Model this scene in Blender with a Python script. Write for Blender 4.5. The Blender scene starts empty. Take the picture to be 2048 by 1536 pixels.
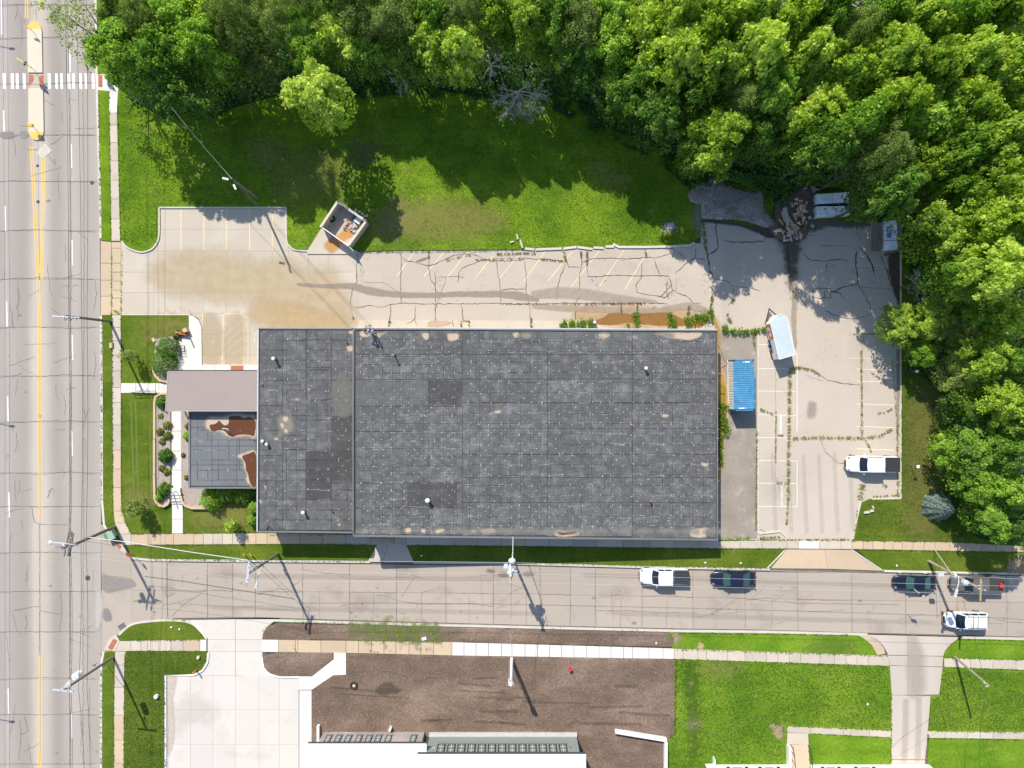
import bpy, bmesh, math, random
import numpy as np
from mathutils import Vector, Matrix

random.seed(11)
S = 16.4      # photo pixels per metre on the ground
H = 90.0      # height of the camera over the ground
C = bpy.context.scene.collection
R = math.radians

# ------------------------------------------------------------------ camera, sky, sun, exposure
scene = bpy.context.scene
cam_d = bpy.data.cameras.new('camera'); cam = bpy.data.objects.new('camera', cam_d); C.objects.link(cam)
cam.location = (0, 0, H); cam.rotation_euler = (0, 0, 0)
cam_d.sensor_width = 36.0; cam_d.lens = 36.0 * S * H / 2048.0
cam_d.clip_start = 0.5; cam_d.clip_end = 2000.0
scene.camera = cam

SUNV = Vector((-0.385, 0.88, 1.0)).normalized()
world = bpy.data.worlds.new('World'); scene.world = world; world.use_nodes = True
wn = world.node_tree; bg = wn.nodes['Background']
sky = wn.nodes.new('ShaderNodeTexSky'); sky.sky_type = 'NISHITA'; sky.sun_disc = False
sky.sun_elevation = math.asin(SUNV.z); sky.sun_rotation = math.atan2(SUNV.x, SUNV.y)
sky.air_density = 1.0; sky.dust_density = 0.6; sky.ozone_density = 1.2
wn.links.new(sky.outputs[0], bg.inputs[0]); bg.inputs[1].default_value = 0.148
sun_d = bpy.data.lights.new('sun', 'SUN'); sun_d.energy = 4.5; sun_d.angle = R(0.53); sun_d.color = (1.0, 0.94, 0.835)
sun = bpy.data.objects.new('sun', sun_d); C.objects.link(sun)
sun.rotation_euler = (-SUNV).to_track_quat('-Z', 'Y').to_euler(); sun.location = (0, 0, 60)
scene.view_settings.view_transform = 'Standard'; scene.view_settings.look = 'None'
scene.view_settings.gamma = 1.0; scene.view_settings.use_curve_mapping = False
scene.view_settings.exposure = 0.31
scene.cycles.transparent_max_bounces = 24
scene.cycles.max_bounces = 12; scene.cycles.diffuse_bounces = 6

# ------------------------------------------------------------------ helpers
def G(px, py, z=0.0):
    k = (1 - z / H) / S
    return ((px - 1024) * k, (768 - py) * k, z)

def G2(px, py, z=0.0):
    a = G(px, py, z); return (a[0], a[1])

class MB:
    def __init__(s): s.v = []; s.f = []
    def add(s, vs, fs):
        o = len(s.v); s.v += [tuple(a) for a in vs]; s.f += [tuple(i + o for i in f) for f in fs]; return s
    def prism(s, pts, z0, z1):
        pts = [tuple(p[:2]) for p in pts]
        a = sum(pts[i][0] * pts[(i + 1) % len(pts)][1] - pts[(i + 1) % len(pts)][0] * pts[i][1] for i in range(len(pts)))
        if a < 0: pts = pts[::-1]
        n = len(pts)
        vs = [(x, y, z1) for x, y in pts] + [(x, y, z0) for x, y in pts]
        fs = [tuple(range(n))] + [(i + n, (i + 1) % n + n, (i + 1) % n, i) for i in range(n)]
        return s.add(vs, fs)
    def box(s, c, d, rz=0.0, taper=1.0):
        ca, sa = math.cos(rz), math.sin(rz); vs = []
        for z, k in ((-1, 1.0), (1, taper)):
            for x, y in ((-1, -1), (1, -1), (1, 1), (-1, 1)):
                X, Y = x * d[0] / 2 * k, y * d[1] / 2 * k
                vs.append((c[0] + X * ca - Y * sa, c[1] + X * sa + Y * ca, c[2] + z * d[2] / 2))
        return s.add(vs, [(0, 3, 2, 1), (4, 5, 6, 7), (0, 1, 5, 4), (1, 2, 6, 5), (2, 3, 7, 6), (3, 0, 4, 7)])
    def cyl(s, p0, p1, r0, r1=None, n=8, cap=True):
        r1 = r0 if r1 is None else r1
        p0, p1 = Vector(p0), Vector(p1); d = (p1 - p0)
        if d.length < 1e-6: return s
        d.normalize(); a = d.orthogonal().normalized(); b = d.cross(a)
        vs = []
        for p, r in ((p0, r0), (p1, r1)):
            for i in range(n):
                t = 2 * math.pi * i / n; vs.append(p + a * (r * math.cos(t)) + b * (r * math.sin(t)))
        fs = [(i, (i + 1) % n, (i + 1) % n + n, i + n) for i in range(n)]
        if cap: fs += [tuple(range(n))[::-1], tuple(range(n, 2 * n))]
        return s.add(vs, fs)
    def tube(s, pts, r, n=5, r1=None):
        r1 = r if r1 is None else r1; m = len(pts) - 1
        for i in range(m):
            s.cyl(pts[i], pts[i + 1], r + (r1 - r) * i / m, r + (r1 - r) * (i + 1) / m, n, cap=(i in (0, m - 1)))
        return s
    def beam(s, p0, p1, w, h):
        p0, p1 = Vector(p0), Vector(p1); d = (p1 - p0).normalized()
        a = d.cross(Vector((0, 0, 1)))
        a = a.normalized() if a.length > 1e-3 else Vector((1, 0, 0)); b = a.cross(d)
        vs = []
        for p in (p0, p1):
            for x, y in ((-1, -1), (1, -1), (1, 1), (-1, 1)): vs.append(p + a * x * w / 2 + b * y * h / 2)
        return s.add(vs, [(0, 1, 2, 3), (7, 6, 5, 4), (0, 4, 5, 1), (1, 5, 6, 2), (2, 6, 7, 3), (3, 7, 4, 0)])
    def ell(s, c, r, n=8, m=5):
        vs = [(c[0], c[1], c[2] - r[2])]
        for j in range(1, m):
            t = math.pi * j / m - math.pi / 2
            for i in range(n):
                a = 2 * math.pi * i / n
                vs.append((c[0] + r[0] * math.cos(t) * math.cos(a), c[1] + r[1] * math.cos(t) * math.sin(a), c[2] + r[2] * math.sin(t)))
        vs.append((c[0], c[1], c[2] + r[2])); fs = []
        for i in range(n): fs.append((0, 1 + (i + 1) % n, 1 + i))
        for j in range(m - 2):
            for i in range(n):
                a = 1 + j * n + i; b = 1 + j * n + (i + 1) % n; fs.append((a, b, b + n, a + n))
        o = 1 + (m - 2) * n
        for i in range(n): fs.append((o + i, o + (i + 1) % n, len(vs) - 1))
        return s.add(vs, fs)
    def build(s, name, mat, parent=None, smooth=False, local=False, sub=0):
        me = bpy.data.meshes.new(name)
        vs = s.v
        if parent is not None and not local:
            L = parent['_w'] if '_w' in parent else (0, 0, 0)
            vs = [(a[0] - L[0], a[1] - L[1], a[2] - L[2]) for a in s.v]
        me.from_pydata(vs, [], s.f); me.update()
        if smooth: me.shade_smooth()
        o = bpy.data.objects.new(name, me); C.objects.link(o)
        if mat: me.materials.append(mat)
        if parent is not None:
            o.parent = parent
            if '_w' in parent: o['_w'] = tuple(parent['_w'])
        else: o['_w'] = (0.0, 0.0, 0.0)
        if sub:
            m = o.modifiers.new('s', 'SUBSURF'); m.levels = sub; m.render_levels = sub
        return o

def tag(o, label=None, cat=None, group=None, kind=None):
    if label: o['label'] = label
    if cat: o['category'] = cat
    if group: o['group'] = group
    if kind: o['kind'] = kind
    return o

def thing(name, label, cat, loc, group=None, rz=0.0):
    o = bpy.data.objects.new(name, None); C.objects.link(o); o.location = loc; o.rotation_euler = (0, 0, rz)
    o.empty_display_size = 0.3
    o['_w'] = tuple(float(a) for a in loc)
    return tag(o, label, cat, group)

def copy_tree(root, loc, rz=0.0, scale=1.0, label=None):
    r = root.copy(); C.objects.link(r); r.location = loc; r.rotation_euler = (0, 0, rz)
    r.scale = scale if isinstance(scale, tuple) else (scale,) * 3
    if label: r['label'] = label
    for ch in root.children:
        c = ch.copy(); C.objects.link(c); c.parent = r
        for g in ch.children:
            d = g.copy(); C.objects.link(d); d.parent = c
    return r

def smooth_closed(pts, n=4):
    out = []; m = len(pts)
    for i in range(m):
        p0, p1, p2, p3 = pts[i - 1], pts[i], pts[(i + 1) % m], pts[(i + 2) % m]
        for k in range(n):
            t = k / n
            out.append(tuple(0.5 * (2 * p1[j] + (p2[j] - p0[j]) * t + (2 * p0[j] - 5 * p1[j] + 4 * p2[j] - p3[j]) * t * t + (3 * p1[j] - p0[j] - 3 * p2[j] + p3[j]) * t ** 3) for j in (0, 1)))
    return out

def smooth_open(pts, n=6):
    out = []; m = len(pts)
    for i in range(m - 1):
        p0, p1, p2, p3 = pts[max(i - 1, 0)], pts[i], pts[i + 1], pts[min(i + 2, m - 1)]
        for k in range(n):
            t = k / n
            out.append(tuple(0.5 * (2 * p1[j] + (p2[j] - p0[j]) * t + (2 * p0[j] - 5 * p1[j] + 4 * p2[j] - p3[j]) * t * t + (3 * p1[j] - p0[j] - 3 * p2[j] + p3[j]) * t ** 3) for j in range(len(p1))))
    out.append(tuple(pts[-1])); return out

# ------------------------------------------------------------------ materials
class NT:
    def __init__(s, name):
        s.m = bpy.data.materials.new(name); s.m.use_nodes = True; s.t = s.m.node_tree
        s.b = s.t.nodes['Principled BSDF']; s.out = s.t.nodes['Material Output']
        g = s.n('ShaderNodeNewGeometry'); s.pos = g.outputs['Position']
    def n(s, k): return s.t.nodes.new(k)
    def l(s, a, b): s.t.links.new(a, b)
    def noise(s, scale, detail=3.0, rough=0.55, vec=None, stretch=None):
        x = s.n('ShaderNodeTexNoise'); x.inputs['Scale'].default_value = scale; x.inputs['Detail'].default_value = detail
        x.inputs['Roughness'].default_value = rough
        v = vec or s.pos
        if stretch:
            q = s.n('ShaderNodeVectorMath'); q.operation = 'MULTIPLY'; s.l(v, q.inputs[0]); q.inputs[1].default_value = stretch; v = q.outputs[0]
        s.l(v, x.inputs['Vector']); return x.outputs[0]
    def mth(s, op, a, b=None, c=None, clamp=False):
        x = s.n('ShaderNodeMath'); x.operation = op; x.use_clamp = clamp
        for i, q in enumerate((a, b, c)):
            if q is None: continue
            if isinstance(q, (int, float)): x.inputs[i].default_value = q
            else: s.l(q, x.inputs[i])
        return x.outputs[0]
    def ramp(s, f, stops, interp='LINEAR'):
        x = s.n('ShaderNodeValToRGB'); s.l(f, x.inputs[0]); cr = x.color_ramp; cr.interpolation = interp
        while len(cr.elements) > 1: cr.elements.remove(cr.elements[-1])
        for i, (p, c) in enumerate(stops):
            e = cr.elements[0] if i == 0 else cr.elements.new(p)
            e.position = p; e.color = (c, c, c, 1) if isinstance(c, (int, float)) else (*c, 1)
        return x.outputs[0]
    def mix(s, f, a, b, mode='MIX'):
        x = s.n('ShaderNodeMix'); x.data_type = 'RGBA'; x.blend_type = mode
        for i, q in ((0, f), (6, a), (7, b)):
            if isinstance(q, (int, float)): x.inputs[i].default_value = q
            elif isinstance(q, tuple): x.inputs[i].default_value = (*q[:3], 1)
            else: s.l(q, x.inputs[i])
        return x.outputs[2]
    def scale(s, col, f):
        x = s.n('ShaderNodeVectorMath'); x.operation = 'SCALE'
        if isinstance(col, tuple): x.inputs[0].default_value = col[:3]
        else: s.l(col, x.inputs[0])
        if isinstance(f, (int, float)): x.inputs['Scale'].default_value = f
        else: s.l(f, x.inputs['Scale'])
        return x.outputs[0]
    def bump(s, h, st, dist=0.05):
        x = s.n('ShaderNodeBump'); x.inputs['Strength'].default_value = st; x.inputs['Distance'].default_value = dist
        s.l(h, x.inputs['Height']); s.l(x.outputs[0], s.b.inputs['Normal'])
    def rnd(s):
        return s.n('ShaderNodeObjectInfo').outputs['Random']

def M(name, rgb, var=0.1, sc=0.35, fine=0.08, fsc=9.0, rough=0.9, bump=0.0, rnd=0.0, c2=None, c2sc=0.4, c2lo=0.55, c2hi=0.7, c2stretch=None, spec=0.3, metal=0.0, stretch=None):
    t = NT(name); col = rgb
    if c2:
        f = t.ramp(t.noise(c2sc, 5, 0.6, stretch=c2stretch), [(c2lo, 0.0), (c2hi, 1.0)])
        col = t.mix(f, rgb, c2)
    n1 = t.noise(sc, 4, 0.6, stretch=stretch); n2 = t.noise(fsc, 4, 0.7)
    v = t.mth('ADD', t.mth('MULTIPLY', n1, 4 * var), 1 - 2 * var)
    w = t.mth('ADD', t.mth('MULTIPLY', n2, 4 * fine), 1 - 2 * fine)
    v = t.mth('MULTIPLY', v, w)
    if rnd: v = t.mth('MULTIPLY', v, t.mth('ADD', t.mth('MULTIPLY', t.rnd(), 2 * rnd), 1 - rnd))
    t.l(t.scale(col, v), t.b.inputs['Base Color'])
    t.b.inputs['Roughness'].default_value = rough; t.b.inputs['Specular IOR Level'].default_value = spec
    t.b.inputs['Metallic'].default_value = metal
    if bump: t.bump(n2, bump)
    return t.m

def plain(name, rgb, rough=0.6, metal=0.0, spec=0.4, coat=0.0):
    t = NT(name); n = t.noise(3.0, 3)
    t.l(t.scale(rgb, t.mth('ADD', t.mth('MULTIPLY', n, 0.24), 0.88)), t.b.inputs['Base Color'])
    t.b.inputs['Roughness'].default_value = rough; t.b.inputs['Metallic'].default_value = metal
    t.b.inputs['Specular IOR Level'].default_value = spec; t.b.inputs['Coat Weight'].default_value = coat
    return t.m

_pm = {}
def patch_mat(rgb, alpha, noise, nsc, rough, hard, lo=0.0):
    key = (rgb, alpha, noise, nsc, rough, hard, lo)
    if key in _pm: return _pm[key]
    t = NT('stain_film'); at = t.n('ShaderNodeAttribute'); at.attribute_name = 'fade'
    n = t.noise(nsc, 5, 0.65)
    v = t.mth('ADD', at.outputs['Fac'], t.mth('MULTIPLY', t.mth('SUBTRACT', n, 0.5), noise))
    v = t.ramp(v, [(0.42, 0.0), (0.58, 1.0)] if hard else [(0.1, 0.0), (0.9, 1.0)], 'EASE')
    v = t.mth('MULTIPLY', v, alpha, clamp=True)
    n2 = t.noise(nsc * 3, 4, 0.6)
    t.l(t.scale(rgb, t.mth('ADD', t.mth('MULTIPLY', n2, 0.5), 0.75)), t.b.inputs['Base Color'])
    t.b.inputs['Roughness'].default_value = rough; t.l(v, t.b.inputs['Alpha'])
    t.b.inputs['Specular IOR Level'].default_value = 0.5 if rough < 0.4 else 0.2
    _pm[key] = t.m; return t.m

_pz = [0]
def lift():
    _pz[0] += 1; return 0.0006 * (_pz[0] % 40)

def _sdf(q, X, Y):
    d = np.full(X.shape, 1e9); ins = np.zeros(X.shape, bool); n = len(q)
    for i in range(n):
        x0, y0 = q[i - 1]; x1, y1 = q[i]; ex, ey = x1 - x0, y1 - y0; L2 = ex * ex + ey * ey + 1e-12
        t = np.clip(((X - x0) * ex + (Y - y0) * ey) / L2, 0, 1); d = np.minimum(d, np.hypot(X - x0 - ex * t, Y - y0 - ey * t))
        ins ^= ((y0 > Y) != (y1 > Y)) & (X < (x1 - x0) * (Y - y0) / (y1 - y0 + 1e-12) + x0)
    return np.where(ins, -d, d)

def patch(name, pts, rgb, z=-0.12, soft=0.6, alpha=0.7, noise=0.5, nsc=1.2, rough=0.9, hard=False, parent=None, zf=None, label=None, sm=3):
    """a thin film with a soft or ragged edge: a small grid whose 'fade' falls off across the outline"""
    p = smooth_closed(pts, sm) if sm > 1 else pts
    w = [zf(a, b) for a, b in p] if zf else [G(a, b, 0) for a, b in p]
    q = [(a[0], a[1]) for a in w]; x0, x1 = min(a[0] for a in q), max(a[0] for a in q); y0, y1 = min(a[1] for a in q), max(a[1] for a in q)
    m = soft * (0.5 + (noise if not hard else noise * .5)); step = max(soft * 0.4, math.sqrt((x1 - x0 + 2 * m) * (y1 - y0 + 2 * m)) / 42)
    nx, ny = max(2, int((x1 - x0 + 2 * m) / step) + 2), max(2, int((y1 - y0 + 2 * m) / step) + 2)
    gx = np.linspace(x0 - m, x1 + m, nx); gy = np.linspace(y0 - m, y1 + m, ny); X, Y = np.meshgrid(gx, gy, indexing='ij')
    F = np.clip(0.5 - _sdf(q, X, Y) / soft, -0.6, 1.6)
    if zf:
        A = np.array([[a[0], a[1], 1] for a in w]); sol = np.linalg.lstsq(A, np.array([a[2] for a in w]), rcond=None)[0]; Zs = X * sol[0] + Y * sol[1] + sol[2] + 0.012 + lift()
    else: Zs = np.full(X.shape, z + 0.012 + lift())
    keep = F > -0.5; idx = -np.ones(X.shape, int); use = np.zeros(X.shape, bool); fs = []
    for i in range(nx - 1):
        for j in range(ny - 1):
            if keep[i, j] or keep[i + 1, j] or keep[i, j + 1] or keep[i + 1, j + 1]: use[i:i + 2, j:j + 2] = True; fs.append((i, j))
    idx[use] = np.arange(int(use.sum()))
    mb = MB(); mb.v = [(float(a), float(b), float(c)) for a, b, c in zip(X[use], Y[use], Zs[use])]
    mb.f = [(int(idx[i, j]), int(idx[i + 1, j]), int(idx[i + 1, j + 1]), int(idx[i, j + 1])) for i, j in fs]
    o = mb.build(name, patch_mat(rgb, alpha, noise, nsc, rough, hard), parent)
    at = o.data.attributes.new('fade', 'FLOAT', 'POINT'); at.data.foreach_set('value', F[use].astype(np.float32))
    if parent is None: tag(o, label or 'stained patch of ground', None, None, 'structure')
    return o

def streak(name, path, wid, rgb, z=-0.12, alpha=0.5, noise=0.5, nsc=1.2, rough=0.9, parent=None, label=None, hard=False):
    """long soft band along a path; wid in photo pixels (list or number)"""
    P = smooth_open(path, 5); n = len(P)
    W = wid if isinstance(wid, (list, tuple)) else [wid] * len(path)
    ww = [W[0] + (W[-1] - W[0]) * i / (n - 1) if len(W) == 2 else float(np.interp(i / (n - 1), np.linspace(0, 1, len(W)), W)) for i in range(n)]
    zz = z + 0.012 + lift(); vs = []; fade = []
    for i in range(n):
        a, b = P[max(i - 1, 0)], P[min(i + 1, n - 1)]
        d = Vector((b[0] - a[0], b[1] - a[1])).normalized(); e = (-d.y, d.x)
        end = 1.0 if 0 < i < n - 1 else 0.0
        for k, f in ((-1, 0), (-0.35, end), (0.35, end), (1, 0)):
            x, y, _ = G(P[i][0] + e[0] * k * ww[i] / 2, P[i][1] + e[1] * k * ww[i] / 2); vs.append((x, y, zz)); fade.append(f)
    fs = [(i * 4 + k, i * 4 + k + 1, i * 4 + k + 5, i * 4 + k + 4) for i in range(n - 1) for k in range(3)]
    mb = MB(); mb.add(vs, fs)
    o = mb.build(name, patch_mat(rgb, alpha, noise, nsc, rough, hard), parent)
    at = o.data.attributes.new('fade', 'FLOAT', 'POINT'); at.data.foreach_set('value', fade)
    if parent is None: tag(o, label or 'stained streak on the ground', None, None, 'structure')
    return o

conc = dict(bump=0.15)
MT = {}
MT['road_edge'] = M('old_concrete_gutter', (0.378, 0.352, 0.326), 0.08, 0.3, 0.09, rnd=0.06)
MT['street'] = M('worn_street_concrete', (0.410, 0.350, 0.289), 0.07, 0.12, 0.10, 11, rnd=0.05, c2=(0.340, 0.287, 0.238), c2sc=0.25, stretch=(0.15, 1, 1))
MT['street_patch'] = M('grey_street_repair', (0.391, 0.343, 0.296), 0.04, 0.4, 0.06, 11)
MT['lot_new'] = M('tan_lot_concrete', (0.504, 0.441, 0.356), 0.05, 0.1, 0.05, 8, rnd=0.03, c2=(0.540, 0.486, 0.414), c2sc=0.12)
MT['lot_old'] = M('weathered_lot_asphalt', (0.488, 0.424, 0.355), 0.08, 0.10, 0.12, 12, bump=0.2, c2=(0.439, 0.381, 0.322), c2sc=0.22, c2stretch=(0.4, 1, 1))
MT['lot_east'] = M('weathered_east_lot', (0.507, 0.438, 0.368), 0.08, 0.10, 0.12, 12, bump=0.2, c2=(0.459, 0.395, 0.332), c2sc=0.2, c2stretch=(1, 0.3, 1))
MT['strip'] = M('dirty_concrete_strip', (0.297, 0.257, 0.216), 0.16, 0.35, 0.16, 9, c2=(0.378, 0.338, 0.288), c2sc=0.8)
MT['walk'] = M('sidewalk_concrete', (0.522, 0.450, 0.369), 0.06, 0.4, 0.08, 9, rnd=0.10, c2=(0.468, 0.396, 0.315), c2sc=1.0)
MT['walk_tan'] = M('tan_sidewalk_concrete', (0.540, 0.414, 0.288), 0.07, 0.4, 0.07, 9, rnd=0.06)
MT['walk_new'] = M('fresh_white_concrete', (0.688, 0.647, 0.601), 0.03, 0.5, 0.03, 9, rnd=0.02)
MT['drive_new'] = M('fresh_drive_concrete', (0.605, 0.561, 0.508), 0.05, 0.12, 0.03, 9, rnd=0.03, c2=(0.554, 0.499, 0.444), c2sc=0.3)
MT['drive'] = M('house_drive_concrete', (0.513, 0.450, 0.387), 0.06, 0.25, 0.07, 9, rnd=0.05, stretch=(1, 0.3, 1))
MT['curb'] = M('curb_concrete', (0.576, 0.540, 0.477), 0.1, 0.6, 0.1, 7, rnd=0.06)
MT['curb_new'] = M('new_curb_concrete', (0.78, 0.76, 0.73), 0.03, 0.6, 0.04, 7)
MT['soil'] = M('bare_soil', (0.160, 0.111, 0.082), 0.2, 0.5, 0.42, 4, rough=1, bump=1.0, c2=(0.237, 0.171, 0.128), c2sc=0.22, c2lo=0.45, c2hi=0.65, c2stretch=(0.5, 1, 1))
MT['base'] = M('subsoil', (0.10, 0.085, 0.065), 0.2, 0.4, 0.2, 5, rough=1)
MT['crack'] = M('crack_fill', (0.07, 0.055, 0.04), 0.3, 0.8, 0.3, 9, rough=1)
MT['seal'] = M('tar_joint', (0.17, 0.145, 0.12), 0.3, 0.8, 0.3, 9, rough=1)
MT['yellow'] = M('faded_yellow_paint', (0.74, 0.60, 0.36), 0.12, 0.8, 0.12, 12, c2=(0.62, 0.50, 0.34), c2sc=2.0, c2lo=0.6, c2hi=0.75)
MT['yellow_road'] = M('road_yellow_paint', (0.78, 0.50, 0.13), 0.08, 0.8, 0.12, 12, c2=(0.60, 0.46, 0.28), c2sc=3.0, c2lo=0.6, c2hi=0.75)
MT['white_paint'] = M('white_road_paint', (0.82, 0.81, 0.79), 0.05, 0.8, 0.06, 12, c2=(0.6, 0.57, 0.54), c2sc=3.0, c2lo=0.62, c2hi=0.75)
MT['faint_white'] = M('faded_white_paint', (0.72, 0.67, 0.58), 0.08, 1.5, 0.08, 12)
MT['tactile'] = M('red_tactile_plate', (0.42, 0.14, 0.085), 0.1, 1, 0.1, 14, rough=0.8)
MT['mulch'] = M('wood_chip_heap', (0.483, 0.410, 0.363), 0.2, 0.8, 0.5, 7, rough=1, bump=1.0, c2=(0.210, 0.155, 0.116), c2sc=0.35, c2lo=0.45, c2hi=0.62)
MT['gravel'] = M('pink_gravel', (0.40, 0.33, 0.29), 0.1, 1.0, 0.6, 11, rough=1, bump=0.8, c2=(0.30, 0.25, 0.225), c2sc=6)

def grass_mat(name, a, b, dry, drylo=0.6, sc=0.16):
    t = NT(name)
    f1 = t.ramp(t.noise(sc, 5, 0.62), [(0.36, 0.0), (0.64, 1.0)])
    col = t.mix(f1, a, b)
    f2 = t.ramp(t.noise(0.33, 6, 0.7), [(drylo, 0.0), (drylo + 0.16, 0.85)])
    col = t.mix(f2, col, dry)
    n1 = t.noise(3.2, 5, 0.75); n2 = t.noise(14.0, 3, 0.8)
    mw = t.noise(0.9, 2, 0.5, stretch=(.12, 1, 1)); col = t.scale(col, t.mth('ADD', t.mth('MULTIPLY', mw, .5), .76))
    v = t.mth('ADD', t.mth('MULTIPLY', n1, 1.5), 0.25); w = t.mth('ADD', t.mth('MULTIPLY', n2, 0.9), 0.55)
    vv = t.mth('MULTIPLY', v, w)
    t.l(t.scale(col, vv), t.b.inputs['Base Color'])
    t.b.inputs['Roughness'].default_value = 1.0; t.b.inputs['Specular IOR Level'].default_value = 0.1
    t.bump(t.mth('MULTIPLY', t.mth('ADD', n1, n2), 0.5), 1.0, 0.09)
    return t.m
MT['grass'] = grass_mat('mown_grass', (0.078, 0.165, 0.008), (0.18, 0.285, 0.016), (0.26, 0.27, 0.055), 0.58)
MT['grass_w'] = grass_mat('verge_grass', (0.068, 0.120, 0.010), (0.135, 0.178, 0.02), (0.23, 0.20, 0.06), 0.58)
MT['grass_s'] = grass_mat('south_lawn_grass', (0.09, 0.195, 0.010), (0.18, 0.285, 0.022), (0.26, 0.29, 0.05), 0.58)
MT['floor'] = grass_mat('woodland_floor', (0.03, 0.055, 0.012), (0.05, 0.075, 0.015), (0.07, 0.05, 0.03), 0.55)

def road_mat():
    t = NT('main_road_concrete')
    sx = t.n('ShaderNodeSeparateXYZ'); t.l(t.pos, sx.inputs[0])
    px = t.mth('ADD', t.mth('MULTIPLY', sx.outputs[0], S), 1024.0)      # across the road
    px = t.mth('SUBTRACT', px, t.mth('MULTIPLY', t.mth('SUBTRACT', 768.0, t.mth('MULTIPLY', sx.outputs[1], S)), 0.004))
    px = t.mth('ADD', px, t.mth('MULTIPLY', t.mth('SUBTRACT', t.noise(0.25, 3), 0.5), 9.0))
    f = t.mth('DIVIDE', t.mth('ADD', px, 60.0), 300.0, clamp=True)
    def u(p): return (p + 60) / 300
    stops = [(u(-50), (0.36, 0.335, 0.315)), (u(5), (0.40, 0.37, 0.35)), (u(30), (0.355, 0.33, 0.315)), (u(47), (0.33, 0.305, 0.29)), (u(57), (0.40, 0.375, 0.35)), (u(64), (0.50, 0.46, 0.42)),
             (u(86), (0.49, 0.455, 0.415)), (u(97), (0.39, 0.36, 0.335)), (u(108), (0.325, 0.30, 0.285)), (u(122), (0.37, 0.345, 0.325)), (u(136), (0.41, 0.385, 0.365)),
             (u(152), (0.42, 0.395, 0.375)), (u(168), (0.355, 0.33, 0.315)), (u(190), (0.40, 0.375, 0.35)), (u(205), (0.44, 0.41, 0.38))]
    col = t.ramp(f, stops, 'B_SPLINE')
    n1 = t.noise(0.3, 4, 0.6, stretch=(1, 0.12, 1)); n2 = t.noise(12, 4, 0.7)
    v = t.mth('MULTIPLY', t.mth('ADD', t.mth('MULTIPLY', n1, 0.28), 0.86), t.mth('ADD', t.mth('MULTIPLY', n2, 0.3), 0.85))
    v = t.mth('MULTIPLY', v, t.mth('ADD', t.mth('MULTIPLY', t.rnd(), 0.09), 0.955))
    col = t.mix(1.0, col, (0.955, 0.91, 0.855), 'MULTIPLY'); t.l(t.scale(col, v), t.b.inputs['Base Color']); t.b.inputs['Roughness'].default_value = 0.92
    t.b.inputs['Specular IOR Level'].default_value = 0.2
    return t.m
MT['road'] = road_mat()

# ------------------------------------------------------------------ ground sheets
Z = -0.12        # pavement level; lawns and sidewalks stand a kerb higher, about 0
def plate(name, pts, mat, z1=0.0, z0=-0.17, label=None, parent=None, kind='structure', cat=None):
    mb = MB(); mb.prism([G2(*p) for p in pts], z0, z1)
    o = mb.build(name, mat, parent)
    if parent is None: tag(o, label, cat, None, kind)
    return o

big = MB(); big.prism([(-900, -900), (900, -900), (900, 900), (-900, 900)], -1.0, -0.19)
tag(big.build('ground', MT['base']), 'bare ground beneath roads and lawns', None, None, 'structure')

def slab(parent, pts, mat, z=Z, gap=0.035, name='slab', th=0.04, dz=0.004):
    w = [Vector(G2(*p)) for p in pts]; c = sum(w, Vector((0, 0))) / len(w)
    q = []
    n = len(w)
    for i in range(n):
        a = (w[i - 1] - w[i]).normalized(); b = (w[(i + 1) % n] - w[i]).normalized(); q.append(w[i] + (a + b) * gap / 2)
    zz = z + random.uniform(-dz, dz)
    return MB().prism(q, zz - th, zz).build(name, mat, parent)

def grid_slabs(parent, xs, ys, mat, z=Z, gap=0.035, skew=None, name='slab'):
    f = skew or (lambda x, y: (x, y))
    for i in range(len(xs) - 1):
        for j in range(len(ys) - 1):
            m = mat(i, j) if callable(mat) else mat
            if m is None: continue
            slab(parent, [f(xs[i], ys[j]), f(xs[i + 1], ys[j]), f(xs[i + 1], ys[j + 1]), f(xs[i], ys[j + 1])], m, z, gap, name)

# main road
def mskew(x, y):
    k = max(0.0, min(1.0, (y + 60) / 1700.0)); b = 8 * min(1.0, (y + 60) / 700.0)
    return (x + b * (1 if x > 30 else 0.6), y + (x - 100) * 0.0)
main = plate('main_road', [(-560, -300), (188, -300), (189, -60), (192, 150), (196, 300), (199, 400), (201, 620), (202, 1000), (300, 1060), (300, 1320), (203, 1330), (200, 1850), (-560, 1850)], MT['seal'], z1=Z - 0.045, z0=-0.185, label='four lane concrete main road running down the left edge')
xs = [-470, -380, -310, -230, -150, -68, 4, 13, 71, 130, 188]
ys = [-160, -60, 8, 75, 166, 269, 362, 461, 558, 654, 752, 844, 946, 1013, 1106, 1184, 1264, 1359, 1430, 1528, 1620, 1700]
def mm(i, j):
    if i in (6,): return MT['road_edge']
    return MT['road']
for i in range(len(xs) - 1):
    for j in range(len(ys) - 1):
        if i < 2 and False: continue
        a, b = xs[i], xs[i + 1]
        right = (i == len(xs) - 2)
        def e(y): return float(np.interp(y, [-60, 150, 300, 400, 620, 1000, 1400, 1700], [188, 191, 195, 198, 200, 201, 201, 200]))
        p = [mskew(a, ys[j]), mskew(b, ys[j]), mskew(b, ys[j + 1]), mskew(a, ys[j + 1])]
        if right: p[1] = (e(ys[j]), ys[j]); p[2] = (e(ys[j + 1]), ys[j + 1])
        slab(main, p, mm(i, j), z=Z, gap=0.03)
far = plate('far_verge', [(-560, -300), (-1200, -300), (-1200, 1850), (-560, 1850)], MT['grass_w'], label='grass beyond the main road')

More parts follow.
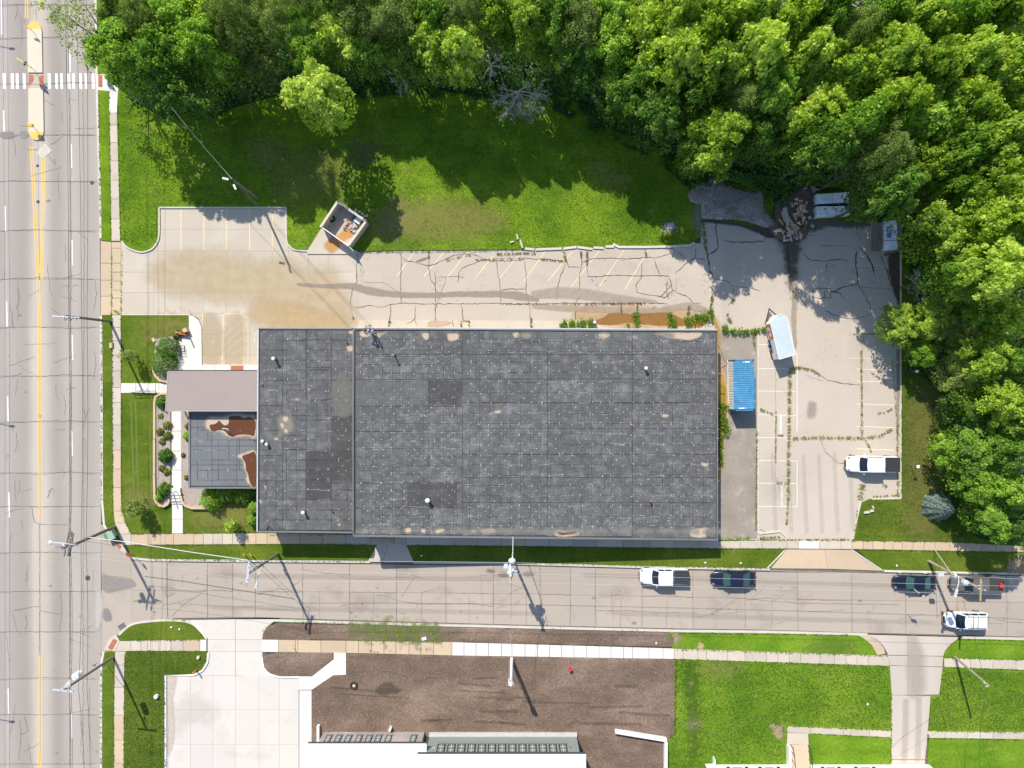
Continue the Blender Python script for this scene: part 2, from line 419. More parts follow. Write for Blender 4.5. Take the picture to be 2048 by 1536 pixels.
# side street
side = plate('side_street', [(196, 1040), (260, 1100), (2500, 1150), (2500, 1290), (1024, 1260), (540, 1250), (262, 1250), (196, 1340)], MT['seal'], z1=Z - 0.045, z0=-0.184, label='old concrete side street crossing below the building')
def sy(x, k):
    n = float(np.interp(x, [202, 300, 512, 1024, 1280, 1536, 1760, 2048, 2300], [1121, 1121, 1123, 1128, 1135, 1141, 1143, 1149, 1154]))
    s = float(np.interp(x, [202, 340, 510, 700, 1024, 1350, 1536, 1715, 2048, 2300], [1240, 1240, 1238, 1244, 1253, 1261, 1263, 1269, 1277, 1283]))
    m = float(np.interp(x, [202, 512, 1024, 1536, 2048], [1180, 1183, 1188, 1198, 1206]))
    return (n + 4, m, s - 3)[k]
jx = [262, 334, 414, 465, 510, 605, 699, 793, 892, 987, 1080, 1141, 1191, 1284, 1386, 1491, 1596, 1704, 1812, 1915, 2015, 2120, 2220, 2320]
for i in range(len(jx) - 1):
    for r in (0, 1):
        a, b = jx[i], jx[i + 1]; m = MT['street_patch'] if a == 1141 else MT['street']
        slab(side, [(a, sy(a, r)), (b, sy(b, r)), (b, sy(b, r + 1)), (a, sy(a, r + 1))], m, gap=0.03)
# the mouth of the side street
slab(side, [(201, 1048), (225, 1070), (262, 1106), (262, 1181), (202, 1181)], MT['street'], gap=0.0)
slab(side, [(262, 1106), (334, 1114), (334, 1127), (262, 1128)], MT['street'], gap=0.0)
slab(side, [(202, 1181), (262, 1181), (262, 1256), (232, 1282), (214, 1312), (201, 1330)], MT['street'], gap=0.0)
slab(side, [(262, 1236), (345, 1236), (345, 1248), (262, 1256)], MT['street'], gap=0.0)
# gutter strips
gut = MB()
def ribbon(mb, path, w, z, w2=None):
    P = path; n = len(P); vs = []
    for i in range(n):
        a, b = P[max(i - 1, 0)], P[min(i + 1, n - 1)]; d = Vector((b[0] - a[0], b[1] - a[1])).normalized()
        ww = (w[i] if isinstance(w, (list, tuple)) else w) / 2
        for k in (-1, 1):
            x, y, _ = G(P[i][0] - d.y * k * ww, P[i][1] + d.x * k * ww); vs.append((x, y, z))
    mb.add(vs, [(2 * i, 2 * i + 1, 2 * i + 3, 2 * i + 2) for i in range(n - 1)])
def curb(path, mat=None, w=0.16, top=0.03, label=None, parent=None, name='kerb', sm=False, bot=-0.17):
    P = smooth_open(path, 5) if sm else path
    n = len(P); L = []; Rr = []
    for i in range(n):
        a, b = P[max(i - 1, 0)], P[min(i + 1, n - 1)]; d = Vector((b[0] - a[0], b[1] - a[1])).normalized()
        x, y, _ = G(*P[i]); L.append((x + d.y * w / 2, y + d.x * w / 2)); Rr.append((x - d.y * w / 2, y - d.x * w / 2))
    mb = MB(); mb.prism(L + Rr[::-1], bot, top)
    o = mb.build(name, mat or MT['curb'], parent)
    if parent is None: tag(o, label, None, None, 'structure')
    return o
for pth, lab in (([(190, -60), (193, 150), (197, 300), (200, 400), (201, 476)], 'kerb of the main road beside the upper grass verge'),
                 ([(202, 632), (203, 760), (204, 1000), (208, 1050), (224, 1078)], 'kerb of the main road beside the lower grass verge'),
                 ([(262, 1116), (300, 1120), (512, 1122), (740, 1124)], 'kerb on the north side of the side street, west of the driveway'),
                 ([(826, 1125), (1024, 1127), (1280, 1134), (1540, 1139)], 'kerb on the north side of the side street below the warehouse'),
                 ([(1765, 1142), (2048, 1148), (2300, 1153)], 'kerb on the north side of the side street, east of the apron'),
                 ([(548, 1241), (700, 1246), (1024, 1254), (1350, 1262), (1536, 1264), (1735, 1269)], 'kerb on the south side of the side street'),
                 ([(1925, 1275), (2048, 1278), (2300, 1284)], 'kerb on the south side of the side street, right of the house drive')):
    curb(pth, w=0.26, top=0.01, label=lab)
curb([(202, 1540), (202, 1330), (207, 1304)], w=0.26, top=0.01, label='kerb of the main road beside the bottom left verge')
curb([(238, 1270), (262, 1250), (300, 1243), (345, 1241), (380, 1246), (402, 1264), (413, 1278)], MT['curb'], 0.2, 0.01, 'curved kerb round the small corner lawn', sm=True)

# lawns
north = [(190, -300), (189, -60), (193, 150), (197, 300), (200, 400), (201, 480), (222, 482), (240, 482), (252, 494), (266, 501), (285, 504), (303, 498), (314, 485), (317, 468), (317, 415), (572, 415), (573, 480), (580, 494), (592, 500), (617, 501), (716, 503), (800, 500), (1050, 499), (1100, 497), (1160, 494), (1387, 489), (1402, 470), (1400, 440), (1400, -300)]
plate('north_lawn', north, MT['grass'], label='mown lawn north of the parking lot up to the woods')
plate('woodland_ground', [(1400, -300), (1400, 440), (1440, 438), (1500, 452), (1560, 452), (1632, 440), (1742, 444), (1802, 444), (1803, 996), (1740, 998), (1722, 1006), (1712, 1040), (1706, 1078), (1714, 1100), (1762, 1141), (2048, 1147), (2500, 1153), (2500, -300)], MT['grass_w'], label='grass and woodland ground east and north of the lot')
plate('south_verge', [(203, 630), (243, 629), (382, 629), (396, 637), (403, 655), (404, 738), (560, 738), (560, 700), (1430, 700), (1430, 1080), (1571, 1081), (1573, 1099), (1541, 1137), (1280, 1133), (1024, 1126), (512, 1121), (300, 1119), (262, 1114), (244, 1103), (224, 1078), (208, 1050), (204, 1000)], MT['grass_w'], label='grass around the front of the building and along the side street')
plate('corner_lawn', [(234, 1272), (262, 1251), (300, 1244), (345, 1242), (378, 1247), (399, 1264), (410, 1279), (243, 1284)], MT['grass_w'], label='small lawn at the corner of the side street and the white driveway')
plate('southwest_lawn', [(203, 1306), (232, 1300), (400, 1300), (414, 1303), (416, 1322), (406, 1340), (386, 1350), (331, 1351), (331, 1850), (201, 1850)], MT['grass_w'], label='grass at the bottom left between main road and white driveway')
plate('street_verge', [(1338, 1263), (1536, 1265), (1715, 1270), (1742, 1284), (1757, 1311), (1757, 1320), (1345, 1300)], MT['grass_s'], label='grass strip between the side street and the footpath')
plate('house_lawn', [(1350, 1300), (1779, 1318), (1783, 1380), (1782, 1850), (1336, 1850), (1336, 1480), (1348, 1470)], MT['grass_s'], label='bright lawn in front of the white house')
plate('east_verge', [(1925, 1277), (2048, 1280), (2500, 1288), (2500, 1330), (1886, 1330), (1890, 1305), (1905, 1288)], MT['grass_s'], label='grass strip right of the house driveway')
plate('east_house_lawn', [(1887, 1330), (2500, 1340), (2500, 1850), (1840, 1850), (1862, 1394), (1880, 1391)], MT['grass_s'], label='lawn right of the house driveway')

# bare soil with real lumps
def lumpy(name, pts, mat, label, step=0.28, amp=0.075, z=-0.01, kind='structure'):
    w = [Vector(G2(*p)) for p in pts]
    bm = bmesh.new()
    x0, x1 = min(a.x for a in w), max(a.x for a in w); y0, y1 = min(a.y for a in w), max(a.y for a in w)
    f = bm.faces.new([bm.verts.new((a.x, a.y, z)) for a in w])
    for ax, lo, hi in ((0, x0, x1), (1, y0, y1)):
        t = lo + step
        while t < hi:
            co = (t, 0, 0) if ax == 0 else (0, t, 0); no = (1, 0, 0) if ax == 0 else (0, 1, 0)
            bmesh.ops.bisect_plane(bm, geom=bm.verts[:] + bm.edges[:] + bm.faces[:], plane_co=co, plane_no=no, dist=1e-5)
            t += step
    from mathutils import noise as mn
    for v in bm.verts:
        if v.is_boundary: continue
        c = Vector((v.co.x * .45, v.co.y * 1.1, 0)); v.co.z += amp * (mn.noise(c * 0.8) + 0.8 * mn.noise(c * 2.3) + .5 * mn.noise(v.co * 3.9) + 0.5) * 0.8
    me = bpy.data.meshes.new(name); bm.to_mesh(me); bm.free(); me.materials.append(mat); me.shade_smooth()
    o = bpy.data.objects.new(name, me); C.objects.link(o); o['_w'] = (0., 0., 0.); tag(o, label, None, None, kind)
    # a skirt down to the pavement
    return o
dirt = [('soil_verge', [(550, 1247), (700, 1250), (1024, 1257), (1338, 1265), (1350, 1276), (1345, 1294), (1024, 1288), (905, 1284), (524, 1279), (526, 1268), (534, 1256)], 'bare soil strip between the side street and the footpath'),
        ('soil_island', [(524, 1312), (557, 1305), (667, 1305), (668, 1317), (624, 1352), (560, 1353), (538, 1346), (526, 1334)], 'small rounded patch of bare soil beside the white driveway'),
        ('soil_yard', [(692, 1307), (905, 1311), (1346, 1318), (1353, 1330), (1352, 1420), (1348, 1468), (1336, 1480), (1336, 1850), (623, 1850), (623, 1378), (667, 1349), (692, 1349)], 'bare brown soil yard north of the white roofed building')]
for n_, p_, l_ in dirt:
    plate('soil_bed', p_, MT['soil'], z1=-0.06, label=l_ + ', its edge')
    lumpy(n_, p_, MT['soil'], l_)

# parking lots
lotw = plate('west_lot', [(200, 478), (241, 410), (720, 410), (706, 760), (400, 760), (200, 632)], MT['seal'], z1=Z - 0.045, z0=-0.183, label='tan concrete parking lot at the left of the building')
grid_slabs(lotw, [241, 307, 361, 407, 452, 499, 544, 576, 616, 656, 712], [412, 458, 502, 544, 585, 627, 668, 710, 760], lambda i, j: MT['lot_new'], gap=0.02)
for a in ([200, 222], [222, 241]):
    ysd = [478, 526, 560, 592, 632] if a[0] == 200 else [478, 496, 526, 544, 562, 580, 596, 632]
    for j in range(len(ysd) - 1): slab(lotw, [(a[0], ysd[j]), (a[1], ysd[j]), (a[1], ysd[j + 1]), (a[0], ysd[j + 1])], MT['walk_tan'], gap=0.05)
lote = plate('east_lot', [(704, 486), (1402, 486), (1402, 436), (1806, 436), (1806, 1082), (1432, 1082), (1432, 760), (704, 760)], MT['lot_old'], z1=Z - 0.006, z0=-0.182, label='old cracked asphalt parking lot behind and beside the warehouse')
slab(lote, [(1418, 436), (1806, 436), (1806, 1080), (1516, 1080), (1516, 662), (1418, 655)], MT['lot_east'], z=Z, gap=0.0, name='asphalt_sheet', th=0.02, dz=0)
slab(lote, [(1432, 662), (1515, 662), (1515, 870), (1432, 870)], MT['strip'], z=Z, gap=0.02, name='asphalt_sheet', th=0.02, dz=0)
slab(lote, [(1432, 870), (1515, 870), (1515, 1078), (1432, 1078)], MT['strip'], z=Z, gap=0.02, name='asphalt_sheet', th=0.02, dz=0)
slab(lote, [(714, 640), (1432, 642), (1432, 700), (714, 700)], MT['walk'], z=Z + 0.004, gap=0.0, name='concrete_apron', th=0.02, dz=0)
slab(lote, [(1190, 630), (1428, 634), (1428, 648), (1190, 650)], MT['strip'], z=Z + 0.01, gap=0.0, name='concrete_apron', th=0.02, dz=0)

# white driveway and its slabs
wd = plate('white_driveway', [(331, 1352), (420, 1352), (420, 1300), (400, 1240), (345, 1240), (560, 1236), (545, 1270), (530, 1310), (530, 1352), (626, 1352), (626, 1850), (331, 1850)], MT['seal'], z1=Z - 0.045, z0=-0.181, label='fresh white concrete driveway and yard at the bottom left')
slab(wd, [(345, 1241), (470, 1239), (470, 1280), (414, 1280), (402, 1264), (380, 1247)], MT['drive_new'])
slab(wd, [(470, 1239), (560, 1239), (548, 1243), (534, 1254), (525, 1268), (524, 1280), (470, 1280)], MT['drive_new'])
slab(wd, [(414, 1280), (470, 1280), (470, 1304), (414, 1304)], MT['drive_new']); slab(wd, [(470, 1280), (524, 1280), (524, 1304), (470, 1304)], MT['drive_new'])
slab(wd, [(416, 1304), (470, 1304), (470, 1352), (388, 1352), (406, 1340), (416, 1322)], MT['drive_new'])
slab(wd, [(470, 1304), (524, 1304), (524, 1330), (535, 1345), (560, 1354), (470, 1352)], MT['drive_new'])
grid_slabs(wd, [331, 380, 425, 470, 517, 558, 597], [1352, 1420, 1490, 1560, 1640], MT['drive_new'], gap=0.02)
grid_slabs(wd, [598, 624], [1352, 1400, 1450, 1500, 1560, 1640], MT['walk_new'], gap=0.02)
# house driveway
hd = plate('house_driveway', [(1712, 1268), (1925, 1274), (1905, 1288), (1890, 1305), (1884, 1360), (1880, 1392), (1862, 1394), (1848, 1700), (1782, 1700), (1783, 1380), (1779, 1330), (1770, 1300), (1745, 1275)], MT['seal'], z1=Z - 0.045, z0=-0.18, label='concrete driveway leading down to the white house')
for q in ([(1735, 1270), (1818, 1272), (1818, 1311), (1778, 1311), (1768, 1292), (1755, 1280)], [(1818, 1272), (1922, 1275), (1903, 1288), (1891, 1302), (1888, 1313), (1818, 1312)],
          [(1778, 1312), (1818, 1312), (1818, 1333), (1779, 1331)], [(1818, 1312), (1888, 1314), (1887, 1334), (1818, 1333)],
          [(1779, 1332), (1818, 1333), (1818, 1391), (1783, 1391)], [(1818, 1333), (1887, 1335), (1880, 1390), (1818, 1391)],
          [(1783, 1391), (1863, 1393), (1852, 1520), (1780, 1520)], [(1780, 1521), (1852, 1521), (1846, 1640), (1780, 1640)]):
    slab(hd, q, MT['drive'])
plate('worn_verge_corner', [(1714, 1269), (1738, 1271), (1756, 1282), (1768, 1296), (1770, 1308), (1755, 1310), (1744, 1290), (1728, 1277)], M('sandy_bare_corner', (0.52, 0.40, 0.28), 0.2, 0.8, 0.3, 8), z1=0.006, label='worn sandy corner beside the house driveway')
# ------------------------------------------------------------------ sidewalks made of slabs
def walk(name, label, lo, hi, cuts, mat, z=0.02, axis=0, gap=0.05):
    """lo/hi: functions or tables of the two long edges against the running coordinate"""
    root = bpy.data.objects.new(name, None); C.objects.link(root); root['_w'] = (0., 0., 0.); tag(root, label, None, None, 'structure')
    def ed(tb, t): return float(np.interp(t, [a for a, b in tb], [b for a, b in tb]))
    for i in range(len(cuts) - 1):
        a, b = cuts[i], cuts[i + 1]
        m = mat(i, a) if callable(mat) else mat
        p = [(a, ed(lo, a)), (b, ed(lo, b)), (b, ed(hi, b)), (a, ed(hi, a))]
        if axis: p = [(y, x) for x, y in p]
        slab(root, p, m, z=z, gap=gap, th=0.12)
    return root
def cuts(a, b, step, j=0.12):
    out = [a]
    while out[-1] + step * 1.4 < b: out.append(out[-1] + step * random.uniform(1 - j, 1 + j))
    return out + [b]
walk('west_footpath', 'upper concrete footpath beside the main road', [(150, 218), (230, 218), (231, 219), (480, 223)], [(150, 237), (200, 236), (225, 234), (480, 241)], [182, 226, 250, 285, 322, 360, 398, 438, 482], lambda i, a: MT['walk_new'] if a < 226 else MT['walk'], axis=1)
walk('west_footpath', 'lower concrete footpath beside the main road', [(628, 224), (1000, 226), (1040, 228), (1068, 236)], [(628, 242), (1000, 242), (1030, 244), (1068, 262)], [630, 655, 682, 710, 742, 775, 805, 850, 900, 938, 975, 1022, 1046, 1068], lambda i, a: MT['walk_tan'] if 880 < a < 1030 else MT['walk'], axis=1)
walk('north_footpath', 'tan footpath between warehouse and side street', [(238, 1068), (560, 1066), (1024, 1076), (1434, 1082), (1536, 1080), (1760, 1082), (1900, 1084), (2000, 1089), (2060, 1092), (2300, 1100)], [(238, 1090), (560, 1088), (1024, 1092), (1434, 1097), (1536, 1097), (1760, 1099), (1900, 1102), (2048, 1104), (2300, 1114)],
     [262, 296, 347, 388, 407, 426, 445, 465, 489, 512, 534, 556, 600, 645, 692, 740, 789, 812, 860, 908, 956, 1003, 1050, 1098, 1146, 1194, 1246, 1300, 1350, 1400, 1440, 1480, 1524, 1574, 1597, 1639, 1682, 1704, 1726, 1746, 1768, 1786, 1804, 1826, 1848, 1870, 1900, 1932, 1962, 1992, 2025, 2060, 2150],
     lambda i, a: MT['walk_tan'] if (262 <= a < 390 or 470 <= a < 690 or a > 1700) else (MT['walk_new'] if 1590 < a < 1700 and random.random() < .4 else MT['walk']))
slabs_extra = bpy.data.objects.new('corner_footpath', None); C.objects.link(slabs_extra); slabs_extra['_w'] = (0., 0., 0.)
tag(slabs_extra, 'footpath corner with ramp at the main road and side street', None, None, 'structure')
slab(slabs_extra, [(236, 1068), (262, 1068), (262, 1090), (246, 1090)], MT['walk'], z=0.02, th=0.1)
slab(slabs_extra, [(222, 1080), (246, 1090), (250, 1096), (262, 1114), (240, 1101)], MT['walk'], z=0.015, th=0.1)
tag(MB().prism([G2(*p) for p in ((226, 1082), (234, 1082), (243, 1092), (240, 1100))], 0.0, 0.03).build('tactile_plate', MT['tactile'], slabs_extra))
for q in ([(208, 1300), (216, 1280), (232, 1268), (240, 1282), (230, 1303)], [(240, 1282), (262, 1282), (262, 1302), (230, 1303)]):
    slab(slabs_extra, q, MT['walk'], z=0.02, th=0.1)
MB().prism([G2(*p) for p in ((227, 1277), (235, 1281), (224, 1301), (216, 1296))], 0.0, 0.04).build('tactile_plate', MT['tactile'], slabs_extra)
walk('southwest_footpath', 'footpath at the bottom left beside the main road', [(1300, 230), (1400, 228), (1700, 228)], [(1300, 252), (1330, 249), (1700, 247)], [1303, 1330, 1375, 1430, 1480, 1526, 1600], lambda i, a: MT['walk_tan'] if a > 1400 else MT['walk'], axis=1)
walk('corner_crosspath', 'short footpath from the corner to the white driveway', [(262, 1281), (412, 1279)], [(262, 1302), (412, 1302)], [262, 282, 295, 318, 342, 366, 400, 413], lambda i, a: MT['walk_new'] if a == 400 else (MT['walk_tan'] if a == 366 else MT['walk']))
walk('south_footpath', 'footpath south of the side street, tan at left, fresh white in the middle', [(524, 1279), (905, 1284), (1345, 1297), (1779, 1311)], [(524, 1304), (692, 1306), (905, 1311), (1345, 1318), (1779, 1332)],
     [524, 557, 591, 596, 642, 692, 717, 743, 768, 792, 818, 842, 867, 904, 928, 952, 977, 1003, 1024, 1050, 1075, 1099, 1123, 1148, 1173, 1198, 1222, 1247, 1265, 1298, 1326, 1348, 1366, 1396, 1413, 1455, 1490, 1533, 1556, 1578, 1601, 1640, 1669, 1692, 1714, 1736, 1779],
     lambda i, a: MT['walk_new'] if (a == 524 or 900 < a < 1340) else (MT['walk_tan'] if a < 900 else MT['walk']))
walk('east_footpath', 'footpath right of the house driveway', [(1888, 1316), (2048, 1320), (2300, 1326)], [(1888, 1334), (2048, 1340), (2300, 1346)], [1888, 1941, 1986, 2032, 2080, 2150], MT['walk'])
walk('house_path', 'narrow path across the lawn in front of the white house', [(1573, 1452), (1782, 1461)], [(1573, 1465), (1782, 1475)], [1574, 1621, 1686, 1702, 1739, 1782], MT['walk'])
walk('house_path', 'narrow path right of the house driveway', [(1855, 1462), (2300, 1466)], [(1855, 1476), (2300, 1481)], [1855, 1890, 1930, 1986, 2048, 2120], MT['walk'])
yp = plate('yard_path', [(668, 1305), (692, 1306), (692, 1349), (667, 1350), (624, 1379), (598, 1379), (598, 1353), (624, 1353), (668, 1318)], MT['walk_new'], z1=0.06, label='fresh white path bending past the soil island')
# front walks
walk('front_path', 'white concrete path from canopy past the low roof to the footpath', [(800, 342), (1070, 344)], [(800, 363), (1000, 364), (1070, 366)], [822, 862, 902, 940, 982], MT['walk_new'], axis=1)
walk('front_path', 'white concrete path between the steps and the footpath', [(1004, 344), (1068, 344)], [(1004, 366), (1068, 366)], [1008, 1038, 1067], MT['walk_new'], axis=1, z=0.025)
walk('entry_ramp', 'white concrete ramp from the footpath to the canopy', [(242, 766), (340, 766)], [(242, 786), (340, 786)], [242, 272, 311, 345], MT['walk_new'], z=0.03)
ap = plate('entry_apron', [(355, 674), (378, 672), (378, 630), (386, 632), (397, 640), (403, 655), (404, 742), (404, 800), (350, 800), (352, 742)], MT['walk_new'], z1=0.03, label='pale concrete apron north of the canopy')
walk('stall_walk', 'pale walk at the head of the accessible stalls', [(404, 729), (517, 729)], [(404, 780), (517, 780)], [404, 429, 460, 487, 517], MT['walk_new'], z=0.02)
MB().prism([G2(*p) for p in ((462, 731), (486, 731), (486, 740), (462, 740))], 0.02, 0.045).build('tactile_plate', MT['tactile'], ap)
dv = bpy.data.objects.new('dock_drive', None); C.objects.link(dv); dv['_w'] = (0., 0., 0.); tag(dv, 'short flared concrete drive in the warehouse shadow', None, None, 'structure')
slab(dv, [(755, 1088), (776, 1088), (765, 1124), (735, 1124)], MT['walk'], z=0.012, th=0.1); slab(dv, [(776, 1088), (812, 1088), (828, 1125), (765, 1125)], MT['walk'], z=0.012, th=0.1)
av = bpy.data.objects.new('lot_apron', None); C.objects.link(av); av['_w'] = (0., 0., 0.); tag(av, 'flared tan concrete apron from the east lot to the street', None, None, 'structure')
slab(av, [(1573, 1099), (1650, 1099), (1656, 1138), (1536, 1137)], MT['walk_tan'], z=-0.05, th=0.1); slab(av, [(1650, 1099), (1702, 1100), (1766, 1142), (1656, 1138)], MT['walk_tan'], z=-0.05, th=0.1)
for pp, ll in (([(1572, 1098), (1533, 1138)], 'left flare kerb of the lot apron'), ([(1703, 1099), (1768, 1143)], 'right flare kerb of the lot apron')): curb(pp, w=0.15, top=0.01, label=ll)
slab(av, [(192, 150), (205, 148), (236, 150), (237, 182), (218, 182), (194, 180)], MT['walk_new'], z=0.02, th=0.1)
MB().prism([G2(*p) for p in ((197, 150), (205, 150), (205, 174), (197, 174))], 0.02, 0.045).build('tactile_plate', MT['tactile'], av)

# kerbs of the lots
curb([(243, 482), (252, 493), (268, 501), (285, 504), (303, 498), (314, 484), (318, 466), (318, 416)], sm=True, label='curved kerb round the lawn end beside the west lot')
curb([(318, 415), (572, 415)], label='kerb at the head of the west lot stalls')
curb([(572, 415), (573, 478), (579, 492), (591, 500), (618, 502)], sm=True, label='curved kerb left of the enclosure')
curb([(243, 629), (380, 629)], label='kerb along the top of the front lawn', top=0.02)
curb([(1516, 665), (1516, 1066), (1519, 1068), (1560, 1063), (1571, 1072), (1576, 1078)], w=0.14, top=0.02, label='thin kerb between the dirty strip and the stalls')
curb([(1802, 445), (1802, 996)], w=0.14, top=0.02, label='long kerb on the right side of the east lot')
curb([(1744, 998), (1802, 997)], w=0.14, top=0.02, label='short kerb at the foot of the last stall')
curb([(1722, 1003), (1714, 1035), (1706, 1078)], w=0.18, top=0.02, label='slanting kerb where the east lot narrows')
for pth, lab in (([(1050, 497), (1069, 499)], 'leftmost broken kerb piece on the lot edge'), ([(1071, 499), (1124, 497)], 'long kerb piece next to the leftmost one'), ([(1127, 497), (1153, 494)], 'kerb piece tilted up at its right end'),
                 ([(1155, 494), (1184, 498)], 'kerb piece sagging to the right'), ([(1187, 495), (1207, 496)], 'short kerb piece before the gap'), ([(1211, 493), (1228, 493)], 'short kerb piece after the gap'),
                 ([(1226, 488), (1238, 494), (1290, 494), (1340, 493), (1378, 491), (1390, 486)], 'long unbroken kerb right of the gap')):
    curb(pth, w=0.28, top=0.05, label=lab, name='kerb_piece')
curb([(331, 1850), (331, 1351), (388, 1350), (405, 1341), (415, 1324), (416, 1306)], MT['curb_new'], 0.2, 0.03, 'new white kerb round the bottom left lawn')
curb([(524, 1314), (527, 1333), (538, 1347), (560, 1354), (598, 1354)], MT['curb_new'], 0.18, 0.03, 'new white kerb round the soil island', sm=True)
curb([(386, 1245), (402, 1261), (412, 1277)], MT['curb_new'], 0.18, 0.03, 'new white kerb at the driveway mouth', sm=True)

# ------------------------------------------------------------------ painted markings (children of their pavement)
def paint(parent, path, w, mat, z=Z + 0.009, name='painted_line'):
    mb = MB(); ribbon(mb, path, w, z); return mb.build(name, mat, parent)
def pz(): return Z + 0.009
for x0, x1 in ((-36, -31), (-22, -17), (-10, -5), (4, 10), (20, 26), (30, 35.5), (44, 49.5), (94, 100), (109, 114), (119, 124), (133.5, 139), (143, 148), (157, 162.5), (168, 172.5), (182, 187.5)):
    mb = MB(); mb.prism([G2(x0, 146), G2(x1, 146), G2(x1 + 1, 177), G2(x0 + 1, 177)], Z, Z + 0.009); mb.build('crosswalk_bar', MT['white_paint'], main)
for y0, y1, x in ((96, 144, 138.5), (287, 336, 141.5), (480, 530, 143), (670, 720, 143.5), (862, 912, 142.5), (1427, 1477, 142.5), (220, 265, 6), (412, 462, 9), (603, 653, 12), (793, 843, 14), (985, 1035, 16.5), (1378, 1428, 15), (-10, 68, 1)):
    paint(main, [(x, y0), (x + 1, y1)], 2.2, MT['white_paint'])
for dx in (-2.4, 2.4):
    paint(main, [(62 + dx, 293), (69 + dx, 430), (75.5 + dx, 560), (77.5 + dx, 640), (79.5 + dx, 1040)], 2.3, MT['yellow_road'])
    paint(main, [(86.5 + dx, 300), (84 + dx, 430), (81 + dx, 560)], 2.3, MT['yellow_road'])
    paint(main, [(79.5 + dx, 1312), (79.5 + dx, 1490), (75 + dx, 1600)], 2.3, MT['yellow_road'])
    paint(main, [(52 + dx, -60), (52 + dx, 36)], 2.3, MT['yellow_road']); paint(main, [(80 + dx, -60), (80 + dx, 24)], 2.3, MT['yellow_road'])
for x in (361.5, 407, 452.5, 498.5, 544): paint(lotw, [(x, 418), (x, 501)], 1.9, MT['yellow'])
paint(lotw, [(404.5, 627), (404.5, 729)], 2, MT['yellow']); paint(lotw, [(446.5, 627), (444, 729)], 2, MT['yellow']); paint(lotw, [(447, 627.5), (488, 627.5)], 2, MT['yellow']); paint(lotw, [(487.5, 627), (487, 729)], 2, MT['yellow']); paint(lotw, [(526.5, 626), (526, 652)], 1.8, MT['yellow'])
for a, b in (((450, 648), (474, 628)), ((449, 671), (488, 637)), ((450, 688), (487, 655)), ((452, 703), (487, 673)), ((446, 726), (487, 692)), ((464, 729), (487, 711))): paint(lotw, [a, b], 1.6, MT['yellow'])
def arrowmark(x, y):  # faded wheelchair-like symbol: only its worn remains show
    mb = MB(); mb.prism([G2(x - 1.2, y), G2(x + 1.2, y), G2(x + 1.8, y + 8), G2(x - 1.4, y + 9)], Z, Z + 0.01)
    mb.prism([G2(x - 4, y - 8), G2(x - 2, y - 10), G2(x - 1, y - 8), G2(x - 3, y - 6)], Z, Z + 0.01)
    mb.prism([G2(x + 1, y - 9), G2(x + 4, y - 7), G2(x + 3, y - 2), G2(x + 2, y - 5)], Z, Z + 0.01)
    mb.build('painted_symbol', MT['yellow'], lotw)
arrowmark(425.5, 678); arrowmark(508.5, 675)
for a, b in (((829, 503), (793, 553)), ((890, 501), (848, 553)), ((936, 503), (893, 556)), ((986, 511), (950, 557)), ((1037, 510), (999, 557)), ((1090, 503), (1048, 563)), ((1145, 503), (1096, 562)), ((1199, 501), (1143, 573)), ((1249, 499), (1200, 572)), ((1298, 498), (1250, 579))):
    paint(lote, [a, b], 2.0, MT['yellow'])
def fw(a, b, w=1.5): paint(lote, [a, b], w, MT['faint_white'])
for y in (689, 737, 782, 829.5, 875, 921, 966.5, 1013):
    fw((1518, y), (1595, y + 1))
fw((1595, 705), (1595, 864)); fw((1595, 921), (1595, 1014))
for y in (738, 762, 807.5, 852.5, 897.5): fw((1714 + (0 if y < 780 else 0), y), (1790, y + 3))
for y in (530, 670, 716): fw((1700, y), (1788, y + 1), 1.1)
def text(parent, s, px, py, size, rz, mat, name='lettering', z=Z + 0.011):
    cu = bpy.data.curves.new('t', 'FONT'); cu.body = s; cu.size = size; cu.align_x = 'CENTER'; cu.align_y = 'CENTER'; cu.offset = 0.012
    t = bpy.data.objects.new('t', cu); C.objects.link(t); bpy.context.view_layer.update()
    me = bpy.data.meshes.new_from_object(t); bpy.data.objects.remove(t)
    me.materials.clear(); me.materials.append(mat)
    o = bpy.data.objects.new(name, me); C.objects.link(o); o.parent = parent; o.location = G(px, py, 0)[:2] + (z,); o.rotation_euler = (0, 0, rz); return o
text(lote, 'NO PARKING', 1562.5, 852, 0.42, R(90), MT['white_paint']); text(lote, 'NO PARKING', 1564.5, 992, 0.42, R(90), MT['faint_white'])

# median island
med = [(56, 145), (54.5, 60), (57, 50), (62, 44), (69, 42), (76, 45), (81, 52), (83.5, 62), (85, 145)]
mo = tag(MB().prism([G2(*p) for p in med], -0.17, 0.03).build('median_island', M('median_concrete', (0.62, 0.55, 0.43), 0.04, 0.4, 0.05)), 'upper raised concrete median with yellow nose above the crossing', None, None, 'structure')
MB().prism([G2(*p) for p in ((54.3, 58), (57, 50), (62, 44), (69, 42), (76, 45), (81, 52), (83, 58))], 0.03, 0.036).build('yellow_nose', MT['yellow_road'], mo)
med = [(57, 176), (57, 262), (60, 271), (66, 278), (74, 280.5), (81, 277), (86, 270), (87.5, 262), (86, 176)]
mo = tag(MB().prism([G2(*p) for p in med], -0.17, 0.03).build('median_island', bpy.data.materials['median_concrete']), 'lower raised concrete median with yellow nose below the crossing', None, None, 'structure')
MB().prism([G2(*p) for p in ((57, 264), (60, 271), (66, 278), (74, 280.5), (81, 277), (86, 270), (87, 264))], 0.03, 0.036).build('yellow_nose', MT['yellow_road'], mo)
mo = tag(MB().prism([G2(*p) for p in ((57, 146), (85, 146), (86, 175), (57, 175))], -0.17, Z + 0.015).build('crossing_refuge', MT['walk']), 'ground level refuge between the two medians', None, None, 'structure')
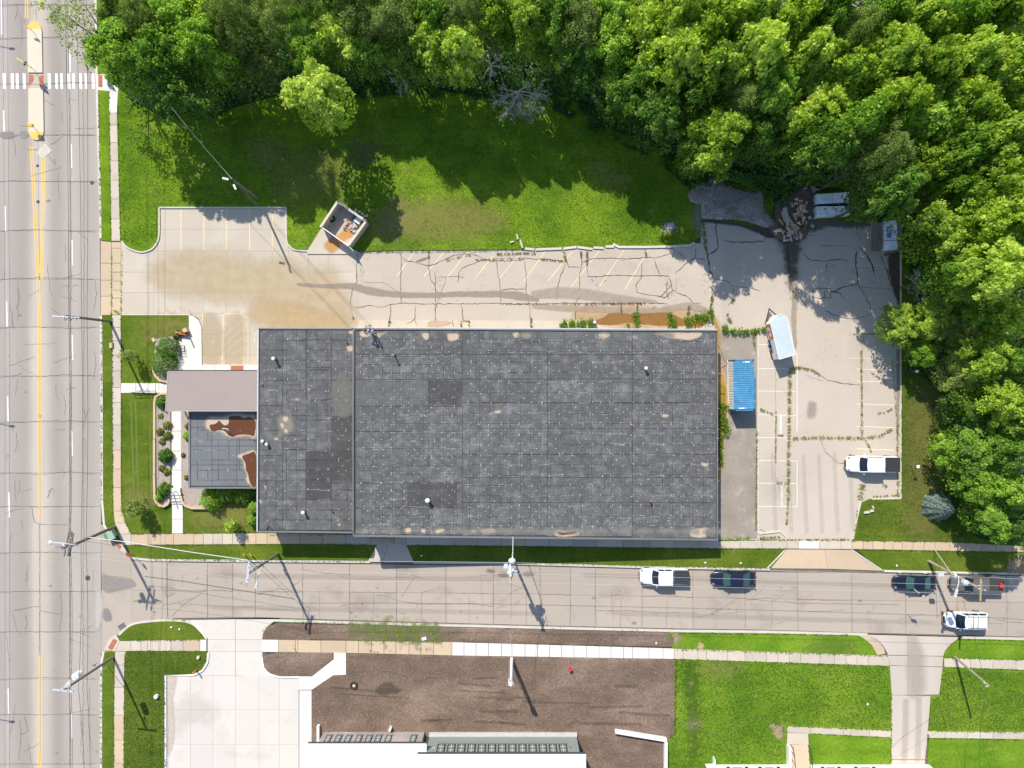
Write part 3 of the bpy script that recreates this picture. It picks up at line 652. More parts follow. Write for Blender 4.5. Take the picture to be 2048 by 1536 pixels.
MB().prism([G2(*p) for p in ((57, 149), (65, 149), (66, 160), (62, 166), (57, 172))], -0.17, Z + 0.03).build('tactile_plate', MT['tactile'], mo)
MB().prism([G2(*p) for p in ((76, 158), (79, 151), (85.5, 149), (86, 172), (80, 172))], -0.17, Z + 0.03).build('tactile_plate', MT['tactile'], mo)

# ------------------------------------------------------------------ cracks
def jag(path, amp=1.2, step=7, seed=None):
    rr = random.Random(seed or sum(int(a * 3 + b) for a, b in path)); out = [path[0]]
    for i in range(len(path) - 1):
        (x0, y0), (x1, y1) = path[i], path[i + 1]; L = math.hypot(x1 - x0, y1 - y0); n = max(1, int(L / step))
        for k in range(1, n + 1):
            t = k / n; j = 0 if k == n else 1
            out.append((x0 + (x1 - x0) * t + rr.uniform(-amp, amp) * j, y0 + (y1 - y0) * t + rr.uniform(-amp, amp) * j))
    return out
def cracks(name, label, paths, mat, z, w=1.3, amp=1.2):
    mb = MB()
    w = w * .85
    for p in paths:
        ww = w
        if isinstance(p[-1], (int, float)): ww = p[-1] * .72; p = p[:-1]
        q = jag(p, amp, 5); rr = random.Random(len(q) + int(q[0][0]))
        ribbon(mb, q, [ww * rr.uniform(0.45, 1.35) * (0.4 if i in (0, len(q) - 1) else 1) for i in range(len(q))], z + lift() * 0.2)
    o = mb.build(name, mat); tag(o, label, None, None, 'structure'); return o
cz = Z + 0.016
cracks('lot_cracks', 'black cracks across the old parking lot', [
    [(712, 505), (716, 515), (712, 530), (714, 562), (703, 585), (700, 612), (706, 640)], [(800, 502), (803, 515), (802, 525), (801, 560), (801, 606)], [(803, 512), (812, 522), (822, 522), (836, 527), (850, 530), (858, 531), (872, 527), (890, 518), (908, 510), (945, 507), (958, 512), (966, 519), (993, 522), (1040, 521), (1050, 515)],
    [(857, 504), (858, 540), (861, 558), (868, 567), (871, 572)], [(870, 545), (871, 600), (871, 640), (873, 655)], [(966, 520), (948, 527), (925, 535), (918, 545), (917, 560), (914, 565)], [(993, 523), (996, 550), (1001, 580), (1002, 607)],
    [(706, 615), (745, 611), (762, 614), (785, 608), (801, 606), (860, 608), (910, 607), (1000, 607), (1055, 608), (1145, 606), (1200, 607)], [(1200, 607), (1240, 607), (1300, 606), (1335, 607), 1.8],
    [(782, 610), (780, 630), (775, 655)], [(831, 610), (829, 638), (822, 644), (813, 647)], [(829, 638), (834, 650)], [(923, 610), (925, 630), (928, 648)], [(1050, 520), (1052, 555), (1052, 580), (1058, 607), (1061, 640), (1062, 656)],
    [(1050, 515), (1070, 518), (1100, 519), (1131, 524)], [(1131, 508), (1136, 530), (1138, 534), (1160, 534)], [(1131, 528), (1120, 555), (1114, 576), (1113, 600)], [(1162, 500), (1164, 522), (1160, 550), (1158, 583)], [(1174, 503), (1174, 530), (1176, 553)],
    [(1163, 524), (1190, 516), (1225, 516), (1260, 517), (1300, 514), (1309, 516)], [(1309, 516), (1318, 545), (1322, 551), (1338, 552), (1343, 572), (1344, 583), (1330, 595), (1321, 593), (1300, 590), (1274, 585), (1272, 570), (1284, 551), (1285, 525)], [(1174, 553), (1220, 551), (1284, 551), (1338, 551)],
    [(1310, 516), (1345, 505), (1350, 502), (1337, 495)], [(1352, 503), (1366, 510), (1367, 525)], [(1350, 547), (1362, 537), (1375, 525), (1390, 517), (1392, 497)], [(1390, 517), (1412, 518)], [(1320, 594), (1330, 585), (1342, 572)], [(1345, 580), (1360, 587), (1375, 593), (1387, 606), (1400, 607)],
    [(1387, 606), (1380, 612), (1376, 625)], [(1003, 580), (1020, 578), (1050, 578)], [(868, 622), (893, 552), 0.6], [(871, 553), (915, 553), (930, 555), 0.8], [(905, 640), (908, 655)], [(1152, 607), (1155, 598), (1160, 595)], [(1152, 608), (1151, 640)], [(1182, 608), (1188, 622)], [(1242, 608), (1243, 632)], [(1300, 630), (1302, 622), (1312, 612)], [(1336, 608), (1337, 640)],
    [(1335, 560), (1333, 580), (1338, 600)], [(1352, 560), (1352, 580), 0.8], [(760, 565), (775, 568), (790, 580), (801, 585), 0.8], [(730, 565), (760, 565), 0.8]], MT['crack'], cz, 1.25)
random.seed(3)
fine = []
for cx, cy, rx, ry, n in ((722, 548, 12, 26, 26), (1340, 575, 18, 30, 40), (1415, 555, 12, 30, 30), (877, 575, 8, 22, 14), (1192, 565, 12, 12, 12), (1395, 620, 12, 12, 10), (1760, 600, 24, 60, 30), (1560, 980, 14, 40, 14), (1690, 500, 40, 30, 16), (1480, 590, 30, 20, 10), (960, 570, 60, 30, 14), (1230, 540, 60, 30, 14), (1650, 700, 60, 60, 14), (1440, 1000, 40, 60, 10), (1745, 560, 30, 50, 26), (1600, 520, 12, 50, 22)):
    for k in range(n):
        a, b = cx + random.gauss(0, rx * .6), cy + random.gauss(0, ry * .6); t = random.uniform(0, 6.28); L = random.uniform(4, 9)
        fine.append([(a, b), (a + L * math.cos(t), b + L * math.sin(t))])
cracks('fine_cracks', 'clusters of fine cracks in the old parking lot', fine, MT['crack'], cz, 0.7, 1.2)
cracks('east_cracks', 'wide black cracks across the shaded end of the east lot', [
    [(1432, 440), (1433, 470), (1437, 495), (1430, 502), (1417, 508), 3.0], [(1447, 480), (1465, 484), (1500, 484), (1528, 482), (1536, 470), 2.2], [(1410, 490), (1416, 510), (1419, 538), (1426, 552), 3.5], [(1426, 552), (1428, 558), (1455, 562), (1468, 572), (1490, 574), (1520, 580), 1.2], [(1426, 558), (1425, 590), (1422, 620), 1.6], [(1468, 574), (1466, 600), (1456, 612), 1.2],
    [(1605, 505), (1622, 520), (1650, 522), (1678, 518), (1700, 520), 2.0], [(1655, 524), (1652, 545), 2.2], [(1668, 524), (1668, 533), (1658, 533), 1.2], [(1714, 500), (1712, 530), (1717, 560), (1716, 568), (1690, 573), (1672, 582), (1662, 583), 2.6], [(1718, 492), (1735, 510), (1745, 530), (1750, 552), 3.0], [(1762, 510), (1770, 530), (1776, 545), (1780, 562), 2.4],
    [(1626, 577), (1662, 577), (1662, 596), (1640, 597), (1626, 594), (1626, 577), 1.8], [(1643, 578), (1638, 594), 1.2], [(1650, 578), (1648, 597), 1.2], [(1662, 583), (1680, 585), (1692, 600), 1.6], [(1716, 568), (1730, 590), (1742, 610), (1742, 625), 1.6], [(1706, 572), (1790, 579), 0.9], [(1650, 622), (1680, 634), (1704, 638), (1735, 632), (1745, 628), 1.6],
    [(1600, 735), (1625, 740), (1640, 750), (1655, 760), (1690, 768), (1722, 769), 1.7], [(1640, 878), (1652, 905), (1675, 925), (1692, 928), 1.3], [(1610, 750), (1650, 764), 0.6], [(1565, 775), (1580, 800), 0.6], [(1552, 735), (1552, 1000), 0.7], [(1710, 668), (1795, 669), 1.0], [(1724, 480), (1716, 470), (1714, 450), 2.0], [(1640, 490), (1700, 492), 0.9], [(1600, 470), (1640, 470), 0.7],
    [(1575, 480), (1578, 540), (1582, 600), 1.6], [(1580, 540), (1575, 500), 3.0], [(1727, 660), (1724, 800), 0.8], [(1723, 800), (1722, 875), 0.9], [(1585, 560), (1588, 620), 1.2]], MT['crack'], cz, 1.4)
sc = []
for a, b in zip(jx[1:-2], jx[2:-1]):
    if random.random() < 0.5: sc.append([(a, sy(a, 1)), ((a + b) / 2, sy(a, 1) + random.uniform(-3, 3)), (b, sy(b, 1) + 1), 0.9])
for x in jx[1:]: sc.append([(x + random.uniform(-1, 1), sy(x, 0)), (x + random.uniform(-2, 2), sy(x, 1)), (x + random.uniform(-1, 3), sy(x, 2)), 0.55])
for x in (638, 747, 843, 938, 1053, 1243, 1335, 1432, 1545): sc.append([(x, sy(x, 1)), (x + random.uniform(-3, 3), sy(x, 2)), 0.9])
sc += [[(512, 1190), (560, 1178), (605, 1182)], [(752, 1191), (765, 1191), (800, 1203), (845, 1209), (945, 1208), (988, 1214)], [(1386, 1236), (1412, 1232), (1440, 1220), (1470, 1201)], [(1191, 1222), (1250, 1221), (1330, 1226), (1395, 1226)], [(340, 1235), (372, 1205), (395, 1192), (412, 1178)], [(330, 1180), (332, 1195), (350, 1186)], [(1450, 1196), (1490, 1198), (1600, 1207), (1800, 1210), 1.0], [(605, 1140), (650, 1147), (700, 1150)], [(1800, 1238), (1850, 1228), 0.6], [(1986, 1238), (2020, 1245), (2048, 1246), 1.0]]
cracks('street_cracks', 'dark cracks in the side street slabs', sc, MT['seal'], Z + 0.016, 0.9, 0.8)
mc = []
for y in ys[2:-2]:
    mc.append([(-8, y + 3), (25, y + random.uniform(-2, 3)), (78, y + random.uniform(-3, 3)), (138, y + random.uniform(-3, 3)), (190, y + random.uniform(-2, 3)), 1.0])
for x, a, b in ((31, 865, 905), (34, 560, 620), (36, 958, 990), (104, 990, 975), (50, 1228, 1270), (120, 1184, 1264), (38, 1440, 1520), (188, 700, 760), (189, 560, 620), (31, 5, 40)): mc.append([(x, a), (x + 3, (a + b) / 2), (x - 2, b), 0.9])
mc += [[(92, 996), (103, 976), (98, 985), 2.0], [(94, 310), (110, 330), (108, 316)], [(80, 300), (50, 298)], [(100, 290), (120, 275), (131, 268)], [(152, 460), (176, 482)], [(25, 1222), (60, 1215), (78, 1212)], [(78, 1222), (120, 1229)], [(140, 1264), (165, 1268), (182, 1278)], [(48, 1430), (55, 1464), (38, 1470)], [(62, 1013), (68, 1045), (79, 1049), (138, 1050)], [(78, 1049), (78, 1310), 0.9]]
cracks('road_cracks', 'dark transverse cracks in the main road', mc, MT['seal'], Z + 0.016, 1.0, 1.0)

# ------------------------------------------------------------------ stains, damp bands, worn patches
tanc = (0.50, 0.38, 0.23)
patch('rust_wash', [(330, 515), (420, 505), (520, 520), (640, 540), (690, 580), (700, 640), (620, 655), (560, 640), (520, 600), (430, 600), (340, 580), (290, 545)], (0.56, 0.44, 0.28), alpha=0.6, soft=4.0, noise=1.0, nsc=0.3, parent=lotw)
patch('rust_wash', [(530, 600), (620, 620), (700, 640), (700, 655), (540, 656), (500, 630)], (0.56, 0.42, 0.23), alpha=0.55, soft=2.5, noise=1.0, nsc=0.4, parent=lotw)
patch('rust_wash', [(407, 630), (440, 640), (440, 725), (407, 725)], tanc, alpha=0.35, soft=1.0, noise=0.8, parent=lotw)
patch('rust_wash', [(452, 640), (486, 632), (486, 728), (448, 728)], tanc, alpha=0.35, soft=1.0, noise=0.8, parent=lotw)
streak('damp_band', [(590, 568), (640, 572), (700, 572), (740, 582), (800, 589), (860, 590), (920, 588), (1000, 588), (1040, 592), (1080, 600)], [8, 10, 18, 22, 16, 14, 16, 18, 24, 10], (0.33, 0.28, 0.225), alpha=0.7, noise=0.9, nsc=0.7, parent=lote)
streak('damp_band', [(1060, 590), (1120, 585), (1180, 590), (1240, 597), (1320, 604)], [20, 32, 30, 22, 8], (0.40, 0.345, 0.285), alpha=0.7, noise=0.7, nsc=0.5, parent=lote)
streak('damp_band', [(1060, 612), (1120, 616), (1180, 618), (1300, 622), (1380, 612), (1430, 630)], [10, 16, 18, 14, 22, 8], (0.42, 0.34, 0.26), alpha=0.65, noise=0.7, nsc=0.5, parent=lote)
for x in np.linspace(1545, 1700, 6): streak('tyre_wear', [(x, 900), (x + 4, 1000), (x + 8, 1070)], [10, 14], (0.40, 0.35, 0.30), alpha=0.15, noise=1.4, nsc=0.5, parent=lote)
patch('rust_film', [(1150, 620), (1180, 612), (1260, 612), (1330, 618), (1380, 622), (1395, 640), (1360, 652), (1230, 655), (1190, 640), (1150, 638)], (0.55, 0.36, 0.20), alpha=0.7, soft=1.6, noise=1.2, parent=lote)
patch('muddy_puddle', [(1170, 642), (1195, 640), (1220, 627), (1240, 624), (1262, 629), (1300, 624), (1335, 626), (1345, 628), (1368, 640), (1375, 650), (1340, 652), (1300, 650), (1262, 645), (1240, 648), (1215, 650), (1190, 646)], (0.27, 0.135, 0.035), alpha=0.97, soft=0.5, noise=0.8, nsc=1.1, rough=0.25, hard=True, parent=lote)
patch('muddy_puddle', [(1383, 640), (1405, 635), (1412, 648), (1395, 656), (1380, 654)], (0.50, 0.24, 0.08), alpha=0.9, soft=0.3, noise=0.4, rough=0.4, hard=True, parent=lote)
patch('rust_channel', [(1424, 628), (1436, 640), (1442, 665), (1442, 700), (1444, 730), (1455, 765), (1459, 800), (1458, 840), (1450, 880), (1448, 930), (1440, 948), (1434, 948), (1434, 700), (1432, 660)], (0.55, 0.42, 0.28), alpha=0.8, soft=0.6, noise=0.5, parent=lote)
patch('rust_channel', [(1428, 634), (1436, 648), (1441, 670), (1440, 700), (1442, 735), (1452, 765), (1455, 800), (1452, 850), (1446, 900), (1444, 945), (1432, 948), (1432, 760), (1434, 690)], (0.40, 0.24, 0.07), alpha=0.95, soft=0.3, noise=0.5, nsc=1.5, rough=0.4, hard=True, parent=lote)
patch('moss_film', [(1440, 770), (1450, 775), (1450, 800), (1446, 830), (1440, 880), (1434, 900), (1434, 780)], (0.30, 0.22, 0.03), alpha=0.8, soft=0.4, noise=0.6, rough=0.5, parent=lote)
patch('oil_mark', [(1618, 805), (1632, 808), (1630, 832), (1616, 836)], (0.36, 0.31, 0.27), alpha=0.6, soft=0.8, noise=0.8, parent=lote)
patch('asphalt_patch', [(848, 515), (858, 516), (838, 524), (832, 522)], (0.24, 0.20, 0.17), alpha=0.8, soft=0.2, noise=0.5, hard=True, parent=lote)
patch('dark_silt', [(1556, 430), (1605, 420), (1612, 455), (1600, 490), (1594, 540), (1590, 570), (1582, 575), (1574, 540), (1566, 500), (1550, 470)], (0.13, 0.105, 0.08), alpha=0.75, soft=1.5, noise=1.6, nsc=1.2, parent=lote)
streak('silt_band', [(1588, 560), (1590, 600), (1588, 640), (1592, 700)], [16, 16, 14, 8], (0.40, 0.33, 0.26), alpha=0.7, noise=1.5, nsc=1.5, parent=lote)
patch('silt_edge', [(1402, 438), (1450, 436), (1530, 446), (1555, 470), (1540, 476), (1520, 468), (1480, 452), (1410, 444)], (0.10, 0.085, 0.07), alpha=0.95, soft=0.4, noise=0.5, parent=lote)
patch('silt_edge', [(1602, 440), (1640, 438), (1740, 440), (1742, 452), (1700, 455), (1660, 452), (1620, 462)], (0.16, 0.13, 0.11), alpha=0.8, soft=0.8, noise=1.2, nsc=2, parent=lote)
patch('leaf_litter', [(1778, 500), (1800, 500), (1801, 620), (1795, 600), (1782, 560)], (0.12, 0.075, 0.05), alpha=0.9, soft=0.6, noise=1.2, nsc=1.5, parent=lote)
streak('leaf_litter', [(1797, 640), (1798, 720), (1797, 800), (1796, 880)], [10, 12, 8, 6], (0.30, 0.25, 0.20), alpha=0.8, noise=1.1, nsc=2, parent=lote)
patch('wash_mark', [(905, 645), (862, 642), (856, 652), (862, 658), (868, 656)], (0.55, 0.42, 0.30), alpha=0.8, soft=0.4, parent=lote)
patch('road_repair', [(204, 1150), (212, 1152), (240, 1156), (262, 1160), (270, 1172), (240, 1180), (215, 1185), (203, 1175)], (0.30, 0.28, 0.26), alpha=0.75, soft=0.6, noise=0.7, parent=side, z=Z + 0.006)
patch('road_repair', [(203, 1222), (214, 1218), (222, 1230), (220, 1242), (208, 1240)], (0.26, 0.245, 0.24), alpha=0.8, soft=0.4, noise=0.7, parent=side, z=Z + 0.006)
patch('road_repair', [(192, 1185), (204, 1190), (204, 1230), (196, 1260), (188, 1240)], (0.56, 0.51, 0.46), alpha=0.7, soft=0.6, noise=0.7, parent=side, z=Z + 0.006)
patch('road_repair', [(40, 262), (53, 262), (55, 272), (46, 277), (38, 272)], (0.27, 0.25, 0.25), alpha=0.9, soft=0.2, noise=0.3, hard=True, parent=main, z=Z + 0.006)
patch('road_repair', [(0, 264), (12, 263), (24, 264), (26, 274), (12, 277), (2, 274)], (0.27, 0.25, 0.25), alpha=0.8, soft=0.3, noise=0.8, parent=main, z=Z + 0.006)
patch('concrete_repair', [(76, 300), (89, 286), (103, 301), (84, 318), (72, 305)], (0.60, 0.55, 0.47), alpha=0.9, soft=0.1, noise=0.1, hard=True, parent=main, z=Z + 0.006, sm=1)
for a in ((980, 1142, 9), (1056, 1148, 13), (1010, 1150, 16)): patch('oil_mark', [(a[0] - a[2], a[1]), (a[0], a[1] - 4), (a[0] + a[2], a[1] + 1), (a[0], a[1] + 5)], (0.22, 0.18, 0.16), alpha=0.6, soft=0.5, noise=1.0, nsc=1.5, parent=side, z=Z + 0.006)
for pp in ([(1150, 1150), (1400, 1158), (1900, 1176)], [(1200, 1225), (1500, 1236), (1900, 1246)], [(400, 1150), (700, 1155), (1000, 1160)], [(400, 1215), (700, 1220), (1100, 1228)]): streak('tyre_wear', pp, 14, (0.28, 0.245, 0.22), alpha=0.16, noise=1.1, nsc=0.4, parent=side, z=Z + 0.006)
patch('tyre_wear', [(1818, 1275), (1835, 1275), (1850, 1330), (1848, 1388), (1820, 1388)], (0.40, 0.35, 0.30), alpha=0.4, soft=1.6, noise=0.7, nsc=0.5, parent=hd, z=Z + 0.006)
for x in (1812, 1838): streak('tyre_wear', [(x, 1395), (x, 1450), (x - 3, 1530)], [16, 20], (0.40, 0.35, 0.30), alpha=0.25, noise=1.0, nsc=0.4, parent=hd, z=Z + 0.006)
patch('scuff', [(345, 1420), (370, 1390), (400, 1395), (440, 1420), (430, 1440), (380, 1450), (350, 1470)], (0.55, 0.50, 0.46), alpha=0.22, soft=2.4, noise=1.0, nsc=0.8, parent=wd, z=Z + 0.006)
patch('scuff', [(333, 1355), (352, 1356), (345, 1400), (348, 1460), (342, 1500), (333, 1500)], (0.60, 0.50, 0.42), alpha=0.7, soft=0.6, noise=0.5, nsc=0.8, parent=wd, z=Z + 0.006)
# lawn wear
def lp(pts, rgb, a=0.5, soft=1.8, nsc=0.9): patch('worn_grass', pts, rgb, z=-0.005, soft=soft * 1.8, alpha=a, noise=2.4, nsc=nsc * 1.7, label='dry worn patch in the lawn')
dry = (0.28, 0.25, 0.075)
lp([(775, 430), (800, 410), (860, 400), (930, 405), (990, 420), (1010, 450), (960, 470), (900, 482), (830, 478), (770, 462)], dry, 0.5)
lp([(740, 440), (790, 400), (820, 410), (800, 470), (740, 480)], (0.30, 0.27, 0.11), 0.4)
lp([(700, 290), (745, 285), (760, 310), (730, 330), (700, 320)], (0.16, 0.14, 0.08), 0.45)
lp([(500, 280), (545, 275), (580, 300), (560, 330), (510, 330)], (0.25, 0.24, 0.07), 0.4)
lp([(545, 330), (640, 300), (700, 340), (660, 400), (560, 400)], (0.24, 0.24, 0.06), 0.4)
lp([(1180, 330), (1230, 345), (1260, 360), (1220, 370)], (0.30, 0.27, 0.09), 0.5)
lp([(285, 650), (370, 640), (372, 665), (300, 675)], dry, 0.5); lp([(430, 1000), (500, 1010), (508, 1055), (400, 1050), (390, 1020)], dry, 0.5)
lp([(265, 985), (305, 985), (300, 1015), (262, 1010)], dry, 0.5); lp([(1380, 1435), (1400, 1440), (1395, 1460), (1375, 1455)], (0.5, 0.42, 0.24), 0.7, 0.6)
lp([(1330, 1270), (1350, 1264), (1362, 1270), (1350, 1290)], (0.40, 0.30, 0.20), 0.7, 0.6); lp([(1392, 1292), (1402, 1286), (1408, 1298), (1400, 1302)], (0.50, 0.36, 0.20), 0.9, 0.4)
lp([(1740, 1445), (1560, 1444), (1564, 1478), (1552, 1470)], (0.45, 0.34, 0.22), 0.0, 0.4); lp([(1540, 1452), (1566, 1452), (1563, 1478), (1556, 1476)], (0.42, 0.32, 0.20), 0.8, 0.4)
lp([(2022, 1120), (2048, 1115), (2060, 1145), (2018, 1145)], (0.40, 0.30, 0.18), 0.8, 0.5); lp([(1820, 800), (1870, 760), (1880, 900), (1870, 1060), (1820, 1060), (1815, 900)], (0.22, 0.19, 0.06), 0.5)
lp([(1330, 448), (1345, 446), (1352, 456), (1340, 464), (1325, 460)], (0.45, 0.40, 0.36), 0.8, 0.5, 2); lp([(1385, 415), (1402, 410), (1400, 470), (1390, 460)], (0.30, 0.31, 0.32), 0.35, 0.5, 2)
lp([(1630, 1290), (1700, 1290), (1690, 1300), (1620, 1300)], (0.22, 0.24, 0.06), 0.4); lp([(1400, 1330), (1480, 1330), (1470, 1345), (1400, 1345)], (0.26, 0.26, 0.07), 0.6)
lp([(1372, 1330), (1392, 1330), (1396, 1500), (1380, 1500)], (0.06, 0.13, 0.015), 0.5, 1.0)
for x in (262, 271, 297): streak('mower_track', [(x, 790), (x + 3, 900), (x + 6, 1000)], 5, (0.21, 0.24, 0.06), z=-0.005, alpha=0.6, noise=0.6, label='pale mower track in the front lawn')
patch('verge_weeds', [(712, 1249), (800, 1249), (868, 1252), (880, 1262), (876, 1278), (840, 1282), (800, 1280), (740, 1276), (708, 1268)], (0.16, 0.20, 0.05), z=0.05, soft=2.2, alpha=0.6, noise=3.2, nsc=1.0, label='weeds coming up through the bare verge')
patch('damp_soil', [(760, 1370), (775, 1364), (790, 1372), (800, 1382), (775, 1388), (752, 1384)], (0.10, 0.075, 0.055), z=0.08, soft=0.8, alpha=0.8, noise=0.9, nsc=1.5, label='damp hollow in the soil yard')

random.seed(61)
for k in range(26):
    x, y = random.uniform(650, 1250), random.uniform(1325, 1450); L = random.uniform(30, 140); a = random.uniform(-3, 6)
    streak('soil_rut', [(x, y), (x + L / 2, y + a), (x + L, y + a * 1.6)], random.uniform(3, 9), random.choice(((0.085, 0.058, 0.042), (0.26, 0.20, 0.155), (0.10, 0.07, 0.052))), z=0.075, alpha=0.26, noise=1.8, nsc=0.9, label='rut in the bare soil')

random.seed(88); mc = []
for k in range(60):
    x, y = random.choice((random.uniform(5, 60), random.uniform(92, 190))), random.uniform(10, 1530); L = random.uniform(15, 70); a = random.choice((random.gauss(1.57, .12), random.gauss(1.57, .12), random.gauss(0, .3)))
    mc.append([(x, y), (x + L * .5 * math.cos(a) + random.uniform(-3, 3), y + L * .5 * math.sin(a)), (min(x + L * math.cos(a), 195), y + L * math.sin(a)), random.uniform(.5, .9)])
for x in (139, 165): mc.append([(x, 180), (x + 2, 500), (x + 1, 900), (x, 1250), (x, 1530), .9])
cracks('fine_road_cracks', 'fine cracks wandering along the lanes of the main road', mc, MT['seal'], Z + 0.016, 0.9, 1.2)
mc = []
for k in range(55):
    x = random.uniform(270, 2040); y = sy(x, 0) + random.uniform(5, 110); L = random.uniform(15, 80); a = random.choice((random.gauss(0, .15), random.gauss(1.57, .2), random.gauss(-.6, .3)))
    if y + L * math.sin(a) < sy(x, 2) - 2 and y + L * math.sin(a) > sy(x, 0) + 2: mc.append([(x, y), (x + L * .5 * math.cos(a), y + L * .5 * math.sin(a) + random.uniform(-2, 2)), (x + L * math.cos(a), y + L * math.sin(a)), random.uniform(.5, .85)])
cracks('fine_street_cracks', 'fine cracks wandering across the side street', mc, MT['seal'], Z + 0.016, 0.9, 1.2)
for k in range(40):
    x, y = (random.uniform(5, 195), random.uniform(0, 1530)) if k < 16 else (random.uniform(280, 2040), 0)
    if k >= 16: y = sy(x, 0) + random.uniform(8, 110)
    r_ = random.uniform(1.5, 5); patch('spot', [(x - r_, y), (x, y - r_ * .6), (x + r_, y), (x, y + r_ * .6)], (0.2, 0.17, 0.15), alpha=random.uniform(.2, .5), soft=.3, noise=.8, nsc=1.5, parent=main if k < 16 else side, z=Z + .006)
# ------------------------------------------------------------------ warehouse
MT['roof'] = M('grey_roof_membrane', (0.110, 0.109, 0.109), 0.18, 0.9, 0.38, 5, rough=0.85, rnd=0.09, bump=0.4, c2=(0.158, 0.156, 0.154), c2sc=0.9, c2lo=0.48, c2hi=0.7)
MT['roof_low'] = M('blue_grey_roof_membrane', (0.155, 0.162, 0.168), 0.14, 0.4, 0.12, 7, rough=0.7, rnd=0.08)
MT['seam'] = M('membrane_seam', (0.05, 0.05, 0.055), 0.2, 0.6, 0.2, 7)
MT['joint'] = M('board_ridge', (0.078, 0.078, 0.082), 0.4, 0.9, 0.3, 7)
MT['joint2'] = M('board_ridge_chalk', (0.26, 0.26, 0.265), 0.4, 0.9, 0.3, 7)
MT['dots'] = M('fastener_plates', (0.44, 0.44, 0.45), 0.3, 2.0, 0.2, 7)
MT['coping'] = M('metal_coping', (0.22, 0.22, 0.22), 0.08, 0.5, 0.08, 6, rough=0.5, metal=0.3)
MT['wall'] = M('warehouse_block_wall', (0.36, 0.33, 0.30), 0.06, 0.5, 0.06, 6)
MT['brown_roof'] = M('brown_canopy_roof', (0.30, 0.245, 0.225), 0.05, 0.25, 0.03, 8, rough=0.7)
MT['white_metal'] = plain('white_metal', (0.75, 0.76, 0.76), 0.45)
MT['black'] = plain('black_rubber', (0.02, 0.02, 0.022), 0.7)
MT['steel'] = plain('grey_steel', (0.35, 0.36, 0.37), 0.45, 0.5)
MT['galv'] = plain('pale_galvanised', (0.62, 0.64, 0.66), 0.4, 0.3)

wh = thing('warehouse', 'long flat roofed warehouse with dark grey membrane roof, rust puddles and brown entrance canopy', 'warehouse', G(1024, 870, -0.12))
def zeast(x): return 5.65 - 0.0603 * (x + 18.2)
def P_east(px, py, dz=0.0):
    z = 4.5
    for _ in range(5):
        x, y, _z = G(px, py, z + dz); z = zeast(x)
    return (x, y, z + dz)
def P_west(px, py, dz=0.0): return G(px, py, 4.4 + dz)
def P_low(px, py, dz=0.0): return G(px, py, 3.1 + dz)

def poly_on(mb, pts, f, dz, th):
    v = [f(a, b, dz) for a, b in pts]; n = len(v)
    c = sum((Vector(a[:2]) for a in v), Vector((0, 0))) / n
    ar = sum(v[i][0] * v[(i + 1) % n][1] - v[(i + 1) % n][0] * v[i][1] for i in range(n))
    if ar < 0: v = v[::-1]
    mb.add(v + [(a[0], a[1], a[2] - th) for a in v], [tuple(range(n))] + [(i + n, (i + 1) % n + n, (i + 1) % n, i) for i in range(n)])
# walls and decks
wallm = MB()
E = [(709, 656), (1435, 660), (1435, 1079), (706, 1070)]
def shr(v, k=0.25):
    c = Vector((sum(a[0] for a in v) / len(v), sum(a[1] for a in v) / len(v)))
    return [((a[0] - c.x) * (1 - k / abs(a[0] - c.x)) + c.x, (a[1] - c.y) * (1 - k / abs(a[1] - c.y)) + c.y, a[2]) for a in v]
ev = shr([P_east(*p) for p in E])
wallm.add([(a[0], a[1], -0.15) for a in ev] + [(a[0], a[1], a[2] - 0.12) for a in ev], [(0, 1, 5, 4), (1, 2, 6, 5), (2, 3, 7, 6), (3, 0, 4, 7), (4, 5, 6, 7)])
wallm.build('wall', MT['wall'], wh)
wallm = MB(); wv = shr([P_west(*p) for p in ((517, 656), (712, 656), (712, 1064), (513, 1063))])
wallm.add([(a[0], a[1], -0.15) for a in wv] + [(a[0], a[1], a[2] - 0.12) for a in wv], [(0, 1, 5, 4), (1, 2, 6, 5), (2, 3, 7, 6), (3, 0, 4, 7), (4, 5, 6, 7)]); wallm.build('wall', MT['wall'], wh)
wallm = MB(); lv = shr([P_low(*p) for p in ((378, 800), (514, 800), (514, 976), (378, 975))])
wallm.add([(a[0], a[1], 0.0) for a in lv] + [(a[0], a[1], a[2] - 0.12) for a in lv], [(0, 1, 5, 4), (1, 2, 6, 5), (2, 3, 7, 6), (3, 0, 4, 7), (4, 5, 6, 7)]); wallm.build('wall', M('front_wall_panel', (0.40, 0.36, 0.32), 0.05, 0.5, 0.05, 6), wh)
for f, q in ((P_east, E), (P_west, [(517, 656), (707, 656), (707, 1064), (513, 1063)]), (P_low, [(378, 800), (514, 800), (514, 976), (378, 975)])):
    mb = MB(); poly_on(mb, q, f, -0.03, 0.14); mb.build('roof_deck', MT['seam'], wh)

def roof_sheets(f, xs, ysf, mat, dz0=0.0):
    for i in range(len(xs) - 1):
        ys_ = ysf(i)
        for j in range(len(ys_) - 1):
            g = 0.8; a, b, c, d = xs[i] + g / 2, xs[i + 1] - g / 2, ys_[j] + g / 2, ys_[j + 1] - g / 2
            mb = MB(); poly_on(mb, [(a, c), (b, c), (b, d), (a, d)], f, dz0 + random.uniform(0, 0.012), 0.03)
            mb.build('roof_sheet', mat, wh)
random.seed(5)
wy = {0: [660, 710, 762, 811, 862, 911, 962, 1012, 1060], 1: [660, 682, 770, 831, 871, 899, 997, 1012, 1060], 2: [660, 735, 832, 903, 974, 1060], 3: [660, 700, 761, 833, 903, 965, 1060]}
roof_sheets(P_west, [519, 565, 612, 663, 706], lambda i: wy[i], MT['roof'])
e1 = [661, 709, 759, 812, 863, 914, 966, 1016, 1069]
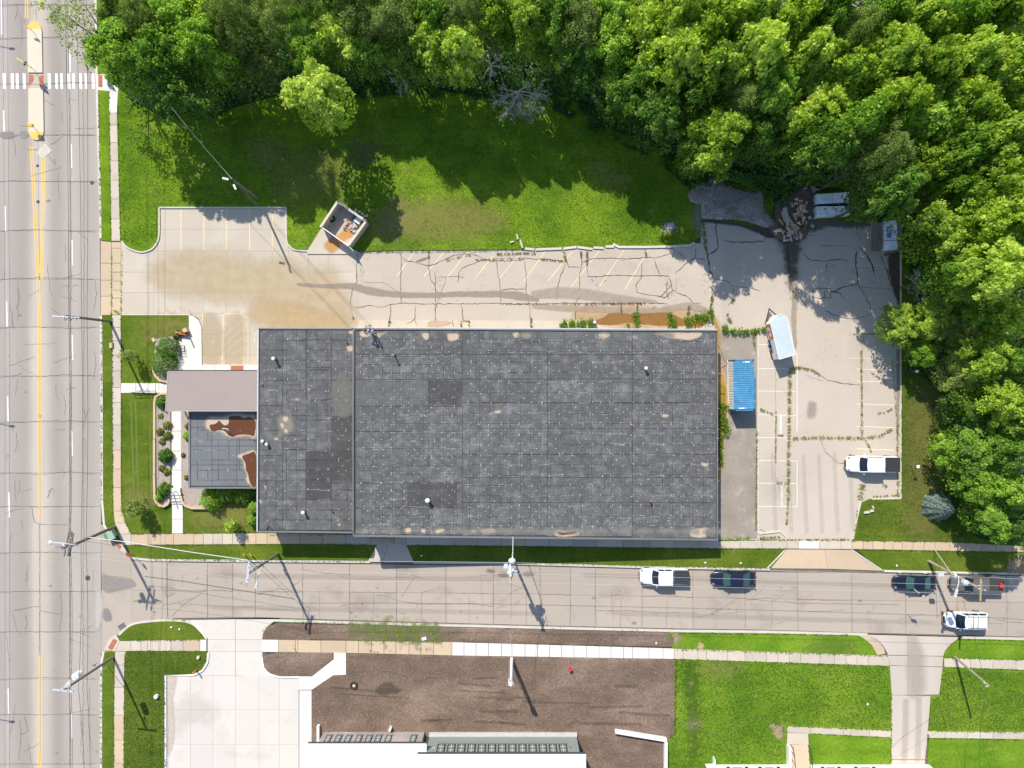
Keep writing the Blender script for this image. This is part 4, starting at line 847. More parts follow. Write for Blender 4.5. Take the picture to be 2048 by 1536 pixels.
def eys(i):
    if i == 0: return [661, 709, 759, 812, 863, 914, 966, 1016, 1068]
    if i == 1: return [661, 709, 759, 812, 863, 914, 966, 1016, 1069]
    if i == 2: return [662, 709, 758, 805, 857, 908, 955, 1005, 1071]
    if i == 3: return [663, 709, 758, 805, 857, 908, 955, 1005, 1073]
    return [664, 709, 758, 805, 857, 908, 955, 1005, 1076]
roof_sheets(P_east, [711, 857, 925, 1095, 1265, 1432], eys, MT['roof'])
roof_sheets(P_low, [381, 424, 474, 512], lambda i: [824, 855, 892, 930, 972], MT['roof_low'])
# board ridges and fastener dots
jm, jm2, dm = MB(), MB(), MB()
def line_on(mb, a, b, f, w, dz):
    A, B = Vector(f(*a, dz)), Vector(f(*b, dz)); d = (B - A).normalized(); n = Vector((-d.y, d.x, 0)) * w / 2
    mb.add([A - n, A + n, B + n, B - n], [(0, 3, 2, 1) if d.x > 0 else (0, 3, 2, 1)])
def dot(px, py, f, r=0.05):
    x, y, z = f(px, py, 0.014); a = random.uniform(0, 1.5); n = 5
    dm.add([(x + r * math.cos(a + 6.283 * i / n), y + r * math.sin(a + 6.283 * i / n), z) for i in range(n)] + [(x, y, z + 0.02)], [(i, (i + 1) % n, n) for i in range(n)])
random.seed(8)
def boards(f, x0, x1, y0, y1, px, py, dens):
    y = y0 + py; row = 0
    while y < y1:
        x = x0 + random.uniform(0, px)
        while x < x1:
            if random.random() < 0.9:
                L = min(x1, x + px * random.choice((1, 1, 2, 3))); line_on(jm if random.random() < 0.8 else jm2, (x, y + random.uniform(-.5, .5)), (L, y + random.uniform(-.5, .5)), f, random.uniform(0.02, 0.07), 0.0145)
            x += px
        x = x0 + px * .6
        while x < x1 - 2:
            if random.random() < 0.75: line_on(jm, (x, y - py), (x, y), f, random.uniform(0.02, 0.08), 0.0145)
            for k in range(random.choice((1, 2, 3, 4)) if dens > 0.5 else random.choice((0, 1, 1, 2))):
                if random.random() < 0.9: dot(x + random.choice((-2.4, 2.4)) + random.uniform(-.8, .8), y + random.choice((-1.8, 1.8)) + random.uniform(-.6, .6), f, random.uniform(0.035, 0.075))
            if random.random() < 0.8 * max(dens, .5): dot(x + px / 2 + random.uniform(-2, 2), y - py / 2 + random.uniform(-2, 2), f, random.uniform(0.035, 0.07))
            if random.random() < 0.03: line_on(jm2, (x, y + 2), (x + random.uniform(4, 12), y + 2 + random.uniform(-1, 1)), f, 0.08, 0.0146)
            x += px
        y += py; row += 1
boards(P_east, 712, 924, 662, 1066, 20.3, 16.8, 1.0)
boards(P_east, 927, 1431, 662, 1070, 20.3, 20.6, 1.0)
boards(P_west, 520, 705, 660, 1058, 20.3, 20.0, 0.4)
boards(P_low, 382, 511, 840, 972, 21, 20.0, 0.4)
tag(jm.build('board_ridges', MT['joint'], wh), kind='stuff'); tag(jm2.build('chalky_ridges', MT['joint2'], wh), kind='stuff'); tag(dm.build('fasteners', MT['dots'], wh), kind='stuff')
# coping
def coping(a, b, f, w=0.22, h=0.14, mat=None):
    A, B = f(*a, 0.04), f(*b, 0.04); MB().beam(A, B, w, h).build('coping', mat or MT['coping'], wh)
coping((706.5, 657), (706.5, 1071), P_east, 0.12); coping((711, 657.5), (1436, 661.5), P_east, 0.16); coping((1434.5, 665), (1434.5, 1079), P_east, 0.14); coping((708, 1071.5), (1436, 1079.5), P_east, 0.2)
coping((516.5, 659), (514.5, 1063), P_west, 0.14, mat=MT['galv']); coping((519, 657), (704, 657.5), P_west, 0.15); coping((517, 1063), (704, 1065), P_west, 0.17)
coping((379, 824), (379, 975), P_low, 0.2); coping((382, 975.5), (512, 975.5), P_low, 0.18)
# gutter line along the north eaves
MB().beam(P_east(711, 655, -0.1), P_east(1434, 659, -0.1), 0.12, 0.12).build('gutter', MT['galv'], wh)
# canopy roof, higher at its south side
cv = [G(336, 743, 3.7), G(515, 743, 3.7), G(515, 822, 4.25), G(331.5, 822, 4.25)]
mb = MB(); mb.add([(a[0], a[1], a[2]) for a in cv[::-1]] + [(a[0], a[1], a[2] - 0.25) for a in cv[::-1]], [(0, 1, 2, 3), (4, 5, 1, 0), (5, 6, 2, 1), (6, 7, 3, 2), (7, 4, 0, 3), (7, 6, 5, 4)])
cr = mb.build('canopy_roof', MT['brown_roof'], wh)
edge = plain('canopy_trim', (0.38, 0.33, 0.31), 0.5)
for a, b in ((0, 1), (2, 3), (3, 0)):
    A, B = Vector(cv[a]), Vector(cv[b]); MB().beam(A, B, 0.10, 0.07).build('trim', edge, cr)
MB().beam(Vector(cv[0]) + Vector((0, 0.12, -0.15)), Vector(cv[1]) + Vector((0, 0.12, -0.15)), 0.12, 0.14).build('canopy_gutter', MT['black'], wh)
for px, py in ((352, 752), (352, 814), (420, 752), (500, 752)):
    x, y, _ = G(px, py, 2.0); MB().cyl((x, y, 0), (x, y, 3.55), 0.10, n=8).build('canopy_post', MT['steel'], wh)
MB().prism([G2(381, 748, 3.0), G2(514, 748, 3.0), G2(514, 824, 3.0), G2(381, 824, 3.0)], 0.0, 3.4).build('wall', bpy.data.materials['front_wall_panel'], wh)
# puddles and dirt on the roofs
def rp(f, pts, rgb, a=0.95, soft=0.25, noise=0.3, hard=True, rough=0.4, nsc=1.6, name='roof_dirt', sm=3):
    _pz[0] = (_pz[0] % 12); patch(name, pts, rgb, soft=soft, alpha=a, noise=noise, nsc=nsc, rough=rough, hard=hard, parent=wh, zf=lambda x, y: f(x, y, 0.0015), sm=sm)
tan = (0.55, 0.44, 0.33); brn = (0.15, 0.055, 0.02)
def Q(s, ox, oy, k): return [(ox + a / k, oy + b / k) for a, b in s]
rp(P_low, [(411, 846), (414, 838), (424, 832), (445, 833), (470, 826), (500, 829), (512, 832), (512, 875), (495, 872), (475, 874), (455, 873), (442, 864), (428, 862), (414, 858)], tan, soft=0.7, hard=False, noise=0.2)
rp(P_low, [(419, 852), (422, 849), (430, 848), (436, 843), (439, 841), (444, 847), (449, 851), (456, 849), (458, 843), (458, 834), (466, 832), (480, 832), (486, 838), (490, 836), (500, 834), (509, 840), (512, 850), (508, 872), (500, 870), (480, 869), (465, 873), (455, 868), (446, 860), (436, 861), (428, 863), (421, 858)], (0.13, 0.05, 0.02), soft=.5, noise=0.5, rough=0.2, name='roof_puddle')
rp(P_low, [(476, 910), (490, 906), (512, 904), (512, 973), (500, 970), (492, 960), (494, 950), (488, 935), (486, 920), (476, 915)], tan, soft=0.5, hard=False, noise=0.2)
rp(P_low, [(484, 912), (495, 908), (512, 908), (512, 972), (503, 970), (499, 962), (497, 950), (492, 940), (492, 932), (489, 922)], (0.13, 0.05, 0.02), soft=.5, noise=0.5, rough=0.2, name='roof_puddle')
for p in ([(720, 665), (728, 662), (738, 664), (742, 670), (734, 674), (722, 673)], [(752, 668), (765, 665), (775, 664), (764, 672), (756, 676)], [(844, 667), (856, 666), (858, 676), (852, 680), (845, 674)], [(895, 669), (905, 667), (916, 668), (917, 676), (906, 682), (897, 680)], [(1024, 667), (1036, 665), (1040, 672), (1030, 675)], [(1042, 667), (1062, 668), (1060, 675), (1048, 676)], [(1198, 668), (1214, 666), (1220, 671), (1208, 678), (1200, 674)], [(1266, 671), (1276, 671), (1275, 678), (1266, 676)],
          [(1308, 667), (1330, 665), (1370, 666), (1403, 666), (1396, 675), (1380, 680), (1358, 678), (1340, 677), (1325, 673)], [(1108, 1066), (1116, 1060), (1130, 1062), (1152, 1060), (1157, 1070), (1130, 1073), (1112, 1072)], [(1379, 1066), (1386, 1058), (1416, 1056), (1410, 1064), (1412, 1074), (1385, 1074)], [(1402, 925), (1412, 927), (1418, 926), (1413, 933), (1405, 931)], [(1325, 829), (1336, 829), (1336, 834), (1326, 834)], [(810, 1058), (820, 1056), (823, 1062), (814, 1066)], [(843, 1058), (852, 1059), (850, 1064), (844, 1065)], [(869, 1062), (884, 1058), (888, 1062), (876, 1066)], [(960, 1060), (985, 1057), (992, 1064), (970, 1067)], [(940, 1062), (952, 1060), (950, 1066)], [(728, 1058), (736, 1062), (732, 1066)], [(990, 822), (1000, 821), (1001, 825), (991, 826)]):
    rp(P_east, p, tan, 0.9, 0.35, 0.6, hard=False, rough=0.9)
for p in ([(730, 667), (736, 669), (735, 672), (730, 670)], [(847, 669), (853, 670), (852, 674), (847, 672)], [(900, 672), (907, 670), (911, 674), (906, 679), (901, 677)], [(1115, 1063), (1130, 1065), (1150, 1061), (1154, 1066), (1140, 1069), (1120, 1070)]): rp(P_east, p, brn, 0.95, 0.12, 0.3, rough=0.3, name='roof_puddle')
for p in ([(566, 834), (576, 834), (575, 843), (567, 842)], [(561, 846), (568, 848), (567, 856), (562, 855)], [(569, 858), (576, 860), (574, 866), (569, 864)], [(694, 693), (705, 692), (707, 700), (697, 703)], [(697, 663), (706, 662), (706, 667), (699, 667)], [(549, 876), (556, 876), (553, 881)], [(519, 1000), (524, 1002), (522, 1007)], [(528, 970), (533, 974), (531, 979)], [(615, 777), (620, 778), (618, 782)], [(592, 797), (597, 798), (595, 802)], [(676, 1048), (681, 1048), (679, 1053)]): rp(P_west, p, tan, 0.85, 0.3, 0.5, hard=False, rough=0.9)
rp(P_west, [(556, 836), (570, 830), (585, 838), (586, 858), (575, 868), (560, 864)], (0.34, 0.31, 0.24), 0.55, 0.9, 0.6, hard=False, rough=0.9)
rp(P_west, [(666, 762), (704, 762), (704, 828), (668, 828)], (0.22, 0.22, 0.19), 0.5, 0.6, 0.6, hard=False, rough=0.9)
for x in range(715, 1430, 46):
    rp(P_east, [(x, 1058), (x + 36, 1057), (x + 40, 1068), (x + 4, 1067)], (0.30, 0.29, 0.26), 0.5, 0.8, 1.4, hard=False, rough=0.9)
    if random.random() < .6: rp(P_east, [(x, 665), (x + 30, 665), (x + 34, 676), (x + 4, 678)], (0.20, 0.21, 0.20), 0.5, 0.8, 1.2, hard=False, rough=0.9)
rp(P_east, [(814, 966), (914, 967), (914, 1014), (814, 1012)], (0.095, 0.092, 0.088), 0.4, 0.15, 0.2, hard=False, rough=0.9, sm=1)
rp(P_east, [(712, 760), (856, 760), (856, 810), (712, 812)], (0.20, 0.20, 0.195), 0.35, 0.2, 0.3, hard=False, rough=0.9, sm=1)
rp(P_east, [(857, 760), (923, 762), (923, 810), (857, 808)], (0.095, 0.092, 0.09), 0.35, 0.15, 0.2, hard=False, rough=0.9, sm=1)
rp(P_west, [(612, 904), (662, 904), (662, 1000), (612, 1000)], (0.085, 0.083, 0.08), 0.45, 0.3, 0.5, hard=False, rough=0.9, sm=1)
rp(P_west, [(664, 834), (704, 834), (704, 960), (664, 960)], (0.085, 0.083, 0.08), 0.4, 0.4, 0.5, hard=False, rough=0.9, sm=1)
# roof vents
def vent(px, py, f, r, h, cap, mat, capmat=None, name='roof_vent'):
    x, y, z = f(px, py, 0); z -= 0.02
    v = MB().cyl((x, y, z), (x, y, z + h), r * 0.55, n=10).build(name, mat, wh)
    MB().cyl((x, y, z + 0.01), (x, y, z + 0.06), r * 1.3, r * 0.8, n=12).build('flashing', MT['seam'], v)
    if cap: MB().cyl((x, y, z + h), (x, y, z + h + r * 0.5), r, r * 0.6, n=12).build('vent_cap', capmat or MT['white_metal'], v)
vent(552, 718, P_west, 0.22, 1.05, 1, MT['steel']); vent(790, 711, P_east, 0.14, 1.3, 1, MT['black'], MT['steel']); vent(1290, 737, P_east, 0.22, 0.8, 1, MT['steel']); vent(857, 999, P_east, 0.28, 0.95, 1, MT['galv'])
vent(610, 1023, P_west, 0.22, 0.9, 1, MT['steel']); vent(667, 1024, P_west, 0.10, 0.45, 0, MT['black']); vent(527, 882, P_west, 0.2, 0.45, 1, MT['steel']); vent(536, 888, P_west, 0.2, 0.6, 1, MT['steel'])
vent(526, 771, P_west, 0.09, 0.35, 0, MT['black']); vent(1299, 1000, P_east, 0.14, 0.8, 1, MT['steel'], plain('rusty_cap', (0.33, 0.19, 0.13), 0.9)); vent(695, 687, P_west, 0.1, 0.35, 0, MT['black'])
vent(457, 858, P_low, 0.09, 0.9, 0, MT['steel']); vent(508, 880, P_low, 0.08, 0.3, 0, MT['black'])
x, y, z = P_low(455, 856); MB().tube([(x - .25, y, z + .9), (x + .1, y, z + 1.0), (x + .45, y - .1, z + .95), (x + .5, y - .3, z + .7)], 0.06).build('pipe_elbow', MT['galv'], wh)
a = P_west(533, 1060); b = P_west(538, 1050); c = P_west(545, 1060); MB().tube([a, (b[0], b[1], b[2] + .3), c], 0.04).build('guy_bracket', MT['black'], wh)
x, y, z = P_east(1437, 747, -0.4); MB().tube([(x, y, z), (x + 0.5, y - 0.02, z + 0.02)], 0.05).build('wall_pipe', MT['steel'], wh)
# service mast on the north edge
sm = thing('service_mast', 'electric service mast with tangled black cables on the north roof edge', 'mast', P_east(743, 663))
bx, by, bz = P_east(743, 663); 
MB().cyl((bx, by, bz - 1.2), (bx, by, bz + 1.9), 0.07, n=8).build('mast_pipe', MT['galv'], sm)
MB().cyl((bx + .45, by - .1, bz - 1.2), (bx + .45, by - .1, bz + 1.7), 0.06, n=8).build('mast_pipe', MT['galv'], sm)
for q in range(9):
    t = random.uniform(0, 6.28); rr = random.uniform(.25, .7)
    MB().tube([(bx, by, bz + 1.9), (bx + rr * math.cos(t), by + rr * math.sin(t), bz + 1.6), (bx + .8 * rr * math.cos(t + .8), by + rr * math.sin(t + .8), bz + 1.2), (bx + .2, by, bz + .6)], 0.03).build('cable', MT['black'] if q % 3 else MT['galv'], sm)
for q in ((0.0, 0.0), (.45, -.1)): MB().ell((bx + q[0], by + q[1], bz + 1.9), (.16, .16, .14)).build('weather_head', MT['steel'], sm)

# ------------------------------------------------------------------ white roofed buildings at the bottom
wr = M('bright_white_roof', (0.88, 0.88, 0.88), 0.015, 0.3, 0.015, 5, rough=0.6)
trim = plain('dark_gutter', (0.06, 0.065, 0.07), 0.5); frame = plain('black_window_frame', (0.03, 0.032, 0.035), 0.5)
glass = plain('window_glass', (0.16, 0.19, 0.19), 0.08, spec=0.8); sill = plain('pale_sill', (0.22, 0.22, 0.21), 0.6)
mull = plain('pale_mullion', (0.6, 0.61, 0.6), 0.5)
def frontwin(root, x, yw, z0, h, w, proud=0.06):
    f = MB().box((x, yw + proud / 2 + .005, z0 + h / 2), (w, proud, h)).build('window', frame, root)
    MB().box((x, yw + proud + .012, z0 + h / 2), (w * .72, 0.03, h * .86)).build('pane', glass, f)
    MB().box((x, yw + proud + .03, z0 + h / 2), (0.05, 0.03, h * .84)).build('mullion', mull, f)
    MB().box((x, yw + proud + .032, z0 + h * .62), (w * .7, 0.03, 0.06)).build('mullion', mull, f)
    MB().box((x, yw + proud + .032, z0 + h * .3), (w * .7, 0.03, 0.05)).build('mullion', mull, f)
    MB().box((x, yw + .1, z0 - .05), (w * 1.05, 0.2, 0.08)).build('sill', sill, f)
wood = M('grey_wood_siding', (0.36, 0.31, 0.285), 0.2, 0.6, 0.12, 9, c2=(0.47, 0.42, 0.40), c2sc=1.2, c2stretch=(.4, 1, 4))
pan = M('green_grey_panel', (0.235, 0.26, 0.25), 0.03, 0.4, 0.03, 9)
yb = G(0, 1464)[1]
b1 = thing('white_roofed_building', 'lower white roofed building with grey wood siding at the bottom left', 'building', (G(740, 0)[0], yb, 0))
xl, xr = G(648, 0)[0], G(849, 0)[0]
MB().box(((xl + xr) / 2, yb - 8, 1.85), (xr - xl, 16, 3.9)).build('wall', wood, b1)
for k in range(11): MB().box(((xl + xr) / 2, yb + 0.012, 0.2 + k * 0.34), (xr - xl, 0.03, 0.31)).build('siding_board', wood, b1)
for px in (657, 677, 697, 718, 738, 757, 777, 827): frontwin(b1, G(px, 0)[0] * (1 - 0.018) , yb + 0.02, 1.0, 1.9, 0.75)
mb = MB(); a = [G(616, 1487, 4.0), G(853, 1487, 4.0)]; yy = a[0][1]
mb.prism([(a[0][0], yy), (a[1][0], yy), (a[1][0], yy - 2.2), (G(838, 1487, 4.0)[0], yy - 2.2), (G(838, 1487, 4.)[0], yy - 18), (a[0][0], yy - 18)], 3.85, 4.0); mb.build('roof', wr, b1)
MB().box(((a[0][0] + a[1][0]) / 2, yy + .07, 3.93), (a[1][0] - a[0][0], .14, .16)).build('gutter', trim, b1)

b2 = thing('white_roofed_building', 'taller white roofed building with dark panels and thirteen windows', 'building', (G(1005, 0)[0], G(0, 1471)[1], 0))
yb = G(0, 1471.0)[1]; xl, xr = G(859.5, 0)[0], G(1153, 0)[0]
MB().box(((xl + xr) / 2, yb - 8, 2.75), (xr - xl, 16, 5.6)).build('wall', pan, b2)
MB().box(((xl + xr) / 2, yb + .22, .1), (xr - xl + .1, .42, .5)).build('plinth', M('rough_ledge', (0.5, 0.48, 0.45), 0.1, 1, .2, 8), b2)
MB().box((xl - .25, yb - 8, 2.0), (.5, 15.6, 4.1)).build('side_panel', trim, b2)
for k in range(13): frontwin(b2, G(882 + k * 20.35, 0)[0] * (1 - 0.035), yb, 2.2, 2.5, 0.95)
h = 5.6; A = G(835, 1508, h); B = G(1172, 1508, h)
MB().prism([A[:2], B[:2], (B[0], B[1] - 18), (A[0], A[1] - 18)], h - .18, h).build('roof', wr, b2)
MB().box(((A[0] + B[0]) / 2, A[1] + .07, h - .09), (B[0] - A[0], .14, .2)).build('gutter', trim, b2)
MB().tube([(G(866, 1484, 2.5)[0], yb + .04, 3.2), (G(869, 1484, 2.5)[0] + .1, yb + .04, 3.2), (G(869, 1484, 2.5)[0] + .1, yb + .04, 2.0)], .04).build('pipe', MT['galv'], b2)
MB().ell((G(1141, 1495, 3.3)[0], yb + .06, 3.0), (.07, .06, .07)).build('wall_lamp', frame, b2)
tag(MB().prism([G2(633.5, 1452, .5), G2(638.5, 1452, .5), G2(638.5, 1492, .5), G2(633.5, 1492, .5)], -.1, .55).build('low_wall', MT['curb_new']), 'short white low wall left of the grey wood siding', 'wall')
tag(MB().box((*G2(780.5, 1457, .3), .3), (.28, .42, .7), R(-20)).build('vent_box', MT['curb_new']), 'small white vent box on soil above the wood siding', 'vent box')
rw = thing('retaining_wall', 'white L shaped retaining wall at the foot of the soil yard', 'wall', G(1300, 1490))
k = [G(1231, 1463, .7), G(1334, 1480, .7), G(1333, 1640, .7)]
MB().beam((k[0][0], k[0][1] - .1, .3), (k[1][0], k[1][1] - .1, .3), .32, .85).build('wall_section', MT['curb_new'], rw)
MB().beam((k[1][0] - .1, k[1][1] - .3, .3), (k[2][0] - .1, k[2][1], .3), .36, .85).build('wall_section', MT['curb_new'], rw)
# white house bottom right
hs = thing('white_house', 'white sided house with dark shutters at the bottom edge', 'house', G(1640, 1528))
white = M('white_siding', (0.80, 0.80, 0.80), .03, .5, .02, 6); yb = G(0, 1529)[1]
for x0, x1 in ((1426, 1578), (1619, 1858)):
    xa, xb = G(x0, 0)[0], G(x1, 0)[0]
    w = MB().box(((xa + xb) / 2, yb - 4, 1.5), (xb - xa, 8, 3.1)).build('wall', white, hs)
    for kx in range(9): MB().box(((xa + xb) / 2, yb + .008, .2 + kx * .32), (xb - xa, .02, .3)).build('siding_board', white, w)
MB().box((G(1600, 0)[0], yb - 5, 1.4), (G(1640, 0)[0] - G(1560, 0)[0], 8, 2.9)).build('wall', white, hs)
for sx in (1459, 1496, 1523, 1560, 1649, 1682, 1716, 1752):
    MB().box((G(sx, 0)[0] * .985, yb + .05, 1.4), (.38, .06, 1.5)).build('shutter', frame, hs)
for sx, ww in ((1477, 1.5), (1541, 1.2), (1665, 1.2), (1734, 1.4)):
    f = MB().box((G(sx, 0)[0] * .985, yb + .04, 1.4), (ww, .05, 1.3)).build('window', mull, hs); MB().box((G(sx, 0)[0] * .985, yb + .07, 1.4), (ww * .8, .03, 1.1)).build('pane', glass, f)
xa, xb = G(1405, 0)[0], G(1880, 0)[0]
MB().box(((xa + xb) / 2, yb - 4.3, 3.1), (xb - xa, 9, .15)).build('roof', plain('grey_shingle', (.2, .2, .2), .9), hs)
xa, xb = G(1410, 0)[0], G(1426, 0)[0]; MB().box(((xa + xb) / 2, yb + .0, .5), (xb - xa, .2, 1.0)).build('fence_stub', white, hs); MB().box((xb, G(0, 1520)[1], .5), (.1, 1.0, 1.0)).build('fence_stub', white, hs)
rp_ = thing('entry_ramp', 'raised concrete entry ramp with black handrails before the white house', 'ramp', G(1597, 1500))
MB().prism([G2(1574, 1466), G2(1616, 1467), G2(1617, 1489), G2(1574, 1488)], -.1, .06).build('slab', MT['walk'], rp_)
mb = MB(); mb.add([(*G2(1575, 1489), .08), (*G2(1616, 1489), .08), (*G2(1616, 1560), .9), (*G2(1575, 1560), .9), (*G2(1575, 1489), -.1), (*G2(1616, 1489), -.1), (*G2(1616, 1560), -.1), (*G2(1575, 1560), -.1)], [(0, 3, 2, 1), (4, 5, 1, 0), (0, 4, 7, 3), (1, 2, 6, 5)]); mb.build('ramp_deck', MT['walk_tan'], rp_)
MB().prism([G2(1573, 1488), G2(1577, 1488), G2(1577, 1560), G2(1573, 1560)], -.1, .95).build('cheek_wall', MT['curb_new'], rp_)
for X in (1581, 1615):
    a, b, c = (*G2(X, 1489), .95), (*G2(X + 1, 1505), 1.2), (*G2(X + 2, 1560), 1.8)
    MB().tube([(a[0], a[1], .1), a, b, c], .035).build('handrail', frame, rp_)
    for yq in (1500, 1515, 1530): MB().cyl((*G2(X, yq), .2), (*G2(X, yq), 1.3), .025, n=5).build('baluster', frame, rp_)

# ------------------------------------------------------------------ planting beds and steps at the front
bw = M('tan_block_wall', (0.56, 0.42, 0.28), .08, 1.0, .08, 7)
bd1 = thing('planting_bed', 'long gravel bed with rounded tan wall beside the front lawn', 'planter', G(325, 900))
out1 = [(311, 800), (313, 793), (322, 788), (342, 787), (342, 1000), (338, 1008), (328, 1012), (318, 1008), (312, 998)]
MB().prism([G2(*p) for p in out1], -.05, .18).build('gravel_fill', MT['gravel'], bd1)
curb([(342, 786), (322, 788), (313, 794), (311, 804), (311, 878)], bw, .26, .34, name='bed_wall', parent=bd1, bot=-.1)
curb([(311, 879), (311, 948)], bw, .26, .38, name='bed_wall', parent=bd1, bot=-.1)
curb([(311, 949), (312, 996), (316, 1004), (322, 1010), (330, 1012), (337, 1008), (341, 1000), (342, 985)], bw, .26, .42, name='bed_wall', parent=bd1, bot=-.1)
bd2 = thing('planting_bed', 'gravel bed between white path and low roof, rounded at its foot', 'planter', G(372, 980))
MB().prism([G2(*p) for p in ((363, 822), (379, 822), (379, 976), (414, 976), (414, 1014), (386, 1015), (374, 1010), (366, 1000), (364, 985))], -.05, .2).build('gravel_fill', MT['gravel'], bd2)
curb([(365, 992), (367, 1002), (374, 1010), (386, 1015), (416, 1015)], bw, .26, .5, name='bed_wall', parent=bd2, bot=-.1)
bd3 = thing('planting_bed', 'small gravel bed with curved tan wall beside the bike rack apron', 'planter', G(330, 730))
MB().prism([G2(*p) for p in ((312, 678), (350, 672), (354, 680), (354, 742), (340, 764), (322, 762), (311, 750), (308, 735))], -.05, .15).build('gravel_fill', MT['gravel'], bd3)
curb([(308, 732), (309, 742), (314, 753), (322, 761), (338, 764)], bw, .28, .34, name='bed_wall', parent=bd3, bot=-.1)
tag(MB().box((*G2(309, 680), .12), (.35, .5, .3), R(30)).build('block', bw), 'loose tan wall block at the tip of the bike rack bed', 'block')
st = thing('front_steps', 'four concrete steps with dark handrails on the white path', 'steps', G(353, 993))
for k_ in range(4):
    y0 = 983 + k_ * 6.2; MB().prism([G2(343, y0), G2(365, y0), G2(365, y0 + 6.2), G2(343, y0 + 6.2)], -.1, .5 - .12 * k_).build('step', MT['walk_new'], st)
    MB().prism([G2(342, y0 + 5.6, .4), G2(365, y0 + 5.6, .4), G2(365, y0 + 6.6, .4), G2(342, y0 + 6.6, .4)], -.1, .44 - .12 * k_).build('nosing', frame, st)
for X in (346, 357):
    MB().tube([(*G2(X, 981), .5), (*G2(X, 981), 1.3), (*G2(X + 4, 1004), 1.1), (*G2(X + 4, 1004), .1)], .035).build('handrail', frame, st)
MB().prism([G2(*p) for p in ((343, 975), (364, 975), (364, 984), (343, 984))], -.1, .52).build('landing', MT['walk_new'], st)
br = thing('bike_rack', 'small black bike rack on the pale apron', 'bike rack', G(362, 697))
for yq in (692, 697.5, 703): MB().tube([(*G2(356, yq), .03), (*G2(356, yq), .75), (*G2(369, yq), .75), (*G2(369, yq), .03)], .03).build('hoop', frame, br)
for X in (356, 369): MB().beam((*G2(X, 691), .06), (*G2(X, 704), .06), .06, .05).build('base_bar', frame, br)
sg = thing('wood_sign', 'low orange brown timber bar with a tan box on it', 'bench', G(367, 668))
MB().beam((*G2(356, 665.5), .35), (*G2(378, 669), .35), .34, .5).build('timber_bar', M('orange_brown_timber', (.42, .17, .04), .1, 1, .15, 8), sg)
MB().box((*G2(371.5, 660.5, .5), .45), (.5, .48, .7), R(25)).build('tan_box', bw, sg)
MB().box((*G2(357.5, 665.3), .66), (.22, .2, .1)).build('cap', bw, sg); MB().cyl((*G2(377, 668), 0), (*G2(377, 668), 1.9), .09, n=8).build('post', frame, sg)
rl = thing('ramp_rail', 'grey handrail along the entry ramp', 'handrail', G(285, 785))
MB().tube([(*G2(266, 784), .05), (*G2(266, 784), .9), (*G2(311, 782), .9), (*G2(311, 782), .05)], .04).build('top_rail', MT['steel'], rl)
MB().tube([(*G2(266, 784), .5), (*G2(311, 782), .5)], .03).build('mid_rail', MT['steel'], rl)
for X in (278, 289, 300): MB().cyl((*G2(X, 783.5), .05), (*G2(X, 783.5), .9), .025, n=5).build('rail_post', MT['steel'], rl)

# ------------------------------------------------------------------ bin enclosure
en = thing('bin_enclosure', 'open tan block enclosure turned diagonally at the lot edge', 'enclosure', G(685, 445))
ew = M('enclosure_block', (.52, .46, .37), .06, .8, .08, 7); top = M('enclosure_cap', (.63, .55, .44), .05, .8, .06, 7)
hz = 1.75
c0, c1, c2_, c3 = [Vector(G(*p, hz)) for p in ((675, 402.5), (731.5, 442), (696, 491), (641.5, 453))]
def ewall(a, b):
    a0, b0 = a.copy(), b.copy(); a0.z = b0.z = 0
    w = MB().beam((a.x, a.y, hz / 2 - .1), (b.x, b.y, hz / 2 - .1), .22, hz).build('block_wall', ew, en)
    MB().beam((a.x, a.y, hz + .02 - .1), (b.x, b.y, hz + .02 - .1), .28, .1).build('wall_cap', top, w)
ewall(c3, c0); ewall(c0, c1); ewall(c1, c2_)
plate_pts = [(676, 404), (731, 444), (700, 496), (718, 516), (700, 503), (617, 502), (644, 456)]
plate('enclosure_pad', [(675, 404), (732, 444), (699, 494), (722, 506), (716, 508), (614, 508), (614, 502), (644, 455)], MT['lot_new'], z1=0.012, label='concrete pad under the bin enclosure')
patch('rust_wash', [(675, 470), (700, 458), (706, 470), (690, 480), (672, 500), (660, 504), (650, 490), (662, 478)], (.60, .30, .10), z=.006, alpha=.75, soft=.8, noise=.8, label='orange rust stain on the enclosure pad')
gt = MB().tube([(c3.x, c3.y, 1.6), (c2_.x, c2_.y, 1.6)], .06).build('gate_bar', MT['galv'], en)
gp = M('gate_panel_grey', (.42, .43, .45), .05, .5, .05, 6)
MB().beam((c3.x, c3.y, .85), ((c3.x + c2_.x) / 2, (c3.y + c2_.y) / 2, .85), .05, 1.3).build('gate_panel', gp, en)
MB().beam((c2_.x * .53 + c3.x * .47, c2_.y * .53 + c3.y * .47, .85), (c2_.x, c2_.y, .85), .05, 1.3).build('gate_panel', gp, en)
gg = Vector(G(706, 501, 1.7)); MB().beam((c2_.x, c2_.y, .85), (gg.x, gg.y, .85), .06, 1.6).build('gate_leaf', MT['white_metal'], en)
for c in (c3, c2_): MB().cyl((c.x, c.y, 0), (c.x, c.y, 1.85), .1, n=8).build('gate_post', MT['galv'], en)
tag(MB().box((*G2(717, 441, .6), .45), (.75, .75, .85), R(-35)).build('appliance', MT['white_metal']), 'white appliance dumped in the right corner of the enclosure', 'appliance')
o = tag(MB().box((*G2(708, 436, .6), .3), (.45, .6, .6), R(-35)).build('bin_box', plain('blue_plastic', (.05, .13, .30), .5)), 'blue box dumped beside the white appliance', 'box')
tag(MB().box((*G2(725, 444, .6), .35), (.5, .5, .7), R(-35)).build('cardboard_box', plain('dark_cardboard', (.10, .07, .06), .9)), 'dark box in the far right corner of the enclosure', 'box')
ty = thing('dumped_tyre', 'black tyre leaning inside the enclosure', 'tyre', G(666, 438))
